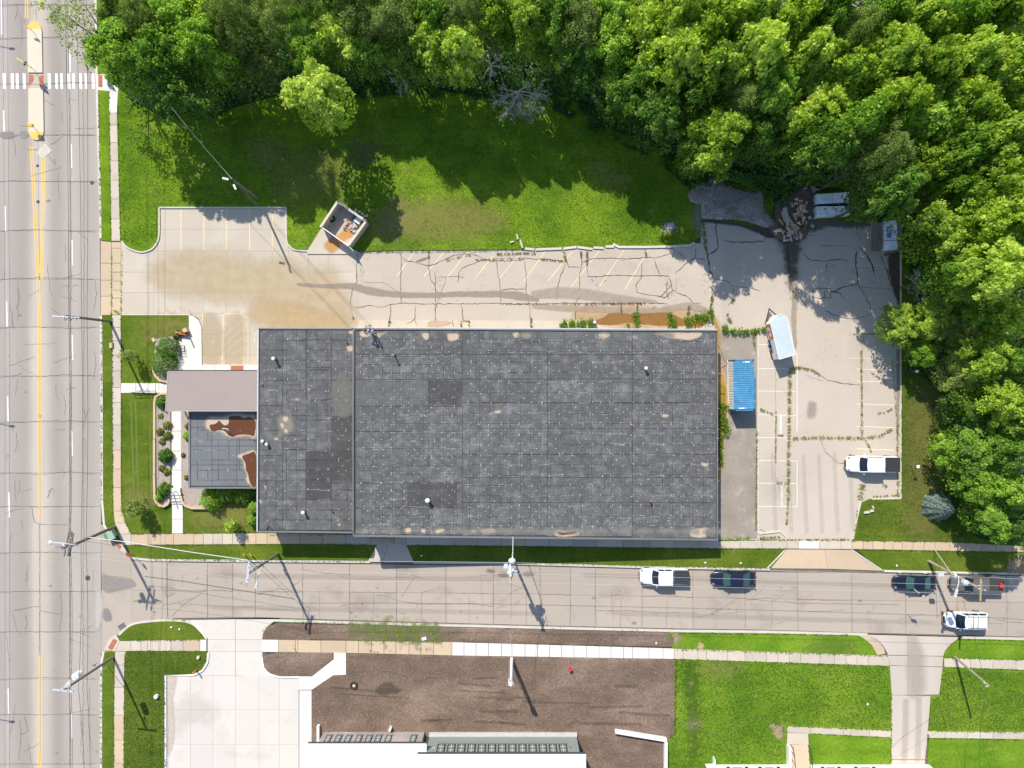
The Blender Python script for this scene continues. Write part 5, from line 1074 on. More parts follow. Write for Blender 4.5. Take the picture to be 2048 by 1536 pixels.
def ring(c, R_, r_, n=16, m=6, tilt=0.0):
    mb = MB(); vs = []
    for i in range(n):
        a = 2 * math.pi * i / n
        for j in range(m):
            b = 2 * math.pi * j / m; rr = R_ + r_ * math.cos(b); vs.append((c[0] + rr * math.cos(a), c[1] + rr * math.sin(a), c[2] + r_ * math.sin(b) + tilt * math.cos(a) * rr))
    fs = [(i * m + j, ((i + 1) % n) * m + j, ((i + 1) % n) * m + (j + 1) % m, i * m + (j + 1) % m) for i in range(n) for j in range(m)]
    return mb.add(vs, fs)
ring((*G2(666, 439), .4), .32, .13, tilt=.5).build('tread', MT['black'], ty); ring((*G2(666, 439), .4), .19, .04, tilt=.5).build('rim', MT['steel'], ty)
cart = thing('dumped_cart', 'grey metal cart frame beside the dumped tyre', 'cart', G(674, 430))
for k_ in range(4): MB().tube([(*G2(669 + k_ * 2, 434 - k_ * 3), .1), (*G2(671 + k_ * 2, 433 - k_ * 3), .8), (*G2(674 + k_ * 2, 437 - k_ * 3), .5)], .035).build('frame_tube', MT['galv'], cart)
wd_ = thing('scrap_timber', 'heap of broken pale timber in the sunlit part of the enclosure', 'timber', G(700, 452))
woodm = [M('scrap_wood_%s' % s_, c_, .15, 1, .2, 8) for s_, c_ in (('tan', (.48, .33, .2)), ('pale', (.58, .50, .40)), ('pink', (.50, .36, .30)))]
random.seed(21)
for k_ in range(22):
    x, y = 701 + random.gauss(0, 6), 450 + random.gauss(0, 5); t = random.uniform(0, 3.14); L = random.uniform(3, 10)
    MB().beam((*G2(x, y), random.uniform(.1, .5)), (*G2(x + L * math.cos(t), y + L * math.sin(t)), random.uniform(.1, .5)), random.uniform(.08, .3), .04).build('board', random.choice(woodm), wd_)
for k_ in range(7):
    x, y = 712 + random.gauss(0, 4), 456 + random.gauss(0, 4)
    o = tag(MB().ell((*G2(x, y), .2), (random.uniform(.2, .4), random.uniform(.15, .3), .2), 7, 4).build('rubbish_bag', plain('grey_plastic_bag', (.45, .48, .5), .4)), 'grey plastic rubbish bag piled beside the scrap timber', 'bag', 'rubbish bags in the enclosure')
for k_, (x, y) in enumerate(((712, 421), (719, 424), (725, 428), (729, 433), (734, 432))):
    tag(MB().box((*G2(x, y), .12), (.35, .28, .2), random.uniform(0, 1)).build('rubble', MT['curb']), 'pale rubble chunk behind the enclosure wall', 'rubble', 'rubble behind the enclosure')
# ------------------------------------------------------------------ vegetation
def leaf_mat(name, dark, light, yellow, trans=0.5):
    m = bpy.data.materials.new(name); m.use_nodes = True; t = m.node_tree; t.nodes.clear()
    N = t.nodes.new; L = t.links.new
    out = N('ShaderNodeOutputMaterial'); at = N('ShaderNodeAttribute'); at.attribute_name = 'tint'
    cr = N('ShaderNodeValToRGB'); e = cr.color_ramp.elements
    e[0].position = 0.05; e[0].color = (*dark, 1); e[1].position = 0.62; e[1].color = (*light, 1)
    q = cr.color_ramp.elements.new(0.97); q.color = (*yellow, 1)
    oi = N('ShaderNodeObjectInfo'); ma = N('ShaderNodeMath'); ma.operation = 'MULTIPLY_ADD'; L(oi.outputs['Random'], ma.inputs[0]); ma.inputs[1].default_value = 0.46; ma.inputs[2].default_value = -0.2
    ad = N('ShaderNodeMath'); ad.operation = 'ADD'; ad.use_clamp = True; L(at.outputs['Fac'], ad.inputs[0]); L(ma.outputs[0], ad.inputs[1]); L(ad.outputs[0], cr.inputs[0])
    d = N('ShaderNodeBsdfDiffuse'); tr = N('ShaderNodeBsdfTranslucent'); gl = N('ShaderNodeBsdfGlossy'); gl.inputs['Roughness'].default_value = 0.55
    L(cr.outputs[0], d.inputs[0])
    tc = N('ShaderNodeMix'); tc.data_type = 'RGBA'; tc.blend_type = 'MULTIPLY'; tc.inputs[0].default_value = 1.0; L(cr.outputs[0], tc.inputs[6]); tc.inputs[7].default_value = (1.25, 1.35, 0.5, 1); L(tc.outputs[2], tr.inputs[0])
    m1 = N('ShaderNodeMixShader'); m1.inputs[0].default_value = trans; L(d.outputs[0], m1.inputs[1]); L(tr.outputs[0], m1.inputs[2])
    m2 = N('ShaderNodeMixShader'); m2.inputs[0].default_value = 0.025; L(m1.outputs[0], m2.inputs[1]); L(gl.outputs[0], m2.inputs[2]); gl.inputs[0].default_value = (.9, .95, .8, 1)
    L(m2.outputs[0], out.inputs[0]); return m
LM = {
 'lime': leaf_mat('lime_foliage', (.11, .22, .014), (.41, .56, .045), (.76, .80, .20), .52),
 'green': leaf_mat('green_foliage', (.07, .18, .016), (.28, .47, .035), (.56, .70, .13)),
 'dark': leaf_mat('dark_foliage', (.045, .13, .018), (.16, .31, .03), (.34, .50, .08)),
 'olive': leaf_mat('olive_foliage', (.10, .15, .03), (.30, .39, .09), (.50, .56, .20)),
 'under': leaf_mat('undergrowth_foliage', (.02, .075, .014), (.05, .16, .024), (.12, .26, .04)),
 'spruce': leaf_mat('blue_spruce_needles', (.06, .10, .085), (.22, .31, .28), (.42, .52, .48), .15),
 'straw': leaf_mat('ornamental_grass_blades', (.12, .15, .02), (.24, .26, .05), (.38, .36, .10)),
}
bark = M('bark', (.11, .085, .06), .2, 1.0, .3, 8, rough=1); deadw = M('dead_wood', (.50, .46, .43), .2, 1.0, .2, 8, rough=1)

def leaves_mesh(name, P, Nn, size, tint, mat, rng, aspect=0.62, fold=0.25):
    """P positions (n,3), Nn facing (n,3): builds folded diamond leaves"""
    n = len(P); Nn = Nn / (np.linalg.norm(Nn, axis=1, keepdims=True) + 1e-9)
    r = rng.normal(size=(n, 3)); T = np.cross(Nn, r); T /= (np.linalg.norm(T, axis=1, keepdims=True) + 1e-9); B = np.cross(Nn, T)
    s = size[:, None]
    a = P + T * s * .5; b = P + B * s * .5 * aspect - Nn * s * fold * .3; c = P - T * s * .5; d = P - B * s * .5 * aspect - Nn * s * fold * .3
    V = np.stack([a, b, c, d], 1).reshape(-1, 3)
    me = bpy.data.meshes.new(name); me.vertices.add(4 * n); me.vertices.foreach_set('co', V.astype(np.float32).ravel())
    me.loops.add(4 * n); me.loops.foreach_set('vertex_index', np.arange(4 * n, dtype=np.int32))
    me.polygons.add(n); me.polygons.foreach_set('loop_start', np.arange(0, 4 * n, 4, dtype=np.int32)); me.polygons.foreach_set('loop_total', np.full(n, 4, dtype=np.int32))
    at = me.attributes.new('tint', 'FLOAT', 'POINT'); at.data.foreach_set('value', np.repeat(np.clip(tint, 0, 1), 4).astype(np.float32))
    me.update(calc_edges=True); me.materials.append(mat); return me

def crown_arrays(rng, Rr, Hh, base, clumps, per, lsize, spread=1.0, drop=0.0, crx=1.0):
    """branch sprays: each spray is a tilted pad of leaves; pads overlap into an uneven, broken crown"""
    Ps, Ns, Ti, Si = [], [], [], []
    ph = rng.uniform(0, 6.28, 6)
    # a few big boughs give the outline its lobes
    nb = 7; ba = rng.uniform(0, 6.28) + np.arange(nb) * 6.28 / nb + rng.normal(size=nb) * .35; bl = Rr * rng.uniform(.55, 1.12, nb); bz = rng.uniform(-.12, .10, nb) * (Hh - base)
    for k in range(clumps):
        b = rng.integers(0, nb + 1)
        if b == nb: rad = Rr * .42 * math.sqrt(rng.uniform(0, 1)); a = rng.uniform(0, 6.28); off = .06 * (Hh - base); u = rad / Rr
        else:
            u = rng.uniform(.15, 1) ** .7; rad = bl[b] * u; a = ba[b] + rng.normal() * .26 / (.35 + u); off = bz[b]; u = min(1, rad / Rr)
        zt = base + (Hh - base) * (1 - .34 * u ** 2.2) + off + rng.normal() * .28 - rng.exponential(.45)
        cr = rng.uniform(0.30, 0.86) * spread * Rr / 4.2
        c = np.array([rad * math.cos(a), rad * math.sin(a), zt])
        n = int(per * rng.uniform(0.7, 1.3) * (cr / 0.6) ** 1.6) + 6
        th = rng.uniform(0, 6.28, n); rr = np.sqrt(rng.uniform(0, 1, n)) * (1 + .22 * np.sin(3 * th + ph[k % 6]) + .16 * np.sin(7 * th + ph[(k + 2) % 6]))
        el = rng.uniform(1.0, 1.5); ca, sa = math.cos(a), math.sin(a)
        lx, ly = rr * np.cos(th) * cr * el, rr * np.sin(th) * cr
        X = c[0] + lx * ca - ly * sa; Y = c[1] + lx * sa + ly * ca
        dome = cr * .48 * (1 - rr ** 2) - cr * .26 * rr ** 2 - lx * .20
        Zp = c[2] + dome * rng.uniform(.2, 1.1, n) + rng.normal(size=n) * .12 - drop * rng.uniform(0, 1, n) * 2
        nx, ny = np.cos(th) * rr, np.sin(th) * rr
        nn = np.stack([(nx * ca - ny * sa) * .7 - .12, (nx * sa + ny * ca) * .7 + .28, np.full(n, .9)], 1) + rng.normal(size=(n, 3)) * .42
        ct = rng.normal() * .10 + .10 * off / (.1 * (Hh - base))
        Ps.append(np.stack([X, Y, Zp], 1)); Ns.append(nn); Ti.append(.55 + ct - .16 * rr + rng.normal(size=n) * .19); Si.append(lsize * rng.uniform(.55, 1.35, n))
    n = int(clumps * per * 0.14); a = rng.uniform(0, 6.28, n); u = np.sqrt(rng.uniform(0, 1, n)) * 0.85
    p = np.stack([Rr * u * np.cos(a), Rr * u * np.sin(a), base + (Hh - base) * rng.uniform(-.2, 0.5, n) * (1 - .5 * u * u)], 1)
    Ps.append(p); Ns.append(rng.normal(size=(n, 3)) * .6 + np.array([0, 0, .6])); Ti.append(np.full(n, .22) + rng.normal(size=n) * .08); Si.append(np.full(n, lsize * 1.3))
    return np.concatenate(Ps), np.concatenate(Ns), np.concatenate(Ti), np.concatenate(Si)

def limbs(rr, h, Rr, n=7, r0=.2, fork=0.35):
    mb = MB(); mb.tube([(0, 0, -.2), (rr.uniform(-.2, .2), rr.uniform(-.2, .2), h * .3), (rr.uniform(-.4, .4), rr.uniform(-.4, .4), h * .62)], r0 * 1.2, 7, r0 * .6)
    for k in range(n):
        a = 6.28 * k / n + rr.uniform(-.3, .3); z0 = h * rr.uniform(.25, .55); L = Rr * rr.uniform(.55, .9)
        e = (L * math.cos(a), L * math.sin(a), min(h * .9, z0 + L * rr.uniform(.5, .9)))
        mid = (e[0] * .45, e[1] * .45, z0 + (e[2] - z0) * .35); mb.tube([(0, 0, z0), mid, e], r0 * .5, 5, r0 * .12)
        for q in range(2):
            b = a + rr.uniform(-.8, .8); l2 = L * rr.uniform(.3, .5); mb.tube([mid, (mid[0] + l2 * math.cos(b), mid[1] + l2 * math.sin(b), mid[2] + l2 * .8)], r0 * .22, 4, r0 * .06)
    return mb

def bare(rr, h, Rr, lean=(0, 0), levels=4, n0=9, r0=.13, droop=0.0):
    mb = MB()
    mb.tube([(0, 0, -.2), (lean[0] * .3, lean[1] * .3, h * .35), (lean[0] * .6, lean[1] * .6, h * .6)], r0 * 1.5, 6, r0 * .8)
    def go(p, d, L, r, lv):
        q = p + d * L * .55 + Vector((rr.uniform(-.1, .1), rr.uniform(-.1, .1), rr.uniform(-.05, .1))) * L; e = q + (d + Vector((rr.uniform(-.25, .25), rr.uniform(-.25, .25), -droop))).normalized() * L * .45
        mb.tube([p, q, e], r, 4 if lv > 1 else 5, r * .5)
        if lv >= levels: return
        for k in range(rr.choice((3, 4, 4))):
            t = rr.uniform(.35, 1.0); s = p + (q - p) * min(1, t * 1.8) if t < .55 else q + (e - q) * ((t - .55) / .45)
            nd = (d + Vector((rr.uniform(-.8, .8), rr.uniform(-.8, .8), rr.uniform(-.3, .4)))).normalized()
            go(s, nd, L * rr.uniform(.4, .62), r * .55, lv + 1)
    for k in range(n0):
        a = 6.28 * k / n0 + rr.uniform(-.3, .3); z = h * rr.uniform(.35, .65); b = Vector((lean[0] * z / h, lean[1] * z / h, z))
        d = Vector((math.cos(a) + lean[0] * .38, math.sin(a) + lean[1] * .38, rr.uniform(.1, .6))).normalized(); go(b, d, Rr * rr.uniform(.45, .75), r0 * .55, 1)
    return mb

TP = {}
def proto(kind, i, Rr, Hh, base, clumps, per, ls, **kw):
    rng = np.random.default_rng(100 + i * 7 + len(TP)); P, Nn, T, Sz = crown_arrays(rng, Rr, Hh, base, clumps, per, ls, **kw)
    rr = random.Random(i + 50)
    tm = limbs(rr, Hh, Rr).build('tmp', bark); tme = tm.data; bpy.data.objects.remove(tm)
    TP.setdefault(kind, []).append((leaves_mesh('crown', P, Nn, Sz, T, LM[kind], rng), tme, Rr, Hh))
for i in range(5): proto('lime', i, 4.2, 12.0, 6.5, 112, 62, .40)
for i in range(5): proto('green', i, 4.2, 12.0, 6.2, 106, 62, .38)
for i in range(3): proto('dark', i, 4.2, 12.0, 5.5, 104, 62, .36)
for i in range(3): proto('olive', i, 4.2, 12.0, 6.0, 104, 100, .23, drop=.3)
# open, thin crown for the tree reaching over the road
rng = np.random.default_rng(77); P, Nn, T, Sz = crown_arrays(rng, 4.2, 12, 7, 70, 34, .22, spread=.8)
tm = limbs(random.Random(5), 12, 4.4, 9, .26).build('tmp', bark); TP['thin'] = [(leaves_mesh('crown', P, Nn, Sz, T, LM['olive'], rng), tm.data, 4.2, 12.0)]; bpy.data.objects.remove(tm)

_cnt = {}
def tree(px, py, r, h, kind, label, group='broadleaf trees of the wood'):
    k = _cnt.get(kind, 0); _cnt[kind] = k + 1
    cm, tm, R0, H0 = TP[kind][k % len(TP[kind])]
    h = h * (1.15 if px < 1300 else (1.38 if py < 620 else 1.0)) if h > 7.2 else h
    zc = h * 0.82; x, y, _ = G(px, py, zc)
    s = r * 1.13 * (.88, 1.0, 1.12, .95, 1.05)[int(px + py) % 5] * (1 - zc / H) / S / R0
    root = thing('broadleaf_tree' if kind != 'thin' else 'open_tree', label, 'tree', (x, y, -0.05), group, rz=(k * 2.4) % 6.28)
    root.scale = (s, s, h / H0)
    for nm, me in (('crown', cm), ('trunk', tm)):
        o = bpy.data.objects.new(nm, me); C.objects.link(o); o.parent = root
    return root

TREES = [
 (155, 42, 62, 12, 'thin', 'thin olive tree reaching over the main road near the crossing'),
 (238, 22, 52, 12, 'olive', 'olive tree at the top edge beside the tree reaching over the road'),
 (248, 108, 62, 12.5, 'green', 'bright green tree beside the crossing, leftmost of the lawn edge trees'),
 (318, 112, 62, 12.5, 'green', 'green tree second from the main road along the lawn edge'),
 (352, 182, 52, 10.5, 'dark', 'dark green tree hanging lowest over the upper left lawn'),
 (292, 38, 55, 13, 'olive', 'olive tree at the top edge above the leftmost lawn edge tree'),
 (352, 42, 55, 13, 'green', 'green tree at the top edge above the second lawn edge tree'),
 (412, 92, 55, 14, 'green', 'green tree right of the dark low hanging one'),
 (416, 22, 48, 13, 'lime', 'yellow green tree at the top edge above the dark hollow'),
 (468, 52, 50, 15, 'olive', 'grey green tree left of the dark gap in the wood'),
 (506, 116, 40, 9, 'olive', 'grey olive tree just left of the free standing bright tree'),
 (536, 35, 50, 10.5, 'olive', 'greyish tree at the top edge above the dark gap'),
 (640, 188, 66, 11.5, 'lime', 'bright tree standing forward on the lawn, alone before the wood'),
 (604, 52, 50, 9, 'green', 'green tree at the top edge behind the free standing tree'),
 (625, 108, 40, 9, 'green', 'small green tree touching the back of the free standing tree'),
 (672, 60, 46, 9.5, 'lime', 'yellow green tree behind and right of the free standing tree'),
 (728, 28, 50, 11, 'olive', 'pale olive tree at the top edge right of the yellow green one'),
 (735, 98, 46, 8.5, 'green', 'green tree above the twiggy gap right of the free standing tree'),
 (792, 40, 52, 13, 'olive', 'soft olive tree at the top edge above the bare twigs'),
 (812, 112, 36, 9, 'dark', 'small dark tree beneath the bare twigs left of the bright oak'),
 (862, 92, 52, 11.5, 'lime', 'left half of the bright pair beside the grey dead tree'),
 (918, 100, 54, 11.5, 'lime', 'right half of the bright pair beside the grey dead tree'),
 (862, 24, 48, 13, 'green', 'green tree at the top edge above the bright pair'),
 (925, 22, 48, 13, 'olive', 'olive tree at the top edge above the right bright tree'),
 (990, 30, 50, 13, 'lime', 'yellowish tree at the top edge left above the dead tree'),
 (1050, 48, 50, 12.5, 'lime', 'yellowish tree directly behind the grey dead tree'),
 (1110, 80, 42, 11, 'green', 'spiky green tree right of the grey dead tree'),
 (1112, 20, 50, 13, 'dark', 'dark tree at the top edge right of the dead tree'),
 (1160, 112, 48, 10.5, 'dark', 'dark tree in the shaded bay right of the dead tree'),
 (1170, 42, 50, 13, 'olive', 'brownish green tree at the top edge over the shaded bay'),
 (1228, 22, 52, 13.5, 'green', 'green tree at the top edge left of the lime mass'),
 (1225, 102, 48, 12, 'green', 'green tree on the left border of the lime mass'),
 (1245, 190, 50, 10.5, 'green', 'dull green tree at the inner corner of the lawn'),
 (1290, 62, 54, 13.5, 'lime', 'lime tree at the left end of the lime mass'),
 (1292, 135, 50, 12.5, 'green', 'medium green tree above the inner lawn corner'),
 (1325, 222, 48, 10, 'dark', 'dark round tree right of the inner lawn corner'),
 (1355, 30, 52, 14, 'lime', 'lime tree at the top edge, second in the lime mass'),
 (1358, 120, 58, 13, 'lime', 'big lime maple in the middle of the lime mass'),
 (1388, 190, 48, 11.5, 'green', 'green tree below the big lime maple'),
 (1425, 60, 56, 14, 'lime', 'lime tree above and right of the big maple'),
 (1432, 140, 50, 13, 'lime', 'lime tree right of the big maple'),
 (1442, 272, 56, 11, 'lime', 'lime tree hanging over the head of the chip heap'),
 (1400, 300, 40, 9, 'dark', 'dark tree left of the one over the chip heap'),
 (1498, 28, 54, 14, 'lime', 'pale lime tree at the top edge in the middle of the right wood'),
 (1508, 110, 58, 14, 'lime', 'broad pale lime tree, its crown clear of shade'),
 (1480, 200, 46, 12, 'olive', 'softer olive tree between the pale lime one and the chip heap tree'),
 (1550, 185, 52, 12.5, 'green', 'green tree left of the twin lime spurs'),
 (1520, 270, 44, 10, 'dark', 'dark tree above the log pile'),
 (1575, 55, 55, 14, 'lime', 'lime tree at the top edge left of the bare limb'),
 (1618, 120, 56, 13.5, 'lime', 'lime tree in the second row left of the bare limb'),
 (1640, 212, 52, 12, 'lime', 'lime spur pointing down toward the wrapped bundles'),
 (1585, 262, 44, 10.5, 'green', 'green tree between the lime spur and the log pile'),
 (1648, 30, 50, 14, 'green', 'green tree at the top edge above the bare limb'),
 (1700, 70, 54, 14, 'olive', 'olive tree right of the bare limb'),
 (1690, 155, 54, 13.5, 'lime', 'lime tree directly above the lime spur'),
 (1712, 240, 50, 13.5, 'green', 'green tree right of the lime spur'),
 (1652, 290, 46, 12.5, 'dark', 'dark shrubby tree above the double wrapped bundle'),
 (1765, 30, 52, 14, 'green', 'deep green tree at the top edge right of the olive one'),
 (1770, 118, 58, 14, 'lime', 'large lime tree left of the black gap'),
 (1790, 205, 54, 14, 'lime', 'lime tree below the large one left of the black gap'),
 (1765, 300, 54, 13.5, 'olive', 'dull olive tree above the lone wrapped bundle'),
 (1835, 60, 54, 14, 'lime', 'lime tree above the black gap near the top right'),
 (1856, 140, 56, 14, 'lime', 'lime tree right of the black gap'),
 (1862, 230, 54, 12.5, 'green', 'green tree right of the second large lime tree'),
 (1845, 330, 54, 11, 'lime', 'lime tree with a bare streak, above the right edge of the lot'),
 (1786, 376, 44, 12.5, 'dark', 'dark rounded tree touching the lone wrapped bundle'),
 (1905, 40, 52, 14, 'green', 'green tree near the top right corner'),
 (1925, 120, 56, 14, 'lime', 'lime tree second in from the right edge near the top'),
 (1930, 210, 54, 13.5, 'lime', 'lime tree second in from the right edge, third row'),
 (1925, 295, 52, 12.5, 'green', 'green tree second in from the right edge, fourth row'),
 (1975, 25, 52, 14, 'lime', 'lime tree at the top edge next to the corner tree'),
 (2032, 55, 56, 14, 'lime', 'lime tree in the top right corner'),
 (1998, 148, 54, 14, 'lime', 'lime tree at the right edge below the corner'),
 (2038, 215, 50, 13.5, 'green', 'green tree at the right edge, third row'),
 (2002, 280, 54, 13.5, 'lime', 'lime tree at the right edge, fourth row'),
 (1915, 375, 50, 11, 'green', 'green tree above the layered bright tree'),
 (1990, 365, 54, 13, 'lime', 'lime tree near the right edge above the layered tree'),
 (2045, 330, 48, 14, 'lime', 'half seen lime tree on the right edge, fifth row'),
 (1885, 470, 58, 10.5, 'lime', 'layered bright tree right of the lone wrapped bundle'),
 (1960, 450, 52, 12.5, 'lime', 'lime tree right of the layered tree'),
 (2035, 430, 52, 13.5, 'lime', 'lime tree on the right edge beside the layered tree'),
 (1925, 545, 48, 11.5, 'green', 'green tree below the layered tree'),
 (1978, 540, 58, 13.5, 'lime', 'broad yellow lime tree in the middle of the right edge wood'),
 (2042, 530, 48, 13.5, 'lime', 'lime tree on the right edge beside the broad yellow one'),
 (1800, 655, 42, 6.5, 'lime', 'small light tree leaning over the right side of the lot'),
 (1866, 640, 38, 7.2, 'lime', 'light tree behind the one leaning over the lot'),
 (1850, 706, 28, 5.5, 'green', 'low green tree between the leaning tree and the upper square sign'),
 (1918, 660, 42, 10, 'olive', 'greyish tree in the twiggy hollow below the broad yellow tree'),
 (1960, 625, 44, 11, 'green', 'green tree right of the twiggy hollow'),
 (2015, 640, 50, 12.5, 'lime', 'lime tree on the right edge below the broad yellow one'),
 (1925, 745, 42, 8.5, 'olive', 'olive tree spreading toward the lawn above the mown strip'),
 (1970, 715, 50, 12, 'lime', 'lime tree right of the spreading olive tree'),
 (2035, 725, 50, 12.5, 'green', 'green tree on the right edge beside the spreading olive tree'),
 (1938, 820, 38, 8.5, 'dark', 'dark tree in the bay above the lower bright bush'),
 (1990, 800, 50, 12, 'lime', 'lime tree with grey twigs near the right edge'),
 (2042, 820, 46, 12.5, 'lime', 'lime tree on the right edge beside the grey twigs'),
 (1912, 900, 36, 6.5, 'green', 'bright low tree bulging onto the mown strip by the parked pickup'),
 (1962, 900, 46, 9.5, 'green', 'green tree behind the bulging low tree'),
 (2025, 900, 46, 11.5, 'dark', 'dark tree by the grey bare shrub on the right edge'),
 (1958, 965, 44, 8.5, 'green', 'green tree above the lowest corner tree'),
 (2025, 975, 48, 10, 'green', 'green tree on the right edge near the footpath'),
 (1985, 1035, 48, 8, 'green', 'lowest tree of the right wood, leaning over the footpath'),
 (2048, 1052, 44, 9, 'dark', 'dark tree in the lower right corner of the wood'),
]
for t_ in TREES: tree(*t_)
_ab = iter(('far left', 'second from left', 'third from left', 'fourth from left', 'middle', 'fourth from right', 'third from right', 'second from right', 'far right'))
for x, y, rr_, k in ((330, -40, 60, 'green'), (450, -40, 60, 'lime'), (570, -45, 60, 'olive'), (690, -40, 60, 'green'), (820, -45, 60, 'green'), (950, -45, 60, 'olive'), (1080, -45, 60, 'green'), (1210, -45, 60, 'lime'), (1340, -45, 60, 'lime')):
    tree(x, y, rr_, 13, k, next(_ab) + ' of the nine trees whose crowns just reach in at the top edge', 'trees behind the top edge')

# bare trees
def baretree(px, py, h, Rr, label, lean=(0, 0), seed=1, mat=deadw, n0=9, levels=4, droop=0.0, r0=.13):
    x, y, _ = G(px, py, 0); root = thing('dead_tree', label, 'tree', (x, y, -.05))
    bare(random.Random(seed), h, Rr, lean, levels, n0, r0, droop).build('bare_branches', mat, root, local=True); return root
baretree(1034, 195, 10.0, 3.9, 'grey dead tree with spreading bare branches at the back of the lawn', (0.2, -2.6), 3, n0=17, droop=.22, r0=.085)
baretree(985, 150, 7.5, 2.6, 'bare twiggy shrub left of the grey dead tree', (-.3, -.6), 9, n0=8, levels=3)
baretree(815, 175, 7.0, 2.4, 'bare twigs in the shade left of the bright pair', (0, -1.2), 12, n0=8, levels=3)
baretree(1838, 578, 5.0, 3.2, 'pale bare limbs over the right kerb of the lot', (-1.2, .2), 14, n0=8, levels=4, r0=.10)
baretree(1880, 655, 5.5, 3.6, 'bare branches in the hollow right of the leaning tree', (-.6, .4), 15, n0=8, levels=3, r0=.10)
baretree(2005, 935, 9.0, 2.6, 'grey bare shrub near the right edge', (0.4, 1.0), 16, n0=9)
baretree(1960, 985, 7.0, 2.0, 'small grey bare shrub among the lower right trees', (.3, -.6), 17, n0=8, levels=3)
baretree(1660, 45, 12.6, 2.6, 'pale bare limb poking out among the lime trees', (1.0, .3), 18, n0=6, levels=3)
baretree(1810, 155, 12.0, 2.8, 'bare grey twigs in the black gap near the top right', (.3, .3), 19, n0=7, levels=3)

# undergrowth under and between the trees
def inside(poly, x, y):
    c = np.zeros(len(x), bool); n = len(poly); j = n - 1
    for i in range(n):
        xi, yi = poly[i]; xj, yj = poly[j]
        with np.errstate(divide='ignore', invalid='ignore'):
            k = ((yi > y) != (yj > y)) & (x < (xj - xi) * (y - yi) / (yj - yi + 1e-9) + xi)
        c ^= k; j = i
    return c
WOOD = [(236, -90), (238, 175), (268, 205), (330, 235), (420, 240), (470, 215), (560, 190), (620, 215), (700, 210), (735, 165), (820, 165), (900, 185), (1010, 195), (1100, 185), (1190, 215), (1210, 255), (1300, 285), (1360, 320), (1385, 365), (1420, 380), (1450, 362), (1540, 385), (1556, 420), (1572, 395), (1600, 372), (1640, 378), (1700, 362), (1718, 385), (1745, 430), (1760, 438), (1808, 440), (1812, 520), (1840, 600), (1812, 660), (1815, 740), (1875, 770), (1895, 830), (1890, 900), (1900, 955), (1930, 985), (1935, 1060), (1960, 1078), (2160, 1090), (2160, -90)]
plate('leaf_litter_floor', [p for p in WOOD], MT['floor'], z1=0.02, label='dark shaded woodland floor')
def scatter_leaves(name, label, poly, n, zlo, zhi, ls, mat, seed, clump=0.0, tmu=.42, cat=None):
    rng = np.random.default_rng(seed); X = []; Y = []
    x0, x1 = min(p[0] for p in poly), max(p[0] for p in poly); y0, y1 = min(p[1] for p in poly), max(p[1] for p in poly); got = 0
    while got < n:
        if clump:
            m = 300; cx = np.repeat(rng.uniform(x0, x1, m), 60) ; cy = np.repeat(rng.uniform(y0, y1, m), 60); x = cx + rng.normal(size=len(cx)) * clump; y = cy + rng.normal(size=len(cy)) * clump
        else: x = rng.uniform(x0, x1, 4 * n); y = rng.uniform(y0, y1, 4 * n)
        k = inside(poly, x, y); X.append(x[k]); Y.append(y[k]); got += int(k.sum())
    x = np.concatenate(X)[:n]; y = np.concatenate(Y)[:n]
    wx, wy = (x - 1024) / S, (768 - y) / S
    hmap = 0.5 + 0.5 * np.sin(wx * .9 + 1.3 * np.sin(wy * .7)) * np.sin(wy * 1.1 + wx * .35)
    z = zlo + (zhi - zlo) * hmap * rng.uniform(0.2, 1, n) ** .6
    P = np.stack([wx, wy, z], 1); Nn = rng.normal(size=(n, 3)) * .5 + np.array([0, 0, .9])
    me = leaves_mesh(name, P, Nn, ls * rng.uniform(.6, 1.4, n), tmu + .18 * (hmap - .5) + rng.normal(size=n) * .14, mat, rng)
    o = bpy.data.objects.new(name, me); C.objects.link(o); tag(o, label, cat, None, 'stuff'); return o
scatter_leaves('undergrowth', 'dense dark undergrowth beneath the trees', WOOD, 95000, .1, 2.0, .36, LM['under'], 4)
scatter_leaves('wood_edge_plants', 'leafy plants along the shaded back edge of the lawn', [(700, 165), (820, 150), (900, 170), (1010, 175), (1100, 170), (1200, 210), (1215, 250), (1330, 285), (1385, 345), (1380, 380), (1300, 315), (1180, 262), (1080, 205), (1000, 200), (900, 200), (800, 190), (720, 200)], 9000, .05, .7, .22, LM['under'], 5, clump=5)
scatter_leaves('bank_plants', 'green plants between chip heap, log pile and bundles', [(1385, 350), (1480, 345), (1560, 360), (1640, 350), (1710, 345), (1720, 375), (1690, 378), (1600, 372), (1545, 385), (1540, 445), (1530, 445), (1526, 385), (1440, 355), (1395, 375)], 6000, .05, .8, .26, LM['green'], 6, clump=5)

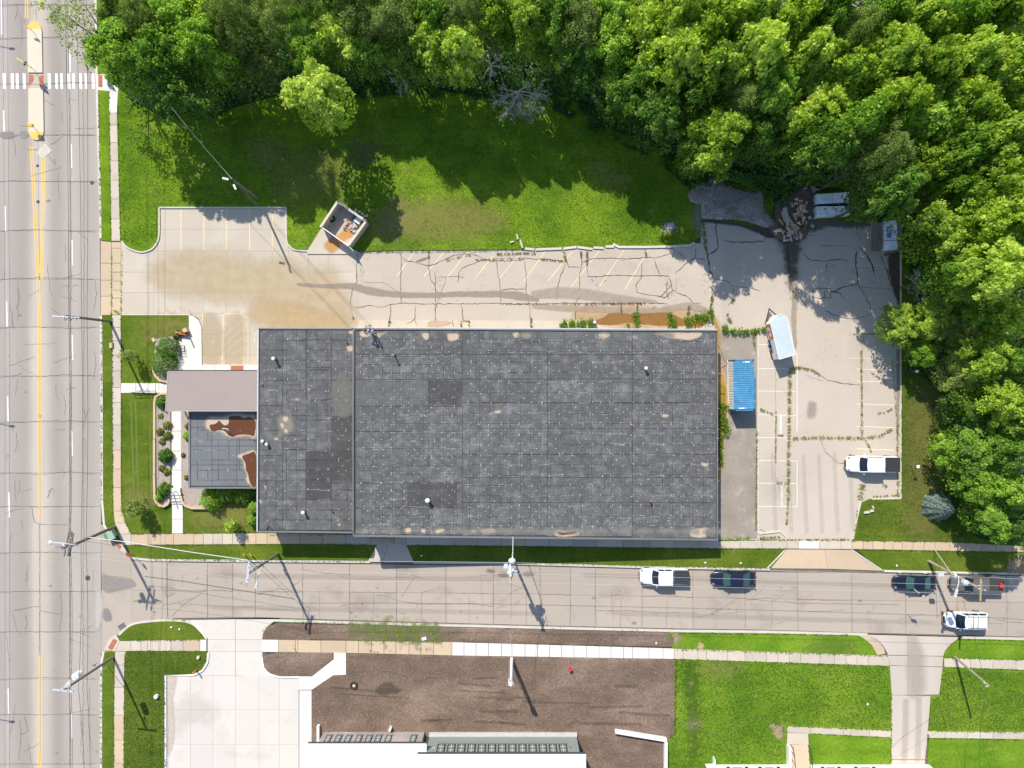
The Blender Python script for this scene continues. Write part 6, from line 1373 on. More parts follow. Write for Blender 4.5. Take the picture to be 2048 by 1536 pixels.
# shrubs: leafy domes
def dome(px, py, rpx, h, kind, label, name='shrub', cat='shrub', n=2200, ls=.16, group=None, z0=0.0, ry=1.0, flat=.0):
    x, y, _ = G(px, py, h * .6); r = rpx / S; rng = np.random.default_rng(int(px * 7 + py))
    d = rng.normal(size=(n, 3)); d /= np.linalg.norm(d, axis=1, keepdims=True); d[:, 2] = np.abs(d[:, 2])
    a = np.arctan2(d[:, 1], d[:, 0]); lob = 1 + .10 * np.sin(5 * a + px) + .07 * np.sin(9 * a + py) + rng.normal(size=n) * .05
    rr = lob * rng.uniform(.55, 1, n) ** .35
    P = np.stack([d[:, 0] * r * rr, d[:, 1] * r * rr * ry, d[:, 2] * h * rr + .05], 1); Nn = d * .8 + rng.normal(size=(n, 3)) * .5 + np.array([0, 0, .4])
    root = thing(name, label, cat, (x, y, z0), group)
    me = leaves_mesh('foliage', P, Nn, ls * rng.uniform(.6, 1.3, n), .42 + .16 * d[:, 2] + rng.normal(size=n) * .14, LM[kind], rng)
    o = bpy.data.objects.new('foliage', me); C.objects.link(o); o.parent = root
    st = MB(); st.tube([(0, 0, -.1), (0, 0, h * .6)], .06, 5, .03)
    for q in range(4): st.tube([(0, 0, h * .2), (r * .5 * math.cos(q * 1.6), r * .5 * math.sin(q * 1.6), h * .6)], .03, 4)
    st.build('stem', bark, root, local=True); return root
for i, (x, y, r, h, k, l) in enumerate([
 (331, 697, 23, 2.0, 'dark', 'upper of the two dark shrubs beside the bike rack'), (322, 725, 26, 2.2, 'dark', 'lower, larger dark shrub touching the canopy corner'),
 (322, 805, 12, 1.2, 'dark', 'round dark shrub at the top of the long gravel bed'), (328, 912, 14, 1.3, 'dark', 'round dark shrub in the middle of the long gravel bed'),
 (326, 980, 14, 1.4, 'dark', 'round dark shrub near the steps in the long gravel bed'), (318, 996, 8, .8, 'dark', 'small dark shrub at the rounded foot of the long bed'),
 (418, 1000, 22, 2.2, 'green', 'large leafy shrub at the corner of the low roof'), (452, 985, 22, 1.8, 'dark', 'shaded shrub below the low roof, second from its corner'), (485, 988, 22, 1.7, 'dark', 'shaded shrub below the low roof near the main wall'),
 (508, 1015, 14, 1.6, 'green', 'shrub growing up the corner of the main wall'), (503, 1040, 11, 1.3, 'green', 'small shrub at the lower corner of the main wall'),
 (374, 872, 9, .9, 'green', 'green plant squeezed beside the low roof wall, middle'), (376, 853, 7, .8, 'straw', 'small plant beside the low roof wall, upper'), (373, 955, 5, .5, 'straw', 'tiny plant beside the low roof wall, lower'),
 (352, 668, 9, .7, 'straw', 'yellowish plant at the top of the bike rack bed')]):
    dome(x, y, r, h, k, l)
for x, y, r, l in ((334, 851, 9, 'ornamental grass tuft uppermost in the long gravel bed'), (320, 864, 8, 'ornamental grass tuft by the wall below the uppermost one'), (334, 872, 9, 'ornamental grass tuft next to the white path, third down'), (324, 883, 7, 'ornamental grass tuft above the middle round shrub'),
                   (324, 937, 7, 'left ornamental grass tuft below the middle round shrub'), (333, 944, 7, 'right ornamental grass tuft below the middle round shrub'), (366, 910, 4, 'small dry grass tuft right of the white path')):
    dome(x, y, r, .5, 'straw', l, 'ornamental_grass', 'grass tuft', n=500, ls=.2)
dome(321, 832, 7, .4, 'olive', 'reddish low plant near the top of the long gravel bed', 'low_plant', 'plant', n=200)
# small trees
def smalltree(px, py, r, h, kind, label, n=2600, ls=.2):
    x, y, _ = G(px, py, h * .7); root = thing('small_tree', label, 'tree', (x, y, 0)); rng = np.random.default_rng(int(px + py))
    P, Nn, T, Sz = crown_arrays(rng, r / S, h, h * .45, 60, n // 60, ls, spread=.55 * 4.2 / (r / S) * .7)
    me = leaves_mesh('crown', P, Nn, Sz, T, LM[kind], rng); o = bpy.data.objects.new('crown', me); C.objects.link(o); o.parent = root
    limbs(random.Random(int(px)), h, r / S, 5, .08).build('trunk', bark, root, local=True); return root
smalltree(265, 1018, 17, 3.6, 'olive', 'young tree on the front lawn near the corner')
smalltree(256, 712, 14, 3.2, 'olive', 'thin young tree in the grass beside the upper front lawn path', n=420)
smalltree(461, 1052, 13, 2.6, 'lime', 'yellow leaved young tree in the grass right of the white path', n=700)
smalltree(1882, 548, 24, 4.0, 'dark', 'dark young tree behind the upper square sign')
# blue spruce
sp = thing('blue_spruce', 'pale blue green spruce alone on the lawn near the lower right wood', 'tree', G(1872, 1012))
rng = np.random.default_rng(9); n = 7000; u = rng.uniform(0, 1, n) ** .5; a = rng.uniform(0, 6.28, n); rad = 1.75 * u * (1 + .12 * np.sin(a * 11)); zz = 3.9 * (1 - u) * rng.uniform(.8, 1, n) + .15
P = np.stack([rad * np.cos(a), rad * np.sin(a), zz], 1); Nn = np.stack([np.cos(a), np.sin(a), np.full(n, .9)], 1) + rng.normal(size=(n, 3)) * .5
o = bpy.data.objects.new('needles', leaves_mesh('needles', P, Nn, .17 * rng.uniform(.6, 1.4, n), .45 + rng.normal(size=n) * .2, LM['spruce'], rng, aspect=.35)); C.objects.link(o); o.parent = sp
MB().cyl((0, 0, -.1), (0, 0, 3.6), .1, .02).build('trunk', bark, sp, local=True)
MBd = MB(); 
plate('mulch_ring', [(1850 + 24 * math.cos(t) + 22, 1016 + 24 * math.sin(t)) for t in np.linspace(0, 6.2, 20)], M('sandy_ring', (.36, .27, .16), .2, 1, .3, 8), z1=.012, label='dry ring of earth round the blue spruce')

# weeds in cracks
def weeds(name, label, paths, per=1.1, wpx=2.0, h=.25, mat='straw', ls=.14, seed=1, tmu=.38):
    rng = np.random.default_rng(seed); X = []
    for p in paths:
        w = wpx
        if isinstance(p[-1], (int, float)): w = p[-1]; p = p[:-1]
        for (x0, y0), (x1, y1) in zip(p[:-1], p[1:]):
            L = math.hypot(x1 - x0, y1 - y0); n = int(L * per * w); t = rng.uniform(0, 1, n)
            m = (np.sin(t * L * .35 + x0) + np.sin(t * L * .83 + y0) + rng.normal(size=n) * .5) > -.6; t = t[m]; n = len(t)
            d = np.array([-(y1 - y0), x1 - x0]) / (L + 1e-6); o = rng.normal(size=n) * w * .38
            X.append(np.stack([x0 + (x1 - x0) * t + d[0] * o, y0 + (y1 - y0) * t + d[1] * o], 1))
    X = np.concatenate(X); n = len(X)
    P = np.stack([(X[:, 0] - 1024) / S, (768 - X[:, 1]) / S, Z + rng.uniform(.02, h, n)], 1)
    Nn = rng.normal(size=(n, 3)) * .6 + np.array([0, 0, .8])
    o = bpy.data.objects.new(name, leaves_mesh(name, P, Nn, ls * rng.uniform(.5, 1.4, n), tmu + rng.normal(size=n) * .16, LM[mat], rng, aspect=.45)); C.objects.link(o); tag(o, label, None, None, 'stuff')
weeds('crack_weeds', 'weeds growing in long cracks of the east lot', [
 [(1580, 735), (1578, 870), 5.5], [(1578, 870), (1576, 1000), 5], [(1576, 1000), (1573, 1050), 3], [(1582, 877), (1640, 875), (1722, 876), (1760, 872), (1785, 858), 4.5], [(1722, 700), (1725, 870), 2.6], [(1785, 720), (1795, 860), 1.5], [(1731, 880), (1744, 905), 3.2], [(1726, 965), (1720, 1000), 8], [(1755, 826), (1770, 825), (1788, 815), 2.6],
 [(1552, 820), (1551, 925), 2.2], [(1551, 870), (1568, 870), 3], [(1520, 818), (1548, 829), 3.5], [(1550, 965), (1578, 967), 3], [(1514, 860), (1512, 1060), 3], [(1506, 660), (1510, 700), 4], [(1590, 735), (1600, 735), (1625, 740), (1640, 750), 4], [(1742, 745), (1762, 757), 3], [(1765, 760), (1780, 775), 1.5], [(1795, 850), (1796, 1000), 3], [(1745, 993), (1800, 990), 2.5], [(1765, 970), (1775, 973), 4], [(1600, 735), (1582, 738), 6], [(1700, 668), (1760, 669), 1.6], [(1753, 1012), (1750, 1000), 2], [(1520, 1080), (1700, 1078), 2.2], [(1530, 1063), (1520, 1058), 2], [(1520, 1076), (1560, 1074), 4]], per=1.6, seed=1, tmu=.52)
weeds('lot_weeds', 'weeds along the cracks of the old lot behind the warehouse', [
 [(716, 503), (800, 503), 1.8], [(1170, 607), (1290, 606), 2.4], [(1000, 607), (1160, 607), 1.0], [(780, 640), (776, 655), 3.5], [(706, 632), (707, 640), 3], [(1062, 635), (1063, 656), 3.2], [(992, 508), (1070, 506), 3.2], [(1080, 518), (1132, 522), 2.4], [(1127, 500), (1132, 524), 3.2], [(1161, 500), (1163, 520), 3], [(1174, 500), (1174, 530), 3], [(1292, 498), (1292, 513), 3.2], [(857, 500), (857, 515), 2.4], [(890, 520), (945, 508), 1.4], [(950, 519), (1050, 516), 1.6], [(1425, 590), (1421, 625), 4.5], [(1378, 612), (1376, 630), 4.5], [(1466, 598), (1465, 606), 4], [(1454, 627), (1462, 648), 5], [(1242, 610), (1243, 625), 2.5], [(1274, 610), (1275, 630), 2.5], [(1370, 405), (1410, 480), 0.5], [(1406, 440), (1412, 500), 5], [(922, 642), (922, 656), 2.5], [(938, 642), (938, 656), 2.5], [(922, 642), (938, 642), 2]], per=1.8, seed=2, tmu=.5)
weeds('wall_weeds', 'bright weeds against the warehouse wall', [[(1118, 652), (1128, 648), 5], [(1126, 650), (1190, 648), 13], [(1255, 645), (1257, 656), 4], [(1270, 625), (1274, 655), 8], [(1338, 625), (1342, 640), 6], [(1336, 648), (1352, 650), 15], [(1368, 646), (1400, 636), (1425, 634), 14], [(1418, 628), (1424, 620), 8], [(1444, 660), (1455, 660), 12], [(1455, 662), (1490, 664), (1530, 660), 7], [(1530, 660), (1540, 657), 7], [(1438, 810), (1466, 816), 9], [(1440, 820), (1452, 870), 13], [(1440, 870), (1440, 930), 7]], per=2.4, h=.6, mat='lime', ls=.2, seed=3, tmu=.3)
weeds('path_weeds', 'weeds and dark grass along joints of the paths', [[(243, 500), (241, 630), 1.2], [(222, 500), (222, 630), 1.4], [(226, 620), (240, 627), 4], [(586, 1289), (593, 1304), 2], [(738, 1300), (760, 1306), 3], [(524, 1262), (545, 1246), (620, 1244), (740, 1246), 2.5], [(550, 1305), (590, 1305), 2.5], [(710, 1250), (870, 1256), 4], [(790, 1260), (810, 1280), 10], [(862, 1255), (870, 1280), 8], [(830, 1255), (836, 1280), 7], [(745, 1262), (780, 1275), 9], [(710, 1280), (880, 1284), 3], [(1336, 1262), (1345, 1290), 5], [(1348, 1318), (1352, 1450), 2.5], [(380, 1242), (330, 1238), 1.6], [(1440, 1080), (1500, 1076), 5], [(625, 1070), (720, 1068), 3], [(730, 1072), (790, 1074), 10], [(540, 1070), (640, 1070), 2]], per=1.5, mat='green', seed=4)
# taller tufts in the lawns for an uneven sward
def tufts(name, label, poly, n, seed, mat='green', tmu=.45, ls=.13):
    scatter_leaves(name, label, poly, n, .005, .05, ls, LM[mat], seed, tmu=tmu)
gm = leaf_mat('sward_blades', (.055, .10, .010), (.11, .17, .018), (.17, .22, .04)); LM['sward'] = gm
tufts('lawn_tufts', 'grass tufts in the north lawn', [(240, 180), (330, 240), (600, 230), (1000, 200), (1200, 250), (1390, 370), (1395, 486), (1050, 497), (716, 500), (735, 450), (675, 400), (640, 455), (616, 500), (575, 480), (575, 412), (315, 412), (315, 470), (290, 500), (242, 480)], 42000, 31, 'sward')
tufts('lawn_tufts', 'grass tufts in the lawn of the white house', [(1354, 1320), (1778, 1334), (1782, 1458), (1570, 1449), (1570, 1536), (1338, 1536), (1338, 1480)], 20000, 32, 'sward')
tufts('lawn_tufts', 'grass tufts right of the house driveway', [(1888, 1342), (2060, 1345), (2060, 1460), (1858, 1460), (1866, 1396), (1883, 1393)], 9000, 33, 'sward')
tufts('lawn_tufts', 'grass tufts at the bottom left', [(252, 1304), (410, 1304), (412, 1322), (384, 1348), (329, 1350), (329, 1540), (250, 1540)], 8000, 34, 'sward')
tufts('lawn_tufts', 'grass tufts on the mown strip right of the lot', [(1804, 640), (1880, 780), (1870, 950), (1930, 1000), (1935, 1076), (1712, 1076), (1722, 1008), (1804, 998)], 12000, 35, 'sward')

def fringe(name, label, paths, seed):
    rng = np.random.default_rng(seed); X = []
    for p in paths:
        for (x0, y0), (x1, y1) in zip(p[:-1], p[1:]):
            L = math.hypot(x1 - x0, y1 - y0); n = int(L * 2.2); t = rng.uniform(0, 1, n); k = np.sin(t * L * .21 + x0) + np.sin(t * L * .6 + y0) + rng.normal(size=n) * .8 > -.2; t = t[k]
            X.append(np.stack([x0 + (x1 - x0) * t + rng.normal(size=len(t)) * .8, y0 + (y1 - y0) * t + rng.normal(size=len(t)) * .8], 1))
    X = np.concatenate(X); n = len(X); P = np.stack([(X[:, 0] - 1024) / S, (768 - X[:, 1]) / S, rng.uniform(.03, .08, n)], 1)
    o = bpy.data.objects.new(name, leaves_mesh(name, P, rng.normal(size=(n, 3)) * .5 + np.array([0, 0, .9]), .13 * rng.uniform(.5, 1.3, n), .42 + rng.normal(size=n) * .18, LM['sward'], rng, aspect=.5)); C.objects.link(o); tag(o, label, None, None, 'stuff')
fringe('grass_fringe', 'grass creeping over the edges of the footpaths', [
 [(219, 182), (222, 480)], [(236, 200), (241, 480)], [(225, 632), (226, 1030)], [(242, 632), (243, 760)], [(243, 788), (243, 1030), (262, 1068)], [(262, 1068), (342, 1067)], [(366, 1067), (512, 1065)], [(262, 1090), (735, 1088)], [(828, 1090), (1434, 1097)], [(1440, 1080), (1706, 1081)], [(1704, 1082), (1900, 1084), (2048, 1091)], [(1704, 1099), (2048, 1104)], [(1436, 1097), (1573, 1098)],
 [(262, 1281), (400, 1280)], [(255, 1302), (400, 1302)], [(228, 1304), (228, 1536)], [(250, 1306), (247, 1536)], [(1348, 1299), (1776, 1312)], [(1348, 1318), (1778, 1332)], [(1888, 1316), (2048, 1320)], [(1888, 1334), (2048, 1340)], [(1574, 1452), (1780, 1461)], [(1620, 1467), (1780, 1475)], [(1856, 1462), (2048, 1465)], [(1856, 1476), (2048, 1480)], [(1574, 1452), (1573, 1488)], [(1617, 1468), (1618, 1488)],
 [(1783, 1380), (1782, 1536)], [(1863, 1396), (1850, 1536)], [(1880, 1391), (1887, 1335)], [(716, 502), (1050, 499)], [(800, 503), (980, 501)], [(1803, 700), (1803, 996)], [(1706, 1078), (1716, 1010)], [(330, 1352), (331, 1536)], [(203, 640), (203, 1000)], [(197, 190), (201, 470)], [(1030, 1126), (1530, 1137)], [(300, 1119), (730, 1123)], [(1350, 1266), (1700, 1270)], [(1930, 1279), (2048, 1281)], [(202, 1340), (202, 1536)], [(1352, 1320), (1350, 1470)], [(1352, 1322), (1350, 1470)]], 71)
# ------------------------------------------------------------------ vehicles (front towards -x in local space)
cglass = plain('car_glass', (0.010, 0.018, 0.028), 0.05, spec=0.45); cglass_g = plain('green_car_glass', (0.035, 0.09, 0.08), 0.08, spec=0.45)
chrome = plain('chrome', (0.6, 0.6, 0.62), 0.15, 0.9); red_lamp = plain('red_lamp', (0.16, 0.01, 0.01), 0.3); clear_lamp = plain('clear_lamp', (0.20, 0.21, 0.23), 0.3)
darkcabin = plain('dark_cabin', (0.02, 0.02, 0.022), 0.6); rim = plain('alloy_rim', (0.45, 0.46, 0.47), 0.3, 0.7)
tonneau = plain('black_tonneau', (0.035, 0.037, 0.045), 0.55); bedliner = plain('bedliner', (0.05, 0.048, 0.045), 0.8)
def carpaint(name, c, rough=0.25, coat=0.8): return plain(name, c, rough, 0.0, 0.5, coat)
def loft(mb, st):
    """st: list of (x, halfwidth, zlow, ztop, crown)"""
    ring = []
    for x, w, zl, zt, cr in st:
        pr = [(-.86 * w, zl), (-w, zl + .16), (-w * 1.0, (zl + zt) * .56), (-w * .965, zt - .10), (-w * .86, zt - .015), (-w * .45, zt + cr * .7), (0, zt + cr)]
        ring.append([(x, y, z) for y, z in pr] + [(x, -y, z) for y, z in pr[-2::-1]])
    n = len(ring[0]); vs = [v for r in ring for v in r]; fs = []
    for i in range(len(ring) - 1):
        for j in range(n - 1): fs.append((i * n + j, i * n + j + 1, (i + 1) * n + j + 1, (i + 1) * n + j))
        fs.append((i * n + n - 1, i * n, (i + 1) * n, (i + 1) * n + n - 1))
    fs.append(tuple(range(n))[::-1]); fs.append(tuple(range((len(ring) - 1) * n, len(ring) * n)))
    mb.add(vs, fs)
def vehicle(name, label, cat, px, py, L, W, kind, paint, rz=0.0, glass=None, zroof=1.45):
    glass = glass or cglass; x, y, _ = G(px, py, 0); root = thing(name, label, cat, (x, y, Z + .02), None, rz)
    w = W / 2; h = L / 2
    def P(mb, nm, mat, par=None, smooth=False, sub=0): return mb.build(nm, mat, par or root, smooth, local=True, sub=sub)
    if kind == 'sedan':
        st = [(-h, .46 * w, .32, .60, .0), (-h + .12, .72 * w, .26, .68, .02), (-h + .38, .87 * w, .22, .77, .04), (-h + .9, .96 * w, .20, .88, .04), (-h + 1.5, w, .20, .95, .04), (-.5, w, .20, .98, .03), (.9, w, .20, 1.0, .03), (h - 1.1, .99 * w, .22, 1.02, .03), (h - .45, .92 * w, .26, .99, .03), (h - .12, .80 * w, .32, .88, .02), (h, .60 * w, .4, .74, 0)]
        g = (-h + 1.45, h - .85, -h + 2.15, h - 1.75, .965, zroof)
    elif kind == 'suv':
        st = [(-h, .46 * w, .36, .70, .0), (-h + .12, .72 * w, .3, .80, .02), (-h + .38, .88 * w, .26, .90, .04), (-h + .8, .96 * w, .24, 1.0, .04), (-h + 1.35, w, .24, 1.06, .04), (-.3, w, .24, 1.08, .03), (h - .6, .99 * w, .24, 1.10, .03), (h - .15, .95 * w, .3, 1.06, .02), (h, .86 * w, .4, .9, 0)]
        g = (-h + 1.3, h - .06, -h + 2.0, h - .55, 1.05, zroof)
    else:
        st = [(-h, .58 * w, .42, .86, .0), (-h + .12, .80 * w, .36, .98, .02), (-h + .4, .93 * w, .32, 1.06, .03), (-h + 1.0, .985 * w, .3, 1.14, .05), (-h + 1.6, w, .3, 1.18, .04), (.2, w, .3, 1.2, .0), (h - 1.9, w, .3, 1.2, .0), (h - .3, .985 * w, .32, 1.2, .0), (h, .94 * w, .4, 1.18, 0)]
        g = (-h + 1.55, h - 2.0, -h + 2.15, h - 2.2, 1.17, zroof)
    mb = MB(); loft(mb, st); P(mb, 'body', paint, smooth=True, sub=1)
    x0, x1, x2, x3, zb, zt = g; wb, wt = w * .93, w * .74
    if kind == 'suv': wt = w * .80
    if kind == 'pickup': wt = w * .82
    c = [(x0, -wb, zb), (x1, -wb, zb), (x1, wb, zb), (x0, wb, zb), (x2, -wt, zt), (x3, -wt, zt), (x3, wt, zt), (x2, wt, zt)]
    mb = MB(); mb.add([(a, b, z - .02) for a, b, z in c], [(0, 1, 5, 4), (1, 2, 6, 5), (2, 3, 7, 6), (3, 0, 4, 7), (4, 5, 6, 7)]); P(mb, 'cabin', paint)
    # roof panel with crown
    mb = MB(); vs = []; nx, ny = 5, 5
    for i in range(nx):
        for j in range(ny):
            u, v = i / (nx - 1), j / (ny - 1) * 2 - 1; X = x2 - .06 + (x3 - x2 + .12) * u; ww = (wt + .05) * (1 - .012 * abs(2 * u - 1) ** 3)
            vs.append((X, v * ww, zt + .045 * (1 - v * v) - .03 * abs(2 * u - 1) ** 2 - .02 * abs(v) ** 3))
    fs = [(i * ny + j, (i + 1) * ny + j, (i + 1) * ny + j + 1, i * ny + j + 1) for i in range(nx - 1) for j in range(ny - 1)]
    mb.add(vs, fs); P(mb, 'roof', paint)
    # windscreen, rear window, side windows, bowed
    def gl(nm, xa, xb, wa, wb_, za, zb_, bow):
        mb = MB(); vs = []
        for i in range(4):
            u = i / 3
            for j in range(6):
                v = j / 5 * 2 - 1; vs.append((xa + (xb - xa) * u - bow * (1 - v * v), v * (wa + (wb_ - wa) * u), za + (zb_ - za) * u + .012))
        mb.add(vs, [(i * 6 + j, i * 6 + j + 1, (i + 1) * 6 + j + 1, (i + 1) * 6 + j) if bow < 0 else (i * 6 + j, (i + 1) * 6 + j, (i + 1) * 6 + j + 1, i * 6 + j + 1) for i in range(3) for j in range(5)]); return P(mb, nm, glass, smooth=True)
    gl('windscreen', x0 - .02, x2 + .02, wb * .93, wt * .93, zb + .03, zt - .0, .12); gl('rear_window', x1 + .02, x3 - .02, wb * .90, wt * .9, zb + .03, zt, -.08)
    for s in (-1, 1):
        # pillars
        for a, b in ((x0 - .04, x2 - .02), (x1 + .04, x3 + .02)):
            mb = MB(); mb.tube([(a, s * wb * .97, zb), (b, s * wt * 1.0, zt + .0)], .06, 5); P(mb, 'pillar', paint)
        n = 3 if kind == 'suv' else 2
        for q in range(n):
            ua, ub = (q + .10 * (q == 0) + .04) / n, (q + 1 - .05) / n
            def sp_(u, t): xa = x0 + .25 + (x1 - x0 - .35) * u; xb = x2 + .04 + (x3 - x2 - .06) * u; return (xa + (xb - xa) * t, s * (wb + (wt - wb) * t + .012), zb + (zt - zb) * t)
            mb = MB(); mb.add([sp_(ua, .12), sp_(ub, .12), sp_(ub, .88), sp_(ua, .88)], [(0, 1, 2, 3) if s < 0 else (0, 3, 2, 1)]); P(mb, 'side_window', cglass)
        mb = MB(); mb.beam((x0 + .15, s * (wb + .02), zb - .02), (x1 - .1, s * (wb + .02), zb - .02), .05, .05); P(mb, 'belt_trim', paint)
        mb = MB(); mb.ell((x0 + .45, s * (w + .13), zb + .06), (.10, .15, .09), 8, 5); P(mb, 'mirror', paint if kind != 'pickup' or True else chrome, smooth=True)
        mb = MB(); mb.ell((-h + .25, s * w * .72, (.72 if kind == 'sedan' else (.85 if kind == 'suv' else 1.0))), (.15, .16, .05), 8, 4); P(mb, 'headlight', clear_lamp)
        mb = MB(); mb.box((h - .09, s * w * .80, .80), (.1, .22 if kind != 'suv' else .16, .28)); P(mb, 'tail_light', red_lamp)
        for wx in (-h + .95, h - (1.05 if kind != 'pickup' else 1.25)):
            mb = MB(); mb.cyl((wx, s * (w - .20), .34), (wx, s * (w + .015), .34), .35, n=16); t_ = P(mb, 'wheel', MT['black'])
            mb = MB(); mb.cyl((wx, s * (w + .0), .34), (wx, s * (w + .03), .34), .22, n=12); P(mb, 'rim', rim, t_)
        for dx in ((.1, 1.05) if kind != 'suv' else (-.3, .75)):
            mb = MB(); mb.box((dx - .2, s * (w + .012), .82), (.16, .03, .035)); P(mb, 'door_handle', chrome)
    mb = MB(); mb.box((-h + .02, 0, .52 if kind == 'sedan' else .66), (.12, w * .8, .22)); P(mb, 'grille', darkcabin)
    mb = MB(); mb.beam((-h + .0, -w * .45, .42), (-h + .0, w * .45, .42), .14, .16); P(mb, 'bumper', paint if kind == 'sedan' else chrome)
    mb = MB(); mb.beam((h + .0, -w * .55, .45), (h + .0, w * .55, .45), .14, .16); P(mb, 'bumper', chrome if kind == 'pickup' else paint)
    for s in (-.35, .35): mb = MB(); mb.tube([(x0 - .06, s * w, zb + .03), (x0 + .28, s * w + .42, zb + .20)], .014, 4); P(mb, 'wiper', MT['black'])
    for s in (-.32, .32): mb = MB(); mb.box((x0 + .9, s * w, zb - .05), (.5, .5, .5)); P(mb, 'seat', plain('car_seat', (.18, .18, .18), .8))
    return root, P, (h, w, g)
wp = carpaint('white_car_paint', (.80, .81, .82), .4, .2); navy = carpaint('navy_car_paint', (.012, .014, .036)); black = carpaint('blue_black_paint', (.008, .010, .024)); grey = carpaint('grey_brown_paint', (.12, .115, .11), .35, .4); sil = carpaint('pearl_white_paint', (.74, .78, .80), .4, .2)
# parked pickup in the lot
r, P, (h, w, g) = vehicle('pickup_truck', 'white pickup with smooth black bed cover parked at the right end of the lot', 'pickup truck', 1739, 927, 6.35, 2.02, 'pickup', wp, R(-0.6), zroof=1.85)
mb = MB(); mb.box((h - 1.02, 0, 1.235), (1.95, w * 1.72, .06)); P(mb, 'bed_cover', tonneau)
mb = MB(); mb.box((g[0] + .25, -.35, g[4] + .36), (.3, .35, .02)); mb2 = mb
# street pickup
r, P, (h, w, g) = vehicle('pickup_truck', 'white pickup with ribbed dark bed cover parked on the side street', 'pickup truck', 1326, 1149.5, 5.95, 2.0, 'pickup', wp, R(-0.4), zroof=1.82)
mb = MB(); mb.box((h - .98, 0, 1.225), (1.8, w * 1.70, .05)); bc = P(mb, 'bed_cover', tonneau)
for k in range(5): mb = MB(); mb.box((h - .98, (-.68 + .34 * k) * w, 1.26), (1.76, .035, .03)); P(mb, 'cover_rib', plain('cover_rib_grey', (.09, .09, .10), .5), bc)
# grey pickup with open bed
r, P, (h, w, g) = vehicle('pickup_truck', 'dusty grey pickup with open bed and a red can in it on the side street', 'pickup truck', 1945, 1163.5, 6.2, 2.0, 'pickup', grey, R(-0.7), zroof=1.85)
mb = MB(); mb.box((h - 1.05, 0, 1.205), (1.85, w * 1.6, .03)); P(mb, 'bed_floor', bedliner)
for s in (-1, 1): mb = MB(); mb.box((h - 1.05, s * w * .88, 1.27), (1.95, .16, .12)); P(mb, 'bed_rail', grey)
mb = MB(); mb.box((h - .07, 0, 1.27), (.14, w * 1.8, .12)); P(mb, 'tailgate', grey)
for k in range(7): mb = MB(); mb.box((g[2] + (g[3] - g[2]) / 2, (-.72 + .24 * k) * w * .8, g[5] + .035), ((g[3] - g[2]), .03, .02)); P(mb, 'roof_rib', plain('rib_grey', (.2, .195, .185), .5))
a_ = r.matrix_world; cx, cy, _ = G(1945, 1163.5, 0)
tag(MB().box((cx + 2.62, cy - .12, 1.30), (.38, .62, .26), .1).build('fuel_can', plain('red_plastic', (.50, .03, .03), .4)), 'red can lying at the back of the grey pickup bed', 'can')
# sedans
r, P, (h, w, g) = vehicle('sedan', 'dark navy sedan with green tinted windows parked behind the white street pickup', 'car', 1464, 1154.5, 5.35, 1.93, 'sedan', navy, R(-0.4), glass=cglass_g)
mb = MB(); mb.beam((g[2] + .1, 0, g[5] + .045), (g[3] - .1, 0, g[5] + .045), .03, .012); P(mb, 'roof_seam', black)
r, P, (h, w, g) = vehicle('sedan', 'blue black sedan parked just left of the leaning utility pole top', 'car', 1824, 1161.5, 5.1, 1.9, 'sedan', black, R(-0.6), glass=cglass_g)
# SUV
r, P, (h, w, g) = vehicle('suv', 'white SUV with roof rails parked on the south side of the street', 'SUV', 1924, 1236.5, 5.1, 1.98, 'suv', sil, R(-0.5), zroof=1.72)
for s in (-1, 1): mb = MB(); mb.tube([(g[2] + .3, s * w * .70, g[5] + .05), (g[3] - .1, s * w * .70, g[5] + .05)], .03, 6); P(mb, 'roof_rail', darkcabin)
for dx in (.9, 1.45): mb = MB(); mb.beam((g[2] + dx, -w * .7, g[5] + .08), (g[2] + dx, w * .7, g[5] + .08), .05, .03); P(mb, 'cross_bar', darkcabin)

# ------------------------------------------------------------------ shipping container
blue = M('container_blue', (.065, .255, .44), .2, .8, .2, 6, rough=.55, c2=(.26, .25, .25), c2sc=1.6, c2lo=.60, c2hi=.68); cwh = M('container_white', (.88, .88, .88), .04, .8, .05, 9, rough=.5)
ct = thing('shipping_container', 'blue roofed shipping container with pale ribbed sides beside the cargo trailer', 'container', G(1489, 770, 2.6), rz=R(1.0))
ct.location.z = Z + .02; CL, CW, CH = 6.06, 2.44, 2.55
def Pc(mb, nm, mat, par=None): return mb.build(nm, mat, par or ct, local=True)
mb = MB(); n = 23; vs = []
for k in range(n):
    y0 = -CL / 2 + .12 + k * (CL - .24) / n; d = (CL - .24) / n
    mb.add([(-CW / 2 + .05, y0, CH - .045), (CW / 2 - .05, y0, CH - .045), (CW / 2 - .05, y0 + d * .2, CH - .045), (-CW / 2 + .05, y0 + d * .2, CH - .045), (-CW / 2 + .05, y0 + d * .4, CH), (CW / 2 - .05, y0 + d * .4, CH), (CW / 2 - .05, y0 + d * .75, CH), (-CW / 2 + .05, y0 + d * .75, CH), (CW / 2 - .05, y0 + d, CH - .045), (-CW / 2 + .05, y0 + d, CH - .045)],
           [(0, 1, 2, 3), (3, 2, 5, 4), (4, 5, 6, 7), (7, 6, 8, 9)])
Pc(mb, 'roof', blue)
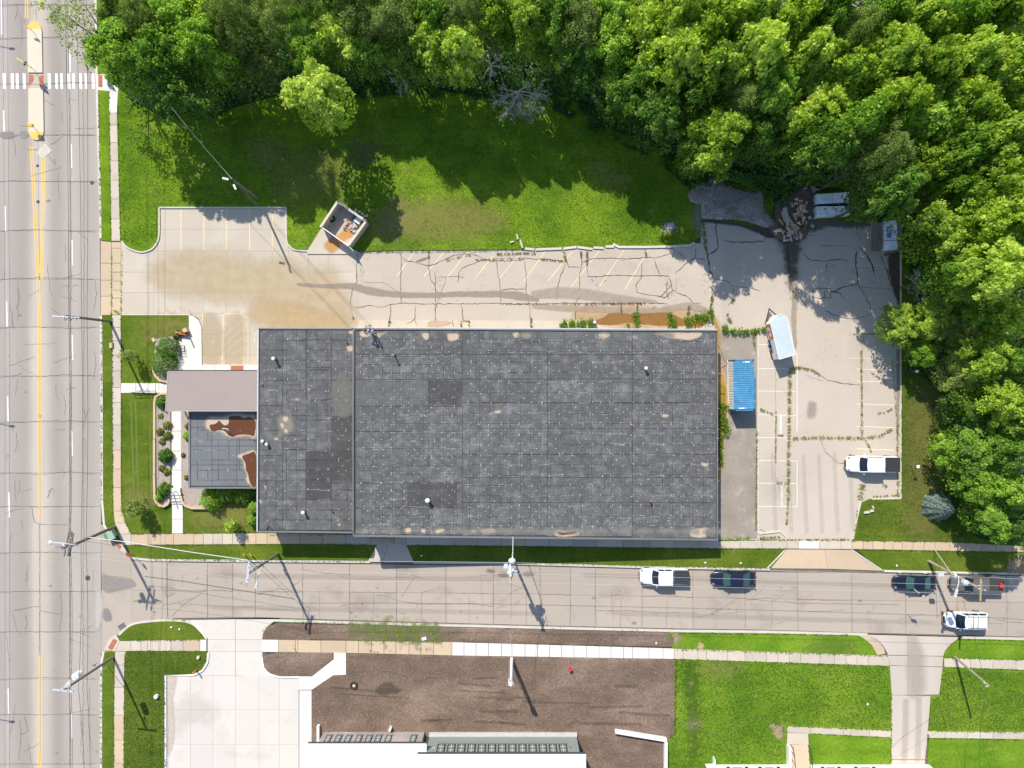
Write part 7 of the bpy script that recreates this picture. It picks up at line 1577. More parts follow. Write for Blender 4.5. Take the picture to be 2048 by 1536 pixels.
for s in (-1, 1):
    mb = MB()
    for k in range(19):
        y0 = -CL / 2 + .15 + k * (CL - .3) / 19; d = (CL - .3) / 19; X = s * CW / 2
        mb.add([(X, y0, .15), (X, y0, CH - .1), (X, y0 + d * .55, CH - .1), (X, y0 + d * .55, .15), (X - s * .05, y0 + d * .68, .15), (X - s * .05, y0 + d * .68, CH - .1), (X - s * .05, y0 + d * .9, CH - .1), (X - s * .05, y0 + d * .9, .15), (X, y0 + d, CH - .1), (X, y0 + d, .15)],
               [(0, 3, 2, 1), (3, 4, 5, 2), (4, 7, 6, 5), (7, 9, 8, 6)])
    Pc(mb, 'side_wall', cwh)
    Pc(MB().beam((s * (CW / 2 - .03), -CL / 2, CH - .03), (s * (CW / 2 - .03), CL / 2, CH - .03), .08, .09), 'top_rail', blue)
    Pc(MB().beam((s * (CW / 2 - .03), -CL / 2, .1), (s * (CW / 2 - .03), CL / 2, .1), .08, .16), 'bottom_rail', cwh)
for s in (-1, 1):
    Pc(MB().box((0, s * (CL / 2 - .03), CH / 2), (CW - .06, .06, CH - .1)), 'end_wall', blue)
    Pc(MB().beam((-CW / 2, s * (CL / 2 - .03), CH - .04), (CW / 2, s * (CL / 2 - .03), CH - .04), .09, .1), 'header', blue)
    for t in (-1, 1): Pc(MB().box((t * (CW / 2 - .08), s * (CL / 2 - .09), CH + .0), (.17, .19, .06)), 'corner_casting', darkcabin)
# white stencil marks: their letters cannot be read, only their block shape
for sx, sy_, w_ in ((.42, CL / 2 - .30, .62), (-.35, -CL / 2 + .28, .62)):
    Pc(MB().box((sx, sy_, CH + .012), (w_, .13, .01)), 'stencil_mark', MT['white_paint']); Pc(MB().box((sx + (-.45 if sy_ > 0 else .45), sy_, CH + .012), (.08, .13, .01)), 'stencil_mark', MT['white_paint'])
Pc(MB().box((CW / 2 + .06, -1.9, CH - .25), (.12, .2, .1)), 'vent_hood', cwh)

# ------------------------------------------------------------------ cargo trailer
tw = M('trailer_roof', (.50, .57, .60), .08, 1.2, .05, 6, rough=.35); tsd = M('trailer_side', (.80, .81, .82), .03, 1, .03, 6, rough=.4); org = plain('orange_vinyl', (.72, .20, .03), .5)
zt_ = 2.38
Tp = [Vector(G(*p, zt_)) for p in ((1558.3, 718.3), (1590.5, 708.5), (1574.5, 637.5), (1569, 631.5), (1556, 629.0), (1541.2, 646.5))]
tr_ = thing('cargo_trailer', 'white enclosed cargo trailer with pointed nose and orange lettering on its side', 'trailer', (sum(p.x for p in Tp) / 6, sum(p.y for p in Tp) / 6, Z + .02))
c_ = Vector((tr_.location.x, tr_.location.y, 0))
mb = MB(); n = 6; mb.add([(p.x, p.y, .45) for p in Tp] + [(p.x, p.y, zt_ - .03) for p in Tp], [(i, (i + 1) % n, (i + 1) % n + n, i + n) for i in range(n)] + [tuple(range(n))[::-1]]); mb.build('body', tsd, tr_)
mb = MB(); q = [p + (p - c_ - Vector((0, 0, zt_))).normalized() * .03 for p in Tp]
mid = Vector((c_.x, c_.y, zt_ + .05)); mb.add([(p.x, p.y, zt_) for p in q] + [tuple(mid)] + [(p.x, p.y, zt_ - .06) for p in q], [(i, (i + 1) % n, n) for i in range(n)] + [(i + n + 1, (i + 1) % n + n + 1, (i + 1) % n, i) for i in range(n)]); mb.build('roof', tw, tr_)
for i in range(n): a, b = q[i], q[(i + 1) % n]; MB().beam((a.x, a.y, zt_), (b.x, b.y, zt_), .07, .06).build('roof_trim', MT['white_metal'], tr_)
# left side frame of reference: from rear (Tp[0]) to front (Tp[5])
A_, B_ = Tp[0].copy(), Tp[5].copy(); dlong = (B_ - A_).normalized(); nside = Vector((-dlong.y, dlong.x, 0)); 
if nside.x > 0: nside = -nside
LL = (B_ - A_).length
def side_poly(nm, pts, mat, off=.012):
    v = [A_ + dlong * (LL * u) + nside * off for u, z in pts]; v = [(a.x, a.y, z) for a, (u, z) in zip(v, pts)]
    mb = MB(); mb.add(v, [tuple(range(len(v)))]); return mb.build(nm, mat, tr_)
# orange angular emblem: an open frame with a bar in it
for pts in ([(.99, 2.0), (.99, .6), (.90, .6), (.90, 1.8)], [(.99, 2.05), (.93, 2.18), (.64, 2.18), (.56, 1.95), (.60, 1.75), (.90, 1.80)], [(.64, 1.9), (.56, 1.95), (.56, .95), (.64, .8)], [(.64, 1.05), (.64, .75), (.76, .75), (.76, 1.05)], [(.80, .9), (.80, 1.5), (.76, 1.5), (.76, .9)], [(.86, 1.0), (.72, 1.0), (.72, .75), (.86, .75)], [(.73, 1.55), (.80, 1.55), (.80, 1.35), (.73, 1.35)]):
    side_poly('emblem_stroke', pts, org)
side_poly('side_marking', [(.10, 1.62), (.10, 1.55), (.02, 1.55), (.02, 1.62)], plain('faded_red_print', (.6, .35, .33), .5)); side_poly('side_marking', [(.13, 2.0), (.10, 2.0), (.10, 1.7), (.13, 1.7)], bpy.data.materials['faded_red_print'])
for u in (.30, .46):
    wc = A_ + dlong * (LL * u); wc.z = 0
    for s, ww in ((1, 0), (-1, -2.02)):
        c = wc + nside * (.06 + ww * 1) if s == 1 else wc + nside * ww
        a = c.copy(); b = c - nside * .2 * s
        t_ = MB().cyl((a.x, a.y, .36), (b.x, b.y, .36), .36, n=16).build('wheel', MT['black'], tr_)
        o_ = a + nside * .02 * s; MB().cyl((o_.x, o_.y, .36), (a.x, a.y, .36), .22, n=12).build('rim', MT['white_metal'], t_)
        MB().beam((a - dlong * .45 - nside * .02 * s)[:2] + (.80,), (a + dlong * .45 - nside * .02 * s)[:2] + (.80,), .28, .05).build('fender', darkcabin, tr_)
tip = Vector(G(1538.5, 618, .5))
for p in (Tp[5], Tp[3]): MB().beam((p.x, p.y, .48), (tip.x, tip.y, .48), .1, .12).build('tongue_rail', MT['black'], tr_)
m_ = (Tp[4] + tip) / 2; MB().cyl((m_.x - .1, m_.y, .1), (m_.x - .1, m_.y, .95), .05, n=6).build('jack', MT['steel'], tr_)
MB().beam((Tp[5].x + .2, Tp[5].y + .45, .48), (Tp[5].x + .95, Tp[5].y + .65, .48), .08, .1).build('tongue_brace', MT['black'], tr_); MB().ell((tip.x, tip.y, .52), (.1, .12, .08)).build('coupler', MT['black'], tr_)

# ------------------------------------------------------------------ wrapped bundles, lumber, logs, heaps
wrap = M('silver_white_wrap', (.80, .84, .88), .10, 1.5, .12, 6, rough=.3, spec=.6); wrapb = M('dark_blue_wrap', (.03, .035, .10), .1, 1, .1, 5, rough=.4); print_ = plain('blue_print', (.08, .16, .35), .4)
def bundle(label, pts, ztop, nx, ny, rags=0, seed=1):
    rr = random.Random(seed); w_ = [Vector(G(*p, ztop)) for p in pts]; c = sum(w_, Vector()) / 4
    root = thing('wrapped_bundle', label, 'wrapped bundle', (c.x, c.y, 0)); root['_w'] = (c.x, c.y, 0.)
    for i in range(nx):
        for j in range(ny):
            def bi(u, v): return w_[0].lerp(w_[1], u).lerp(w_[3].lerp(w_[2], u), v)
            mb = MB(); N_ = 7; vs = []; u0, u1, v0, v1 = (i + .012) / nx, (i + .988) / nx, (j + .03) / ny, (j + .97) / ny
            for a in range(N_):
                for b in range(N_):
                    p = bi(u0 + (u1 - u0) * a / (N_ - 1), v0 + (v1 - v0) * b / (N_ - 1)); e = (a in (0, N_ - 1)) or (b in (0, N_ - 1))
                    vs.append((p.x, p.y, ztop - (.07 if e else 0) + rr.uniform(-.03, .035)))
            fs = [(a * N_ + b, (a + 1) * N_ + b, (a + 1) * N_ + b + 1, a * N_ + b + 1) for a in range(N_ - 1) for b in range(N_ - 1)]
            ed = [a * N_ for a in range(N_)] + [(N_ - 1) * N_ + b for b in range(1, N_)] + [a * N_ + N_ - 1 for a in range(N_ - 2, -1, -1)] + [b for b in range(N_ - 2, 0, -1)]
            base = len(vs); vs += [(vs[k][0], vs[k][1], -.02) for k in ed]; m = len(ed)
            fs += [(ed[k], ed[(k + 1) % m], base + (k + 1) % m, base + k) for k in range(m)]
            mb.add(vs, fs); mb.build('wrapped_block', wrap, root)
    return root
r1 = bundle('upper of two long wrapped bundles at the head of the lot', [(1633, 387), (1699, 383.5), (1699.5, 405), (1633.5, 408.5)], .95, 2, 1, seed=2)
r2 = bundle('lower of two long wrapped bundles at the head of the lot', [(1633, 412), (1699.5, 411), (1699.5, 430.5), (1634, 434)], .95, 3, 1, seed=3)
MB().box((*G2(1695, 417, .97), .985), (.5, .55, .02)).build('wrap_print', print_, r2)
for x, y in ((1650.5, 418), (1672.5, 418), (1684, 420), (1668, 416)): MB().box((*G2(x, y, .97), .985), (.12, .22, .02), .5).build('wrap_print', plain('dark_print', (.06, .07, .09), .5), r2)
tag(MB().beam((*G2(1634, 410.5, .5), .42), (*G2(1699, 407.5, .5), .42), .22, .8).build('dark_stack', wrapb), 'dark blue stack squeezed between the two long bundles', 'stack')
r3 = bundle('lone wrapped bundle standing upright by the right kerb', [(1772, 441), (1795, 439.5), (1796, 501), (1771, 500)], .95, 1, 3, seed=5)
for k in range(14): rr_ = random.Random(k); x, y = rr_.uniform(1773, 1794), rr_.uniform(442, 470); MB().box((*G2(x, y, .97), .985), (rr_.uniform(.1, .35), rr_.uniform(.05, .12), .03), rr_.uniform(0, 3)).build('torn_film', MT['white_metal'] if k % 2 else bpy.data.materials['dark_print'], r3)
MB().box((*G2(1778, 464, .97), .985), (.55, 1.4, .02)).build('grey_sheet', plain('grey_sheet', (.22, .28, .32), .5), r3)
lb = thing('lumber_stack', 'stack of long weathered boards beside the lone wrapped bundle', 'lumber', G(1751, 470))
lw = M('weathered_board', (.33, .26, .20), .12, .8, .15, 8, rnd=.2)
for k in range(9):
    x0, x1 = 1744 + k * 2.15, 1740 + k * 2.35; top = 440 if k < 5 else 458 + (k - 5) * 3
    MB().beam((*G2(x0, top, .4), .42), (*G2(x1, 501 + (k % 3), .4), .42), .09, .2).build('board', lw, lb)
for y in (446, 470, 496): MB().beam((*G2(1740, y, .1), .15), (*G2(1762, y + 1, .1), .15), .12, .28).build('bearer', lw, lb)
# chip heap as a lumpy mound
def mound(name, label, pts, mat, hgt, step=.3, kind='structure', amp=.12):
    from mathutils import noise as mn
    w_ = [Vector(G2(*p)) for p in pts]; c = sum(w_, Vector((0, 0))) / len(w_); bm = bmesh.new(); bm.faces.new([bm.verts.new((a.x, a.y, 0.01)) for a in w_])
    x0, x1 = min(a.x for a in w_), max(a.x for a in w_); y0, y1 = min(a.y for a in w_), max(a.y for a in w_)
    for ax, lo, hi in ((0, x0, x1), (1, y0, y1)):
        t = lo + step
        while t < hi:
            bmesh.ops.bisect_plane(bm, geom=bm.verts[:] + bm.edges[:] + bm.faces[:], plane_co=(t, 0, 0) if ax == 0 else (0, t, 0), plane_no=(1, 0, 0) if ax == 0 else (0, 1, 0), dist=1e-5); t += step
    for v in bm.verts:
        if v.is_boundary: v.co.z = -.05; continue
        dmin = 1e9
        for i in range(len(w_)):
            a, b = w_[i - 1], w_[i]; p = Vector(v.co[:2]); ab = b - a; t = max(0, min(1, (p - a).dot(ab) / ab.length_squared)); dmin = min(dmin, (p - a - ab * t).length)
        v.co.z = hgt * min(1, dmin / 1.6) ** .7 + amp * (mn.noise(v.co * 1.4) + mn.noise(v.co * 4) * .8)
    me = bpy.data.meshes.new(name); bm.to_mesh(me); bm.free(); me.materials.append(mat); me.shade_smooth(); o = bpy.data.objects.new(name, me); C.objects.link(o); tag(o, label, None, None, kind); return o
mound('chip_heap', 'grey wood chip heap at the lawn corner of the lot', [(1375, 390), (1384, 376), (1408, 366), (1418, 356), (1440, 358), (1450, 372), (1480, 380), (1500, 385), (1524, 384), (1530, 420), (1545, 442), (1560, 452), (1530, 455), (1500, 445), (1470, 440), (1402, 438), (1402, 410), (1380, 404)], MT['mulch'], .7, amp=.16)
chip = leaf_mat('pale_wood_chips', (.22, .19, .17), (.48, .43, .41), (.72, .66, .60), .0)
rng = np.random.default_rng(44); mo_ = bpy.data.objects['chip_heap'].data; co = np.array([v.co[:] for v in mo_.vertices]); co = co[co[:, 2] > .1]; k_ = rng.integers(0, len(co), 9000)
P = co[k_] + np.stack([rng.uniform(-.2, .2, 9000), rng.uniform(-.2, .2, 9000), rng.uniform(0, .07, 9000)], 1)
o = bpy.data.objects.new('wood_chips', leaves_mesh('wood_chips', P, rng.normal(size=(9000, 3)) * .4 + np.array([0, 0, 1]), .13 * rng.uniform(.5, 1.8, 9000), .4 + rng.normal(size=9000) * .25, chip, rng, aspect=.4)); C.objects.link(o); tag(o, 'pale chips strewn over the grey heap', None, None, 'stuff')
mound('soil_heap', 'dark soil heap around the log pile', [(1548, 400), (1575, 395), (1600, 372), (1628, 370), (1632, 395), (1634, 432), (1625, 450), (1610, 478), (1590, 482), (1560, 478), (1545, 468), (1535, 452), (1550, 440)], M('dark_heap', (.15, .115, .09), .2, 1, .4, 6, rough=1, bump=1, c2=(.20, .13, .09), c2sc=1.2, c2lo=.55, c2hi=.7), .45, amp=.15)
lg = thing('log_pile', 'jumbled pile of tree trunks, roots and split logs at the head of the lot', 'log pile', G(1585, 440))
lm = [M('log_%s' % s_, c_, .2, 1, .25, 7, rough=1) for s_, c_ in (('tan', (.60, .38, .20)), ('grey', (.48, .42, .36)), ('pale', (.70, .56, .42)), ('dark', (.20, .14, .10)), ('pink', (.62, .42, .32)))]
random.seed(17)
for k in range(85):
    if k < 30: x, y = random.gauss(1597, 7), random.gauss(420, 14)
    else: x, y = random.gauss(1577, 14), random.gauss(458, 9)
    a = random.choice((random.gauss(1.3, .4), random.uniform(0, 3.14))); L = random.uniform(4, 16); z = random.uniform(.25, .8)
    p0, p1 = (*G2(x, y), z), (*G2(x + L * math.cos(a), y + L * math.sin(a)), z + random.uniform(-.2, .25))
    o = MB().cyl(p0, p1, random.uniform(.06, .22), random.uniform(.04, .16), 6).build('log', random.choice(lm), lg)
for pts, r_ in (([(1566, 418), (1570, 440), (1574, 462), (1580, 485)], .28), ([(1561, 425), (1566, 445)], .15), ([(1590, 480), (1584, 455), (1570, 430)], .18)): MB().tube([(*G2(*p), .6) for p in pts], r_, 7, .1).build('trunk', lm[1], lg)
for k in range(26):
    x, y, r_ = random.gauss(1598, 8), random.gauss(425, 18), random.uniform(.15, .4); MB().ell((*G2(x, y), .35), (r_, r_ * .8, r_ * .6), 7, 4).build('stump', random.choice(lm), lg)
for k in range(14):
    x, y = random.gauss(1615, 12), random.gauss(376, 5); tag(MB().beam((*G2(x, y), .1), (*G2(x + random.uniform(4, 9), y + random.uniform(-2, 3)), .12), .3, .08).build('rubble_slab', lm[1]), 'grey broken slab in the rubble above the bundles', 'rubble', 'rubble slabs above the bundles')
for k in range(10):
    x, y = random.gauss(1625, 6), random.gauss(418, 14); MB().box((*G2(x, y), .05), (random.uniform(.3, .9), random.uniform(.2, .5), .12), random.uniform(0, 3)).build('broken_slab', lm[1], lg)
tag(MB().ell((*G2(1715, 372), .3), (.28, .34, .3), 8, 5).build('boulder', MT['curb']), 'small pale boulder at the corner above the wrapped bundles', 'boulder')
tag(MB().box((*G2(1342, 452, .1), .08), (.75, .75, .14), .05).build('concrete_block', M('lawn_slab', (.40, .40, .43), .1, 1, .1, 7)), 'square concrete cover lying in the north lawn near the chip heap', 'concrete cover')
for x0, y0, x1, y1, l in ((1033.5, 469, 1036, 479, 'upper loose kerb stone lying in the lawn'), (1040, 480, 1045, 496, 'long loose kerb stone lying against the lot edge'), (1020, 485.5, 1027.5, 483, 'short loose kerb stone lying left of the other two')):
    tag(MB().beam((*G2(x0, y0), .08), (*G2(x1, y1), .08), .18, .22).build('loose_kerb', MT['curb']), l, 'kerb stone')
bn = thing('broken_bench', 'broken pale concrete bench lying in the grass by the narrow lot exit', 'bench', G(1736, 1023))
MB().beam((*G2(1727, 1025), .12), (*G2(1738, 1023.5), .12), .24, .24).build('slab', MT['curb'], bn); MB().beam((*G2(1739, 1022), .12), (*G2(1746, 1020.5), .12), .24, .24).build('slab', MT['curb'], bn); MB().beam((*G2(1744, 1012), .1), (*G2(1746, 1016.5), .1), .16, .2).build('slab', MT['curb'], bn)
# pebbles / litter in the lawns
random.seed(2)
for x, y, l in ((1410, 1125, 'white scrap on the verge above the white street pickup'), (1481, 1126, 'white scrap on the verge above the navy sedan'), (843, 1111, 'white scrap in the shaded verge'), (848, 1277, 'white box on the weedy soil verge'), (398, 349, 'white scrap in the shaded north lawn'), (409, 328, 'smaller white scrap in the shaded north lawn'), (1793, 1131, 'white scrap on the verge near the lot apron'), (1735, 1408, 'white scrap on the house lawn'), (1079, 207, 'white scrap at the back of the lawn'), (1139, 226, 'tiny white scrap at the right back of the lawn'), (359, 1258, 'white scrap on the corner lawn'), (343, 1254, 'second white scrap on the corner lawn'), (1312, 1286, 'white scrap on the soil verge')):
    tag(MB().box((*G2(x, y), .06), (.22 if 'box' not in l else .55, .16 if 'box' not in l else .35, .12), random.uniform(0, 3)).build('scrap', MT['white_metal']), l, 'litter')
# straw like pebbles in soil for scale
pb = MB()
for k in range(900):
    x, y = random.uniform(640, 1340), random.uniform(1322, 1530); r_ = random.uniform(.03, .09); wx, wy = G2(x, y); pb.ell((wx, wy, .05), (r_, r_, r_ * .7), 4, 3)
for k in range(260):
    x, y = random.uniform(540, 1335), random.uniform(1254, 1278); r_ = random.uniform(.03, .08); wx, wy = G2(x, y); pb.ell((wx, wy, .05), (r_, r_, r_ * .7), 4, 3)
tag(pb.build('soil_clods', M('pale_clods', (.30, .23, .18), .2, 1, .2, 6)), 'pale clods scattered over the bare soil', None, None, 'stuff')
mh = thing('tree_pit', 'ring shaped dug pit with a pale centre in the soil yard', 'pit', G(708, 1371))
ring((*G2(708, 1371), .06), .38, .14).build('soil_ring', M('wet_soil', (.05, .035, .025), .2, 1, .3, 6), mh); MB().cyl((*G2(708, 1371), -.02), (*G2(708, 1371), .1), .17, n=10).build('centre', MT['curb'], mh)
hy = thing('fire_hydrant', 'red fire hydrant standing in the soil yard', 'fire hydrant', G(1139, 1337))
x, y, _ = G(1140, 1337); hr = plain('hydrant_red', (.62, .03, .03), .4)
MB().cyl((x, y, 0), (x, y, .62), .13, .12, 12).build('barrel', hr, hy); MB().ell((x, y, .66), (.16, .16, .12), 12, 6).build('bonnet', hr, hy); MB().cyl((x, y, 0), (x, y, .06), .22, n=12).build('flange', hr, hy)
for a in (0, 2.1, 4.2): MB().cyl((x, y, .45), (x + .26 * math.cos(a), y + .26 * math.sin(a), .45), .08, n=8).build('nozzle', hr, hy)
tag(MB().cyl((*G2(314, 1392), 0), (*G2(314, 1392), .35), .27, .25, 14).ell((*G2(314, 1392), .35), (.25, .25, .08), 12, 4).build('vent_pipe', MT['white_metal']), 'white capped pipe standing in the bottom left lawn', 'pipe')
tag(MB().cyl((*G2(397.5, 1314), 0), (*G2(397.5, 1314), .3), .2, .18, 12).build('tree_stump', lm[2]), 'pale stump beside the white driveway mouth', 'stump')
MBs = tag(MB().tube([(*G2(393, 1340), 0), (*G2(386, 1345.5, 1.2), 1.2)], .10, 6).build('marker_stake', plain('orange_marker', (.75, .22, .03), .5)), 'orange marker post leaning by the new kerb', 'marker post')
tag(MB().cyl((*G2(1188, 645), Z), (*G2(1188, 645), .75), .17, .17, 12).build('bollard', MT['white_metal']), 'white bollard at the left end of the muddy puddle', 'bollard')
for x, y, r_, l, m_ in ((174.5, 1156.5, 5.2, 'round iron manhole cover at the street mouth', MT['steel']), (75, 403, 3.4, 'round iron cover between the yellow lines', None), (183, 365, 4.0, 'round iron cover in the right lane below the crossing', None), (85, 301, 4.5, 'rusty round cover in the square concrete repair', None), (74, 331, 3.0, 'small dark cover below the median nose', None), (188, 1331, 2.0, 'small iron cover by the bottom left kerb', None), (1382, 1367, 3.6, 'earth covered lid in the house lawn', 1), (724, 1208, 1.5, 'tiny iron cover in the side street', None)):
    mt = M('iron_cover', (.09, .08, .085), .15, 2, .2, 12) if 'iron_cover' not in bpy.data.materials else bpy.data.materials['iron_cover']
    if 'rusty' in l: mt = M('rusty_cover', (.36, .24, .13), .15, 2, .2, 12)
    if m_ == 1: mt = MT['soil']
    zz = Z + .012 if x < 1000 and x != 724 or x == 724 else .02
    tag(MB().cyl((*G2(x, y), zz - .03), (*G2(x, y), zz), r_ / S, n=20).build('manhole_cover', mt), l, 'manhole cover')
gr = thing('storm_drain', 'iron storm drain inlet at the bottom left street corner', 'storm drain', G(243, 1253))
MB().box((*G2(243, 1253), Z + .03), (.9, .6, .05), R(30)).build('frame', MT['steel'], gr)
for k in range(5): MB().box((*G2(238 + k * 2.4, 1255 - k * 1.4), Z + .065), (.07, .5, .03), R(30)).build('bar', bpy.data.materials['iron_cover'], gr)
fb = tag(MB().box((*G2(932, 650), Z + .02), (.8, .85, .05)).build('access_lid', M('tan_lid', (.6, .52, .38), .06, 1, .06, 8)), 'square tan lid in the lot close to the warehouse wall', 'access lid')
hb = thing('handbox', 'tan utility box lying on the edge of the lower footpath', 'utility box', G(224, 691))
MB().box((*G2(223.5, 691), .1), (.38, .62, .22)).build('box', M('tan_box_paint', (.5, .42, .32), .05, 1, .05, 6), hb); MB().box((*G2(226, 690), .1), (.12, .6, .3)).build('door', bpy.data.materials['rusty_cover'], hb)
# ------------------------------------------------------------------ poles, lamps, wires
pw = M('pole_wood', (.20, .165, .135), .12, 1.2, .2, 9, rough=1, stretch=(1, 1, .1)); pw2 = M('pole_wood_pale', (.36, .29, .22), .12, 1.2, .2, 9, rough=1)
lampm = plain('lamp_white', (.55, .56, .57), .4); porc = plain('porcelain', (.65, .66, .67), .25)
def V3(px, py, z): return Vector(G(px, py, z))
def pole(label, base, top, h, r=.16, mat=None, cat='utility pole', name='utility_pole'):
    a, b = V3(*base, 0), V3(*top, h); root = thing(name, label, cat, (a.x, a.y, -.05))
    MB().cyl((a.x, a.y, -.2), b, r, r * .72, 12).build('pole_shaft', mat or pw, root); return root, a, b
def arm(root, p, q, z, w=.10, name='crossarm', mat=None, h=.12):
    MB().beam(V3(*p, z), V3(*q, z), w, h).build(name, mat or pw, root)
def insul(root, x, y, z, r=.07): 
    c = V3(x, y, z); MB().cyl(c, c + Vector((0, 0, .22)), r, r * .6, 8).build('insulator', porc, root)
def xfmr(root, x, y, z, mat=None, r=.28, h=.9):
    c = V3(x, y, z); o = MB().cyl(c - Vector((0, 0, h)), c, r, n=14).build('transformer', mat or MT['galv'], root)
    MB().cyl(c, c + Vector((0, 0, .07)), r * 1.05, r * .7, 14).build('lid', mat or MT['galv'], o)
    for k in (-.12, .12): MB().cyl(c + Vector((k, 0, .05)), c + Vector((k, 0, .3)), .05, .03, 6).build('bushing', porc, o)
def light(root, p, q, z, r=.05, head=(.75, .28)):
    a, b = V3(*p, z - .3), V3(*q, z); MB().tube([a, (a + b) / 2 + Vector((0, 0, .2)), b], r, 7).build('lamp_arm', lampm, root)
    d = (b - a); d.z = 0; d.normalize(); MB().beam(b - d * .1, b + d * head[0], head[1], .16).build('lamp_head', lampm, root)
# corner pole
r, a, b = pole('thick wooden pole at the street corner with double crossarms and transformer', (230, 1053), (140, 1093), 10.4, .20)
arm(r, (144, 1063), (135, 1112), 10.2); arm(r, (138, 1064), (128, 1113), 10.0); arm(r, (147, 1066), (139, 1114), 9.4)
arm(r, (137.5, 1083), (156, 1090), 10.35, .08)
for x, y in ((146, 1067), (143, 1075), (139, 1092), (137, 1104), (150, 1067), (152, 1067), (155, 1067), (146, 1104), (149, 1104), (141, 1114), (144, 1114), (148, 1114)): insul(r, x, y, 10.2 if x < 145 else 9.4, .05)
xfmr(r, 126, 1094, 9.9, MT['steel'])
MB().tube([V3(138, 1094, 10.1), V3(108, 1094, 9.9), V3(103, 1096, 9.8)], .04).build('lamp_arm', lampm, r)
MB().tube([V3(156, 1091, 10.1), V3(130, 1087, 10.6), V3(106, 1085.5, 10.7)], .07).build('lamp_arm', lampm, r); MB().ell(V3(101, 1085, 10.7), (.30, .24, .12), 10, 5).build('lamp_head', lampm, r)
MB().tube([V3(220, 1058, 1.2), V3(190, 1072, 4.8), V3(170, 1082, 7.5)], .09, 6).build('conduit', MT['galv'], r)
# mast with signal arm: the long white arm over the verge
sgp = thing('signal_mast', 'long thin white span arm reaching over the verge from the corner pole', 'mast arm', V3(190, 1076, 7))
MB().tube([V3(178, 1074.5, 7.0), V3(260, 1085, 7.0), V3(380, 1104, 7.0), V3(500, 1121, 7.2)], .04, 6).build('span', MT['galv'], sgp)
# mid pole
r, a, b = pole('wooden pole on the verge left of the short concrete drive', (556, 1108), (497, 1147), 10.2, .17)
arm(r, (498.5, 1123), (494, 1166), 10.25, .26, mat=MT['galv'], h=.1)
for y in (1125, 1133, 1158, 1165): insul(r, 498 - (y - 1123) * .1, y, 10.3, .05)
light(r, (521, 1137), (513.5, 1165), 8.3, .045, (.6, .2)); MB().box(V3(513.5, 1176, 8.3), (.18, .25, .2)).build('lamp_head', lampm, r)
for q in range(6): MB().tube([V3(500 + q, 1130 + q, 9.9), V3(505 + q * 2, 1128 + (q * 7) % 9, 9.6), V3(505, 1142, 9.3)], .022, 4).build('jumper', porc, r)
MB().box(V3(543, 1119, 2.3), (.25, .3, .6), .6).build('meter_box', MT['galv'], r)
# centre pole with three transformers
r, a, b = pole('wooden pole in the centre of the verge with a cluster of white transformers', (1029, 1127), (1022, 1156), 10.6, .17)
arm(r, (1020, 1130), (1021.5, 1158), 10.2, .2, mat=MT['white_metal'])
xfmr(r, 1012.5, 1135, 8.6, MT['galv'], .30, 1.0); xfmr(r, 1029, 1141, 8.4, MT['galv'], .3, 1.0); xfmr(r, 1020, 1146, 8.9, MT['galv'], .3, 1.0)
for x, y in ((1017, 1137), (1024, 1135), (1031, 1134), (1034, 1142), (1033, 1149), (1026, 1149)): insul(r, x, y, 9.6, .06)
MB().tube([V3(1020, 1128, 9.3), V3(1021, 1150, 9.8), V3(1021, 1164, 9.9)], .06, 6).build('lamp_arm', lampm, r); MB().ell(V3(1024, 1122, 9.4), (.42, .36, .3), 10, 6).build('lamp_head', lampm, r)
MB().tube([V3(1025, 1120, 8.8), V3(1025, 1108, 9.2)], .09, 6, .07).build('riser', MT['galv'], r)
for q in range(8): MB().tube([V3(1016 + q * 2, 1134 + (q * 5) % 7, 9.9), V3(1021, 1150, 10.1)], .022, 4).build('jumper', porc, r)
# pole at the right with lamp
r, a, b = pole('wooden pole at the right leaning across the grey pickup', (1857.5, 1122), (1963, 1179), 10.2, .19, pw2)
arm(r, (1961.5, 1157), (1960.5, 1202), 10.1, .16, mat=M('yellow_brown_arm', (.38, .27, .13), .1, 1, .1, 8)); xfmr(r, 1933, 1166, 8.8, MT['galv'], .3, .55)
light(r, (1917, 1152), (1913.5, 1180), 7.2, .06, (.85, .26)); MB().ell(V3(1911, 1152, 7.3), (.2, .34, .14), 8, 5).build('bracket', lampm, r)
MB().box(V3(1881, 1148.5, 5.2), (.62, .42, .3)).build('splice_box', lampm, r)
for x, y in ((1957, 1171), (1969, 1180), (1957, 1177), (1961, 1164)): insul(r, x, y, 10.0)
lampb = thing('hanging_lamp', 'black and white lamp bracket hanging over the blue black sedan', 'lamp', V3(1843, 1188, 5.2))
MB().tube([V3(1828, 1178, 5.0), V3(1842, 1190, 5.2)], .04, 5).build('bracket', porc, lampb); MB().tube([V3(1832, 1187, 5.0), V3(1842, 1190, 5.2)], .04, 5).build('bracket', MT['black'], lampb)
MB().ell(V3(1842, 1190, 5.2), (.35, .2, .16), 8, 5).build('housing', MT['black'], lampb); MB().ell(V3(1846, 1192, 5.25), (.2, .14, .12), 8, 5).build('glass', lampm, lampb)
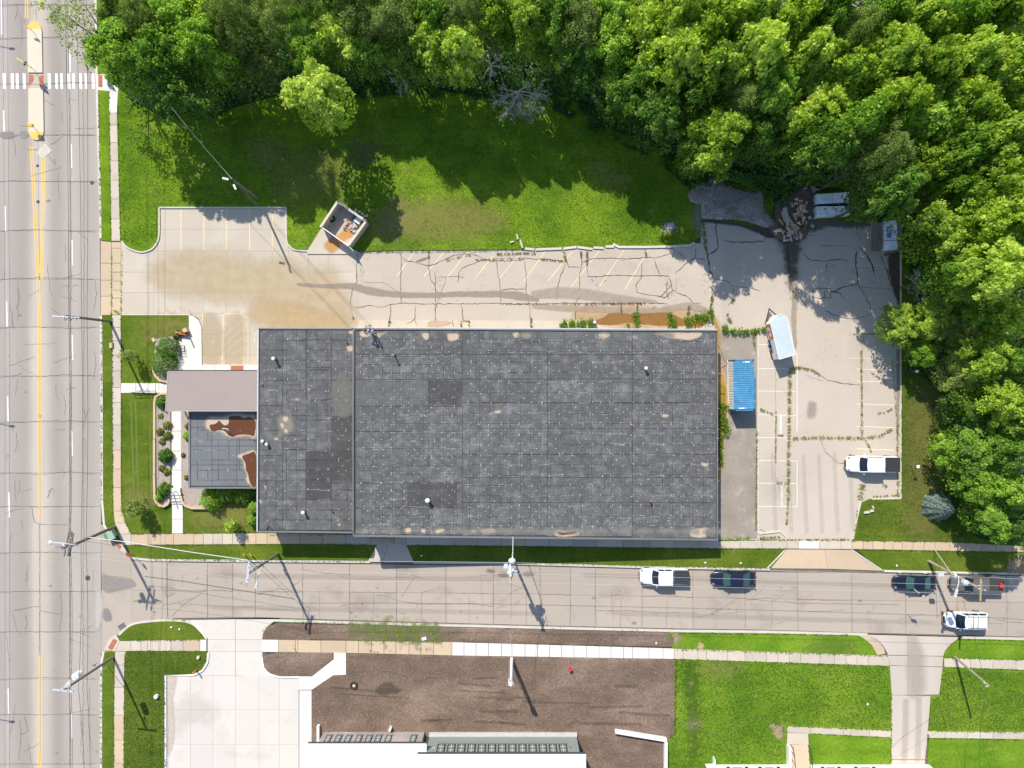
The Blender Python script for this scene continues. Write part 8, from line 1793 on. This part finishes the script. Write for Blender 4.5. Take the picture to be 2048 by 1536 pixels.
# left road poles
r, a, b = pole('wooden pole on the verge beside the west lot entrance', (220, 642.5), (131, 632), 9.6, .17)
arm(r, (104, 632), (159, 635), 9.7, .13, mat=MT['galv'], h=.1)
for x in (122, 130, 139, 147, 154): insul(r, x, 634, 9.7, .05)
for q in range(7): MB().tube([V3(128 + q * 4, 632, 9.4), V3(130 + q * 4, 641 - q % 3 * 3, 9.0), V3(135 + q * 3, 637, 9.2)], .025, 4).build('jumper', MT['black'], r)
MB().tube([V3(120, 630, 9.7), V3(104, 618, 9.7)], .02, 4).build('guy', MT['black'], r)
tri = V3(236, 684, 0)
r, a, b = pole('wooden pole at the bottom left with white crossarm and transformer', (226.5, 1314), (127, 1380), 10.2, .17)
arm(r, (105.5, 1379), (147.5, 1383.5), 10.3, .18, mat=MT['galv'], h=.1); xfmr(r, 150, 1354, 8.9, MT['white_metal'], .38, 1.0)
for x in (107, 120, 135, 146): insul(r, x, 1380, 10.3, .06)
for q in range(5): MB().tube([V3(122 + q, 1377, 10.2), V3(128 + q * 3, 1374, 9.7), V3(140, 1360, 9.2)], .03, 4).build('jumper', porc, r)
r, a, b = pole('bare wooden pole on the lawn right of the house driveway', (1911, 1314.5), (1977, 1371), 8.2, .15, pw2)
for x, y in ((1968, 1365), (1972, 1372)): insul(r, x, y, 7.9)
r, a, b = pole('wooden pole in the shaded lawn left of the enclosure carrying the service cables', (517, 397), (462, 356), 9.3, .15)
for p, q in (((457, 359), (445, 356)), ((467, 369), (472, 379))): MB().beam(V3(*p, 8.8), V3(*q, 8.8), .2, .1).build('bracket', MT['galv'], r)
# steel pole in the soil yard
r, a, b = pole('slim white steel pole at the edge of the soil yard casting a long shadow', (1023.5, 1317), (1021.5, 1370), 8.0, .20, MT['white_metal'], 'pole', 'steel_pole')
MB().tube([V3(1018.5, 1318, .6), V3(1018, 1340, 3.6), V3(1018, 1366, 7.4)], .05, 5).build('conduit', plain('red_brown_pipe', (.35, .18, .14), .6), r)
MB().box(V3(1018, 1364, 7.3), (.2, .5, .8)).build('bracket', MT['galv'], r); MB().box(V3(1025, 1365, 7.3), (.16, .5, .6), .4).build('bracket', MT['galv'], r)
# transformer box on the ground
tb = thing('ground_transformer', 'green metal utility cabinet beside the corner pole', 'utility box', G(223, 1071))
gm_ = plain('cabinet_green', (.13, .24, .15), .5)
MB().box((*G2(222.5, 1070.5), .4), (.85, .95, .8), R(20)).build('cabinet', gm_, tb); MB().box((*G2(222.5, 1070.5, .8), .82), (.92, 1.02, .06), R(20)).build('lid', plain('cabinet_lid', (.30, .42, .33), .5), tb)
# stop sign and street signal foot
ss = thing('stop_sign', 'red stop sign seen edge on at the side street corner', 'stop sign', G(263, 1105))
x, y, _ = G(263, 1105); x2, y2, _ = G(256, 1110.5, 2.1)
MB().cyl((x, y, 0), (x2, y2, 2.3), .035, n=6).build('post', MT['galv'], ss)
mb = MB(); n = 8; f = Vector((.75, .66, 0)).normalized(); u_ = Vector((-f.y, f.x, 0)); up = Vector((0, 0, 1))
def oct_(off, R_): return [Vector((x2, y2, 2.1)) + f * off + (u_ * math.cos(math.pi / 8 + i * math.pi / 4) + up * math.sin(math.pi / 8 + i * math.pi / 4)) * R_ for i in range(8)]
A8, B8 = oct_(.05, .40), oct_(.09, .40); mb.add(A8 + B8, [tuple(range(8))[::-1], tuple(range(8, 16))] + [(i, (i + 1) % 8, (i + 1) % 8 + 8, i + 8) for i in range(8)]); pl = mb.build('sign_plate', plain('sign_red', (.55, .02, .02), .4), ss)
cu = bpy.data.curves.new('t', 'FONT'); cu.body = 'STOP'; cu.size = .26; cu.align_x = 'CENTER'; cu.align_y = 'CENTER'; t = bpy.data.objects.new('t', cu); C.objects.link(t); bpy.context.view_layer.update(); me = bpy.data.meshes.new_from_object(t); bpy.data.objects.remove(t)
me.materials.clear(); me.materials.append(MT['white_paint']); o = bpy.data.objects.new('lettering', me); C.objects.link(o); o.parent = ss
bas = Matrix((u_, up, f)).transposed().to_4x4(); bas.translation = Vector((x2, y2, 2.1)) + f * .10 - Vector(ss['_w']); o.matrix_local = bas
# traffic lamp whose shadow lies on the street
def sign(label, base, top, h, plates, cat='road sign', name='road_sign', r=.03):
    a, b = V3(*base, 0), V3(*top, h); root = thing(name, label, cat, (a.x, a.y, 0)); MB().cyl((a.x, a.y, -.1), b, r, n=6).build('post', MT['steel'], root)
    for (dx, dy, dz, sx, sy_, sz, rz, m) in plates: MB().box((b.x + dx, b.y + dy, b.z + dz), (sx, sy_, sz), rz).build('sign_plate', m, root)
    return root
yg = plain('fluorescent_yellow_green', (.50, .60, .02), .4); ye = plain('sign_yellow', (.80, .42, .02), .4); dk = plain('sign_black', (.03, .03, .03), .5)
sign('yellow marker sign on the upper median nose', (68, 65), (57.5, 55.5), 1.25, [(-.05, .0, -.15, .06, .45, .4, R(62), ye), (-.3, .08, -.12, .5, .05, .3, R(-20), ye)])
sign('yellow green pedestrian sign on the median beside the crossing', (70, 141), (47, 125), 2.8, [(-.35, .2, -.3, .95, .06, .75, R(-30), yg), (-.45, .32, -.35, .95, .06, .75, R(-30), yg), (.05, .0, -1.0, .55, .05, .3, R(-30), yg), (-.2, .15, -.6, .1, .5, .2, R(-30), dk)])
sign('yellow marker sign on the lower median nose', (72, 259), (61.5, 250), 1.35, [(-.1, .0, -.12, .55, .3, .35, R(-5), ye)])
sign('yellow green pedestrian sign under the tree at the right end of the crossing', (205, 138), (187, 122), 2.8, [(-.35, .2, -.3, .95, .06, .75, R(-30), yg), (-.3, .1, -.9, .7, .06, .35, R(-30), yg)])
for base, top, l in (((1822, 551), (1837, 549), 'upper small square white sign among the trees right of the lot'), ((1819, 744), (1834, 743), 'middle small square white sign right of the lot'), ((1821, 929), (1836, 933), 'lower small square white sign on the mown strip by the parked pickup')):
    sign(l, base, top, 2.0, [(0, 0, .02, .34, .34, .08, .1, MT['white_metal'])], 'sign', 'square_sign', .04)
# guy wires with yellow guards
def wire(label, pts, r=.014, mat=None, group=None, sag=0.0, cat='overhead wire', name='overhead_wire'):
    P = []
    for i in range(len(pts) - 1):
        a, b = V3(*pts[i]), V3(*pts[i + 1]); n = 8
        for k in range(n): t = k / n; p = a.lerp(b, t); p.z -= sag * 4 * t * (1 - t); P.append(p)
    P.append(V3(*pts[-1])); o = MB().tube(P, r, 4).build(name, mat or wdark); return tag(o, label, cat, group)
wdark = plain('weathered_cable', (.05, .05, .055), .6); wlite = plain('bright_aluminium_wire', (.62, .62, .62), .35, .3)
for (p, q, l) in (((486, 1108, 0), (500, 1123, 9.4), 'left of two guy wires with yellow guards at the mid pole'), ((499, 1107.5, 0), (516, 1128, 8.8), 'right of two guy wires with yellow guards at the mid pole')):
    wire(l, [p, q], .02, cat='guy wire', name='guy_wire'); a, b = V3(*p), V3(*q); d = (b - a).normalized(); MB().cyl(a, a + d * 2.2, .06, n=6); o = tag(MB().cyl(a, a + d * 2.2, .06, n=6).build('guy_guard', ye), l.replace('guy wires with yellow guards', 'yellow guy wire guards'), 'guy guard')
wire('pale guy wire from footpath to the right leaning pole, left one', [(1868, 1097, 0), (1905, 1150, 8.6)], .035, MT['white_metal'], cat='guy wire', name='guy_wire'); wire('thin guy wire from footpath to the right leaning pole, right one', [(1870, 1099, 0), (1914, 1144, 8.6)], .018, cat='guy wire', name='guy_wire')
wire('guy wire of the bottom left pole', [(215, 1333, 0), (189, 1349, 4.2)], .03, MT['white_metal'], cat='guy wire', name='guy_wire')
wire('guy wire hanging from the white steel pole', [(1044, 1379, 0), (1024, 1354, 5.0)], .02, cat='guy wire', name='guy_wire')
zl = 10.1
for i, (a_, b_, c_, d_, e_) in enumerate(((128, 137, 137.5, 158, 152), (133, 140, 141, 133, 132), (150, 163, 162, 157, 170), (172, 174, 172, 174, 180))):
    wire('%s overhead line running along the right lanes of the main road' % ('leftmost', 'second', 'third', 'rightmost')[i], [(a_, -60, zl), (b_, 633, 9.8), (c_, 1090, 10.2), (d_ if i > 1 else c_ + 1, 1378, 10.2), (e_ if i > 1 else c_ + 1, 1600, 10.1)], .02, sag=.25)
wire('upper bright line above the north lane of the side street', [(498, 1124, 10.3), (498, 1144, 10.2), (1021, 1147, 10.3), (1961, 1171, 10.2), (2120, 1176, 10.3)], .016, wlite, sag=.15)
wire('lower bright line above the middle of the side street', [(495, 1162, 10.3), (1020, 1165, 10.3), (1960, 1188, 10.2), (2120, 1192, 10.3)], .016, wlite, sag=.15)
wire('bright line just outside the verge kerb', [(500, 1121, 8.0), (1021, 1125, 8.0), (1915, 1153, 7.6), (2120, 1162, 7.8)], .020, wlite, sag=.1)
wire('dashed looking cable from corner pole across the street mouth', [(150, 1113, 9.6), (320, 1131, 9.8), (495, 1160, 10.2)], .014, wlite, sag=.1)
wire('thin cable from corner pole to mid pole', [(175, 1083, 8.0), (330, 1108, 8.0), (506, 1128, 8.8)], .016, wdark, sag=.1)
wire('thin cable along the kerb from corner pole', [(140, 1104, 9.5), (300, 1118, 8.8), (498, 1126, 9.3)], .014, wlite, sag=.1)
wire('cable from the centre pole back to the warehouse roof edge', [(1025, 1122, 9.3), (1025.5, 1104, 9.0), (1026, 1074, 4.7)], .045, MT['white_metal'])
wire('thin line from the centre pole across the street to the steel pole', [(1021, 1155, 10.3), (1022, 1250, 8.0), (1020, 1366, 7.9)], .015, wlite, sag=.2)
wire('thin dark line from the centre pole across the street to the soil yard', [(1023, 1157, 9.8), (1022, 1262, 7.6), (1020, 1360, 7.6)], .018, wdark, sag=.5)
for i, (dx, dy) in enumerate(((0, 0), (3, -2))):
    wire(('left', 'right')[i] + ' cable from the enclosure lawn pole down to the service mast', [(462 + dx, 357 + dy, 9.1), (600 + dx, 508 + dy, 7.8), (742 + dx * 2, 658, 7.2)], .022, wdark, sag=.12)
wire('cable from the enclosure lawn pole into the upper left trees', [(462, 356, 9.1), (420, 308, 9.6), (375, 255, 10.6), (300, 160, 12)], .022, MT['steel'], sag=.1)
wire('diagonal cable over the lawn right of the house driveway toward the driveway', [(1970, 1371, 7.9), (1800, 1478, 6.0), (1760, 1530, 5.2)], .013, wdark, sag=.15)
wire('cable from the right leaning pole down to the lawn pole', [(1926, 1200, 9.0), (1948, 1265, 8.4), (1968, 1355, 8.0)], .02, wdark, sag=.1)
wire('cable from the lawn pole down past the bottom edge', [(1976, 1376, 7.9), (1962, 1450, 7.6), (1958, 1560, 7.2)], .02, wdark, sag=.1)
wire('downspout cable at the right foot of the warehouse', [(1434, 1068, 2.8), (1448, 1108, .3)], .03, wdark, cat='cable', name='cable')
wire('cable drooping from the warehouse corner onto the dirty strip', [(1436, 690, 3.0), (1450, 722, .5), (1456, 728, .1)], .03, wdark, cat='cable', name='cable')
# street lamp over the left lanes, entering from the left edge
for y, l in ((92, 'uppermost'), (848, 'middle'), (1440, 'lowest')):
    a = V3(-60, y - 14, 9); b = V3(-8, y + 2, 9)
    rt = thing('street_lamp', l + ' of the street lamps standing beyond the left edge, its shadow on the road', 'street lamp', (V3(-95, y + 0, 0).x, V3(0, y, 0).y + 9.2, 0))
    # lamp placed so that only its shadow reaches into view
    sx, sy_ = V3(22, y + 3, 0).x, V3(22, y + 3, 0).y; hx = Vector((sx - .385 * 8.6, sy_ + .88 * 8.6, 8.6)); px_ = hx + Vector((-2.6, .5, -.3))
    rt.location = (px_.x - .4, px_.y, 0); rt['_w'] = (px_.x - .4, px_.y, 0.)
    MB().cyl((px_.x - .4, px_.y, 0), (px_.x - .4, px_.y, 8.2), .1, .07, 8).build('post', MT['steel'], rt)
    MB().tube([(px_.x - .4, px_.y, 8.2), (px_.x + .6, px_.y - .2, 8.5), tuple(hx)], .05, 6).build('lamp_arm', MT['steel'], rt); MB().ell(hx, (.42, .16, .1), 8, 5).build('lamp_head', MT['steel'], rt)

for o_ in list(bpy.data.objects):
    if '_w' in o_: del o_['_w']
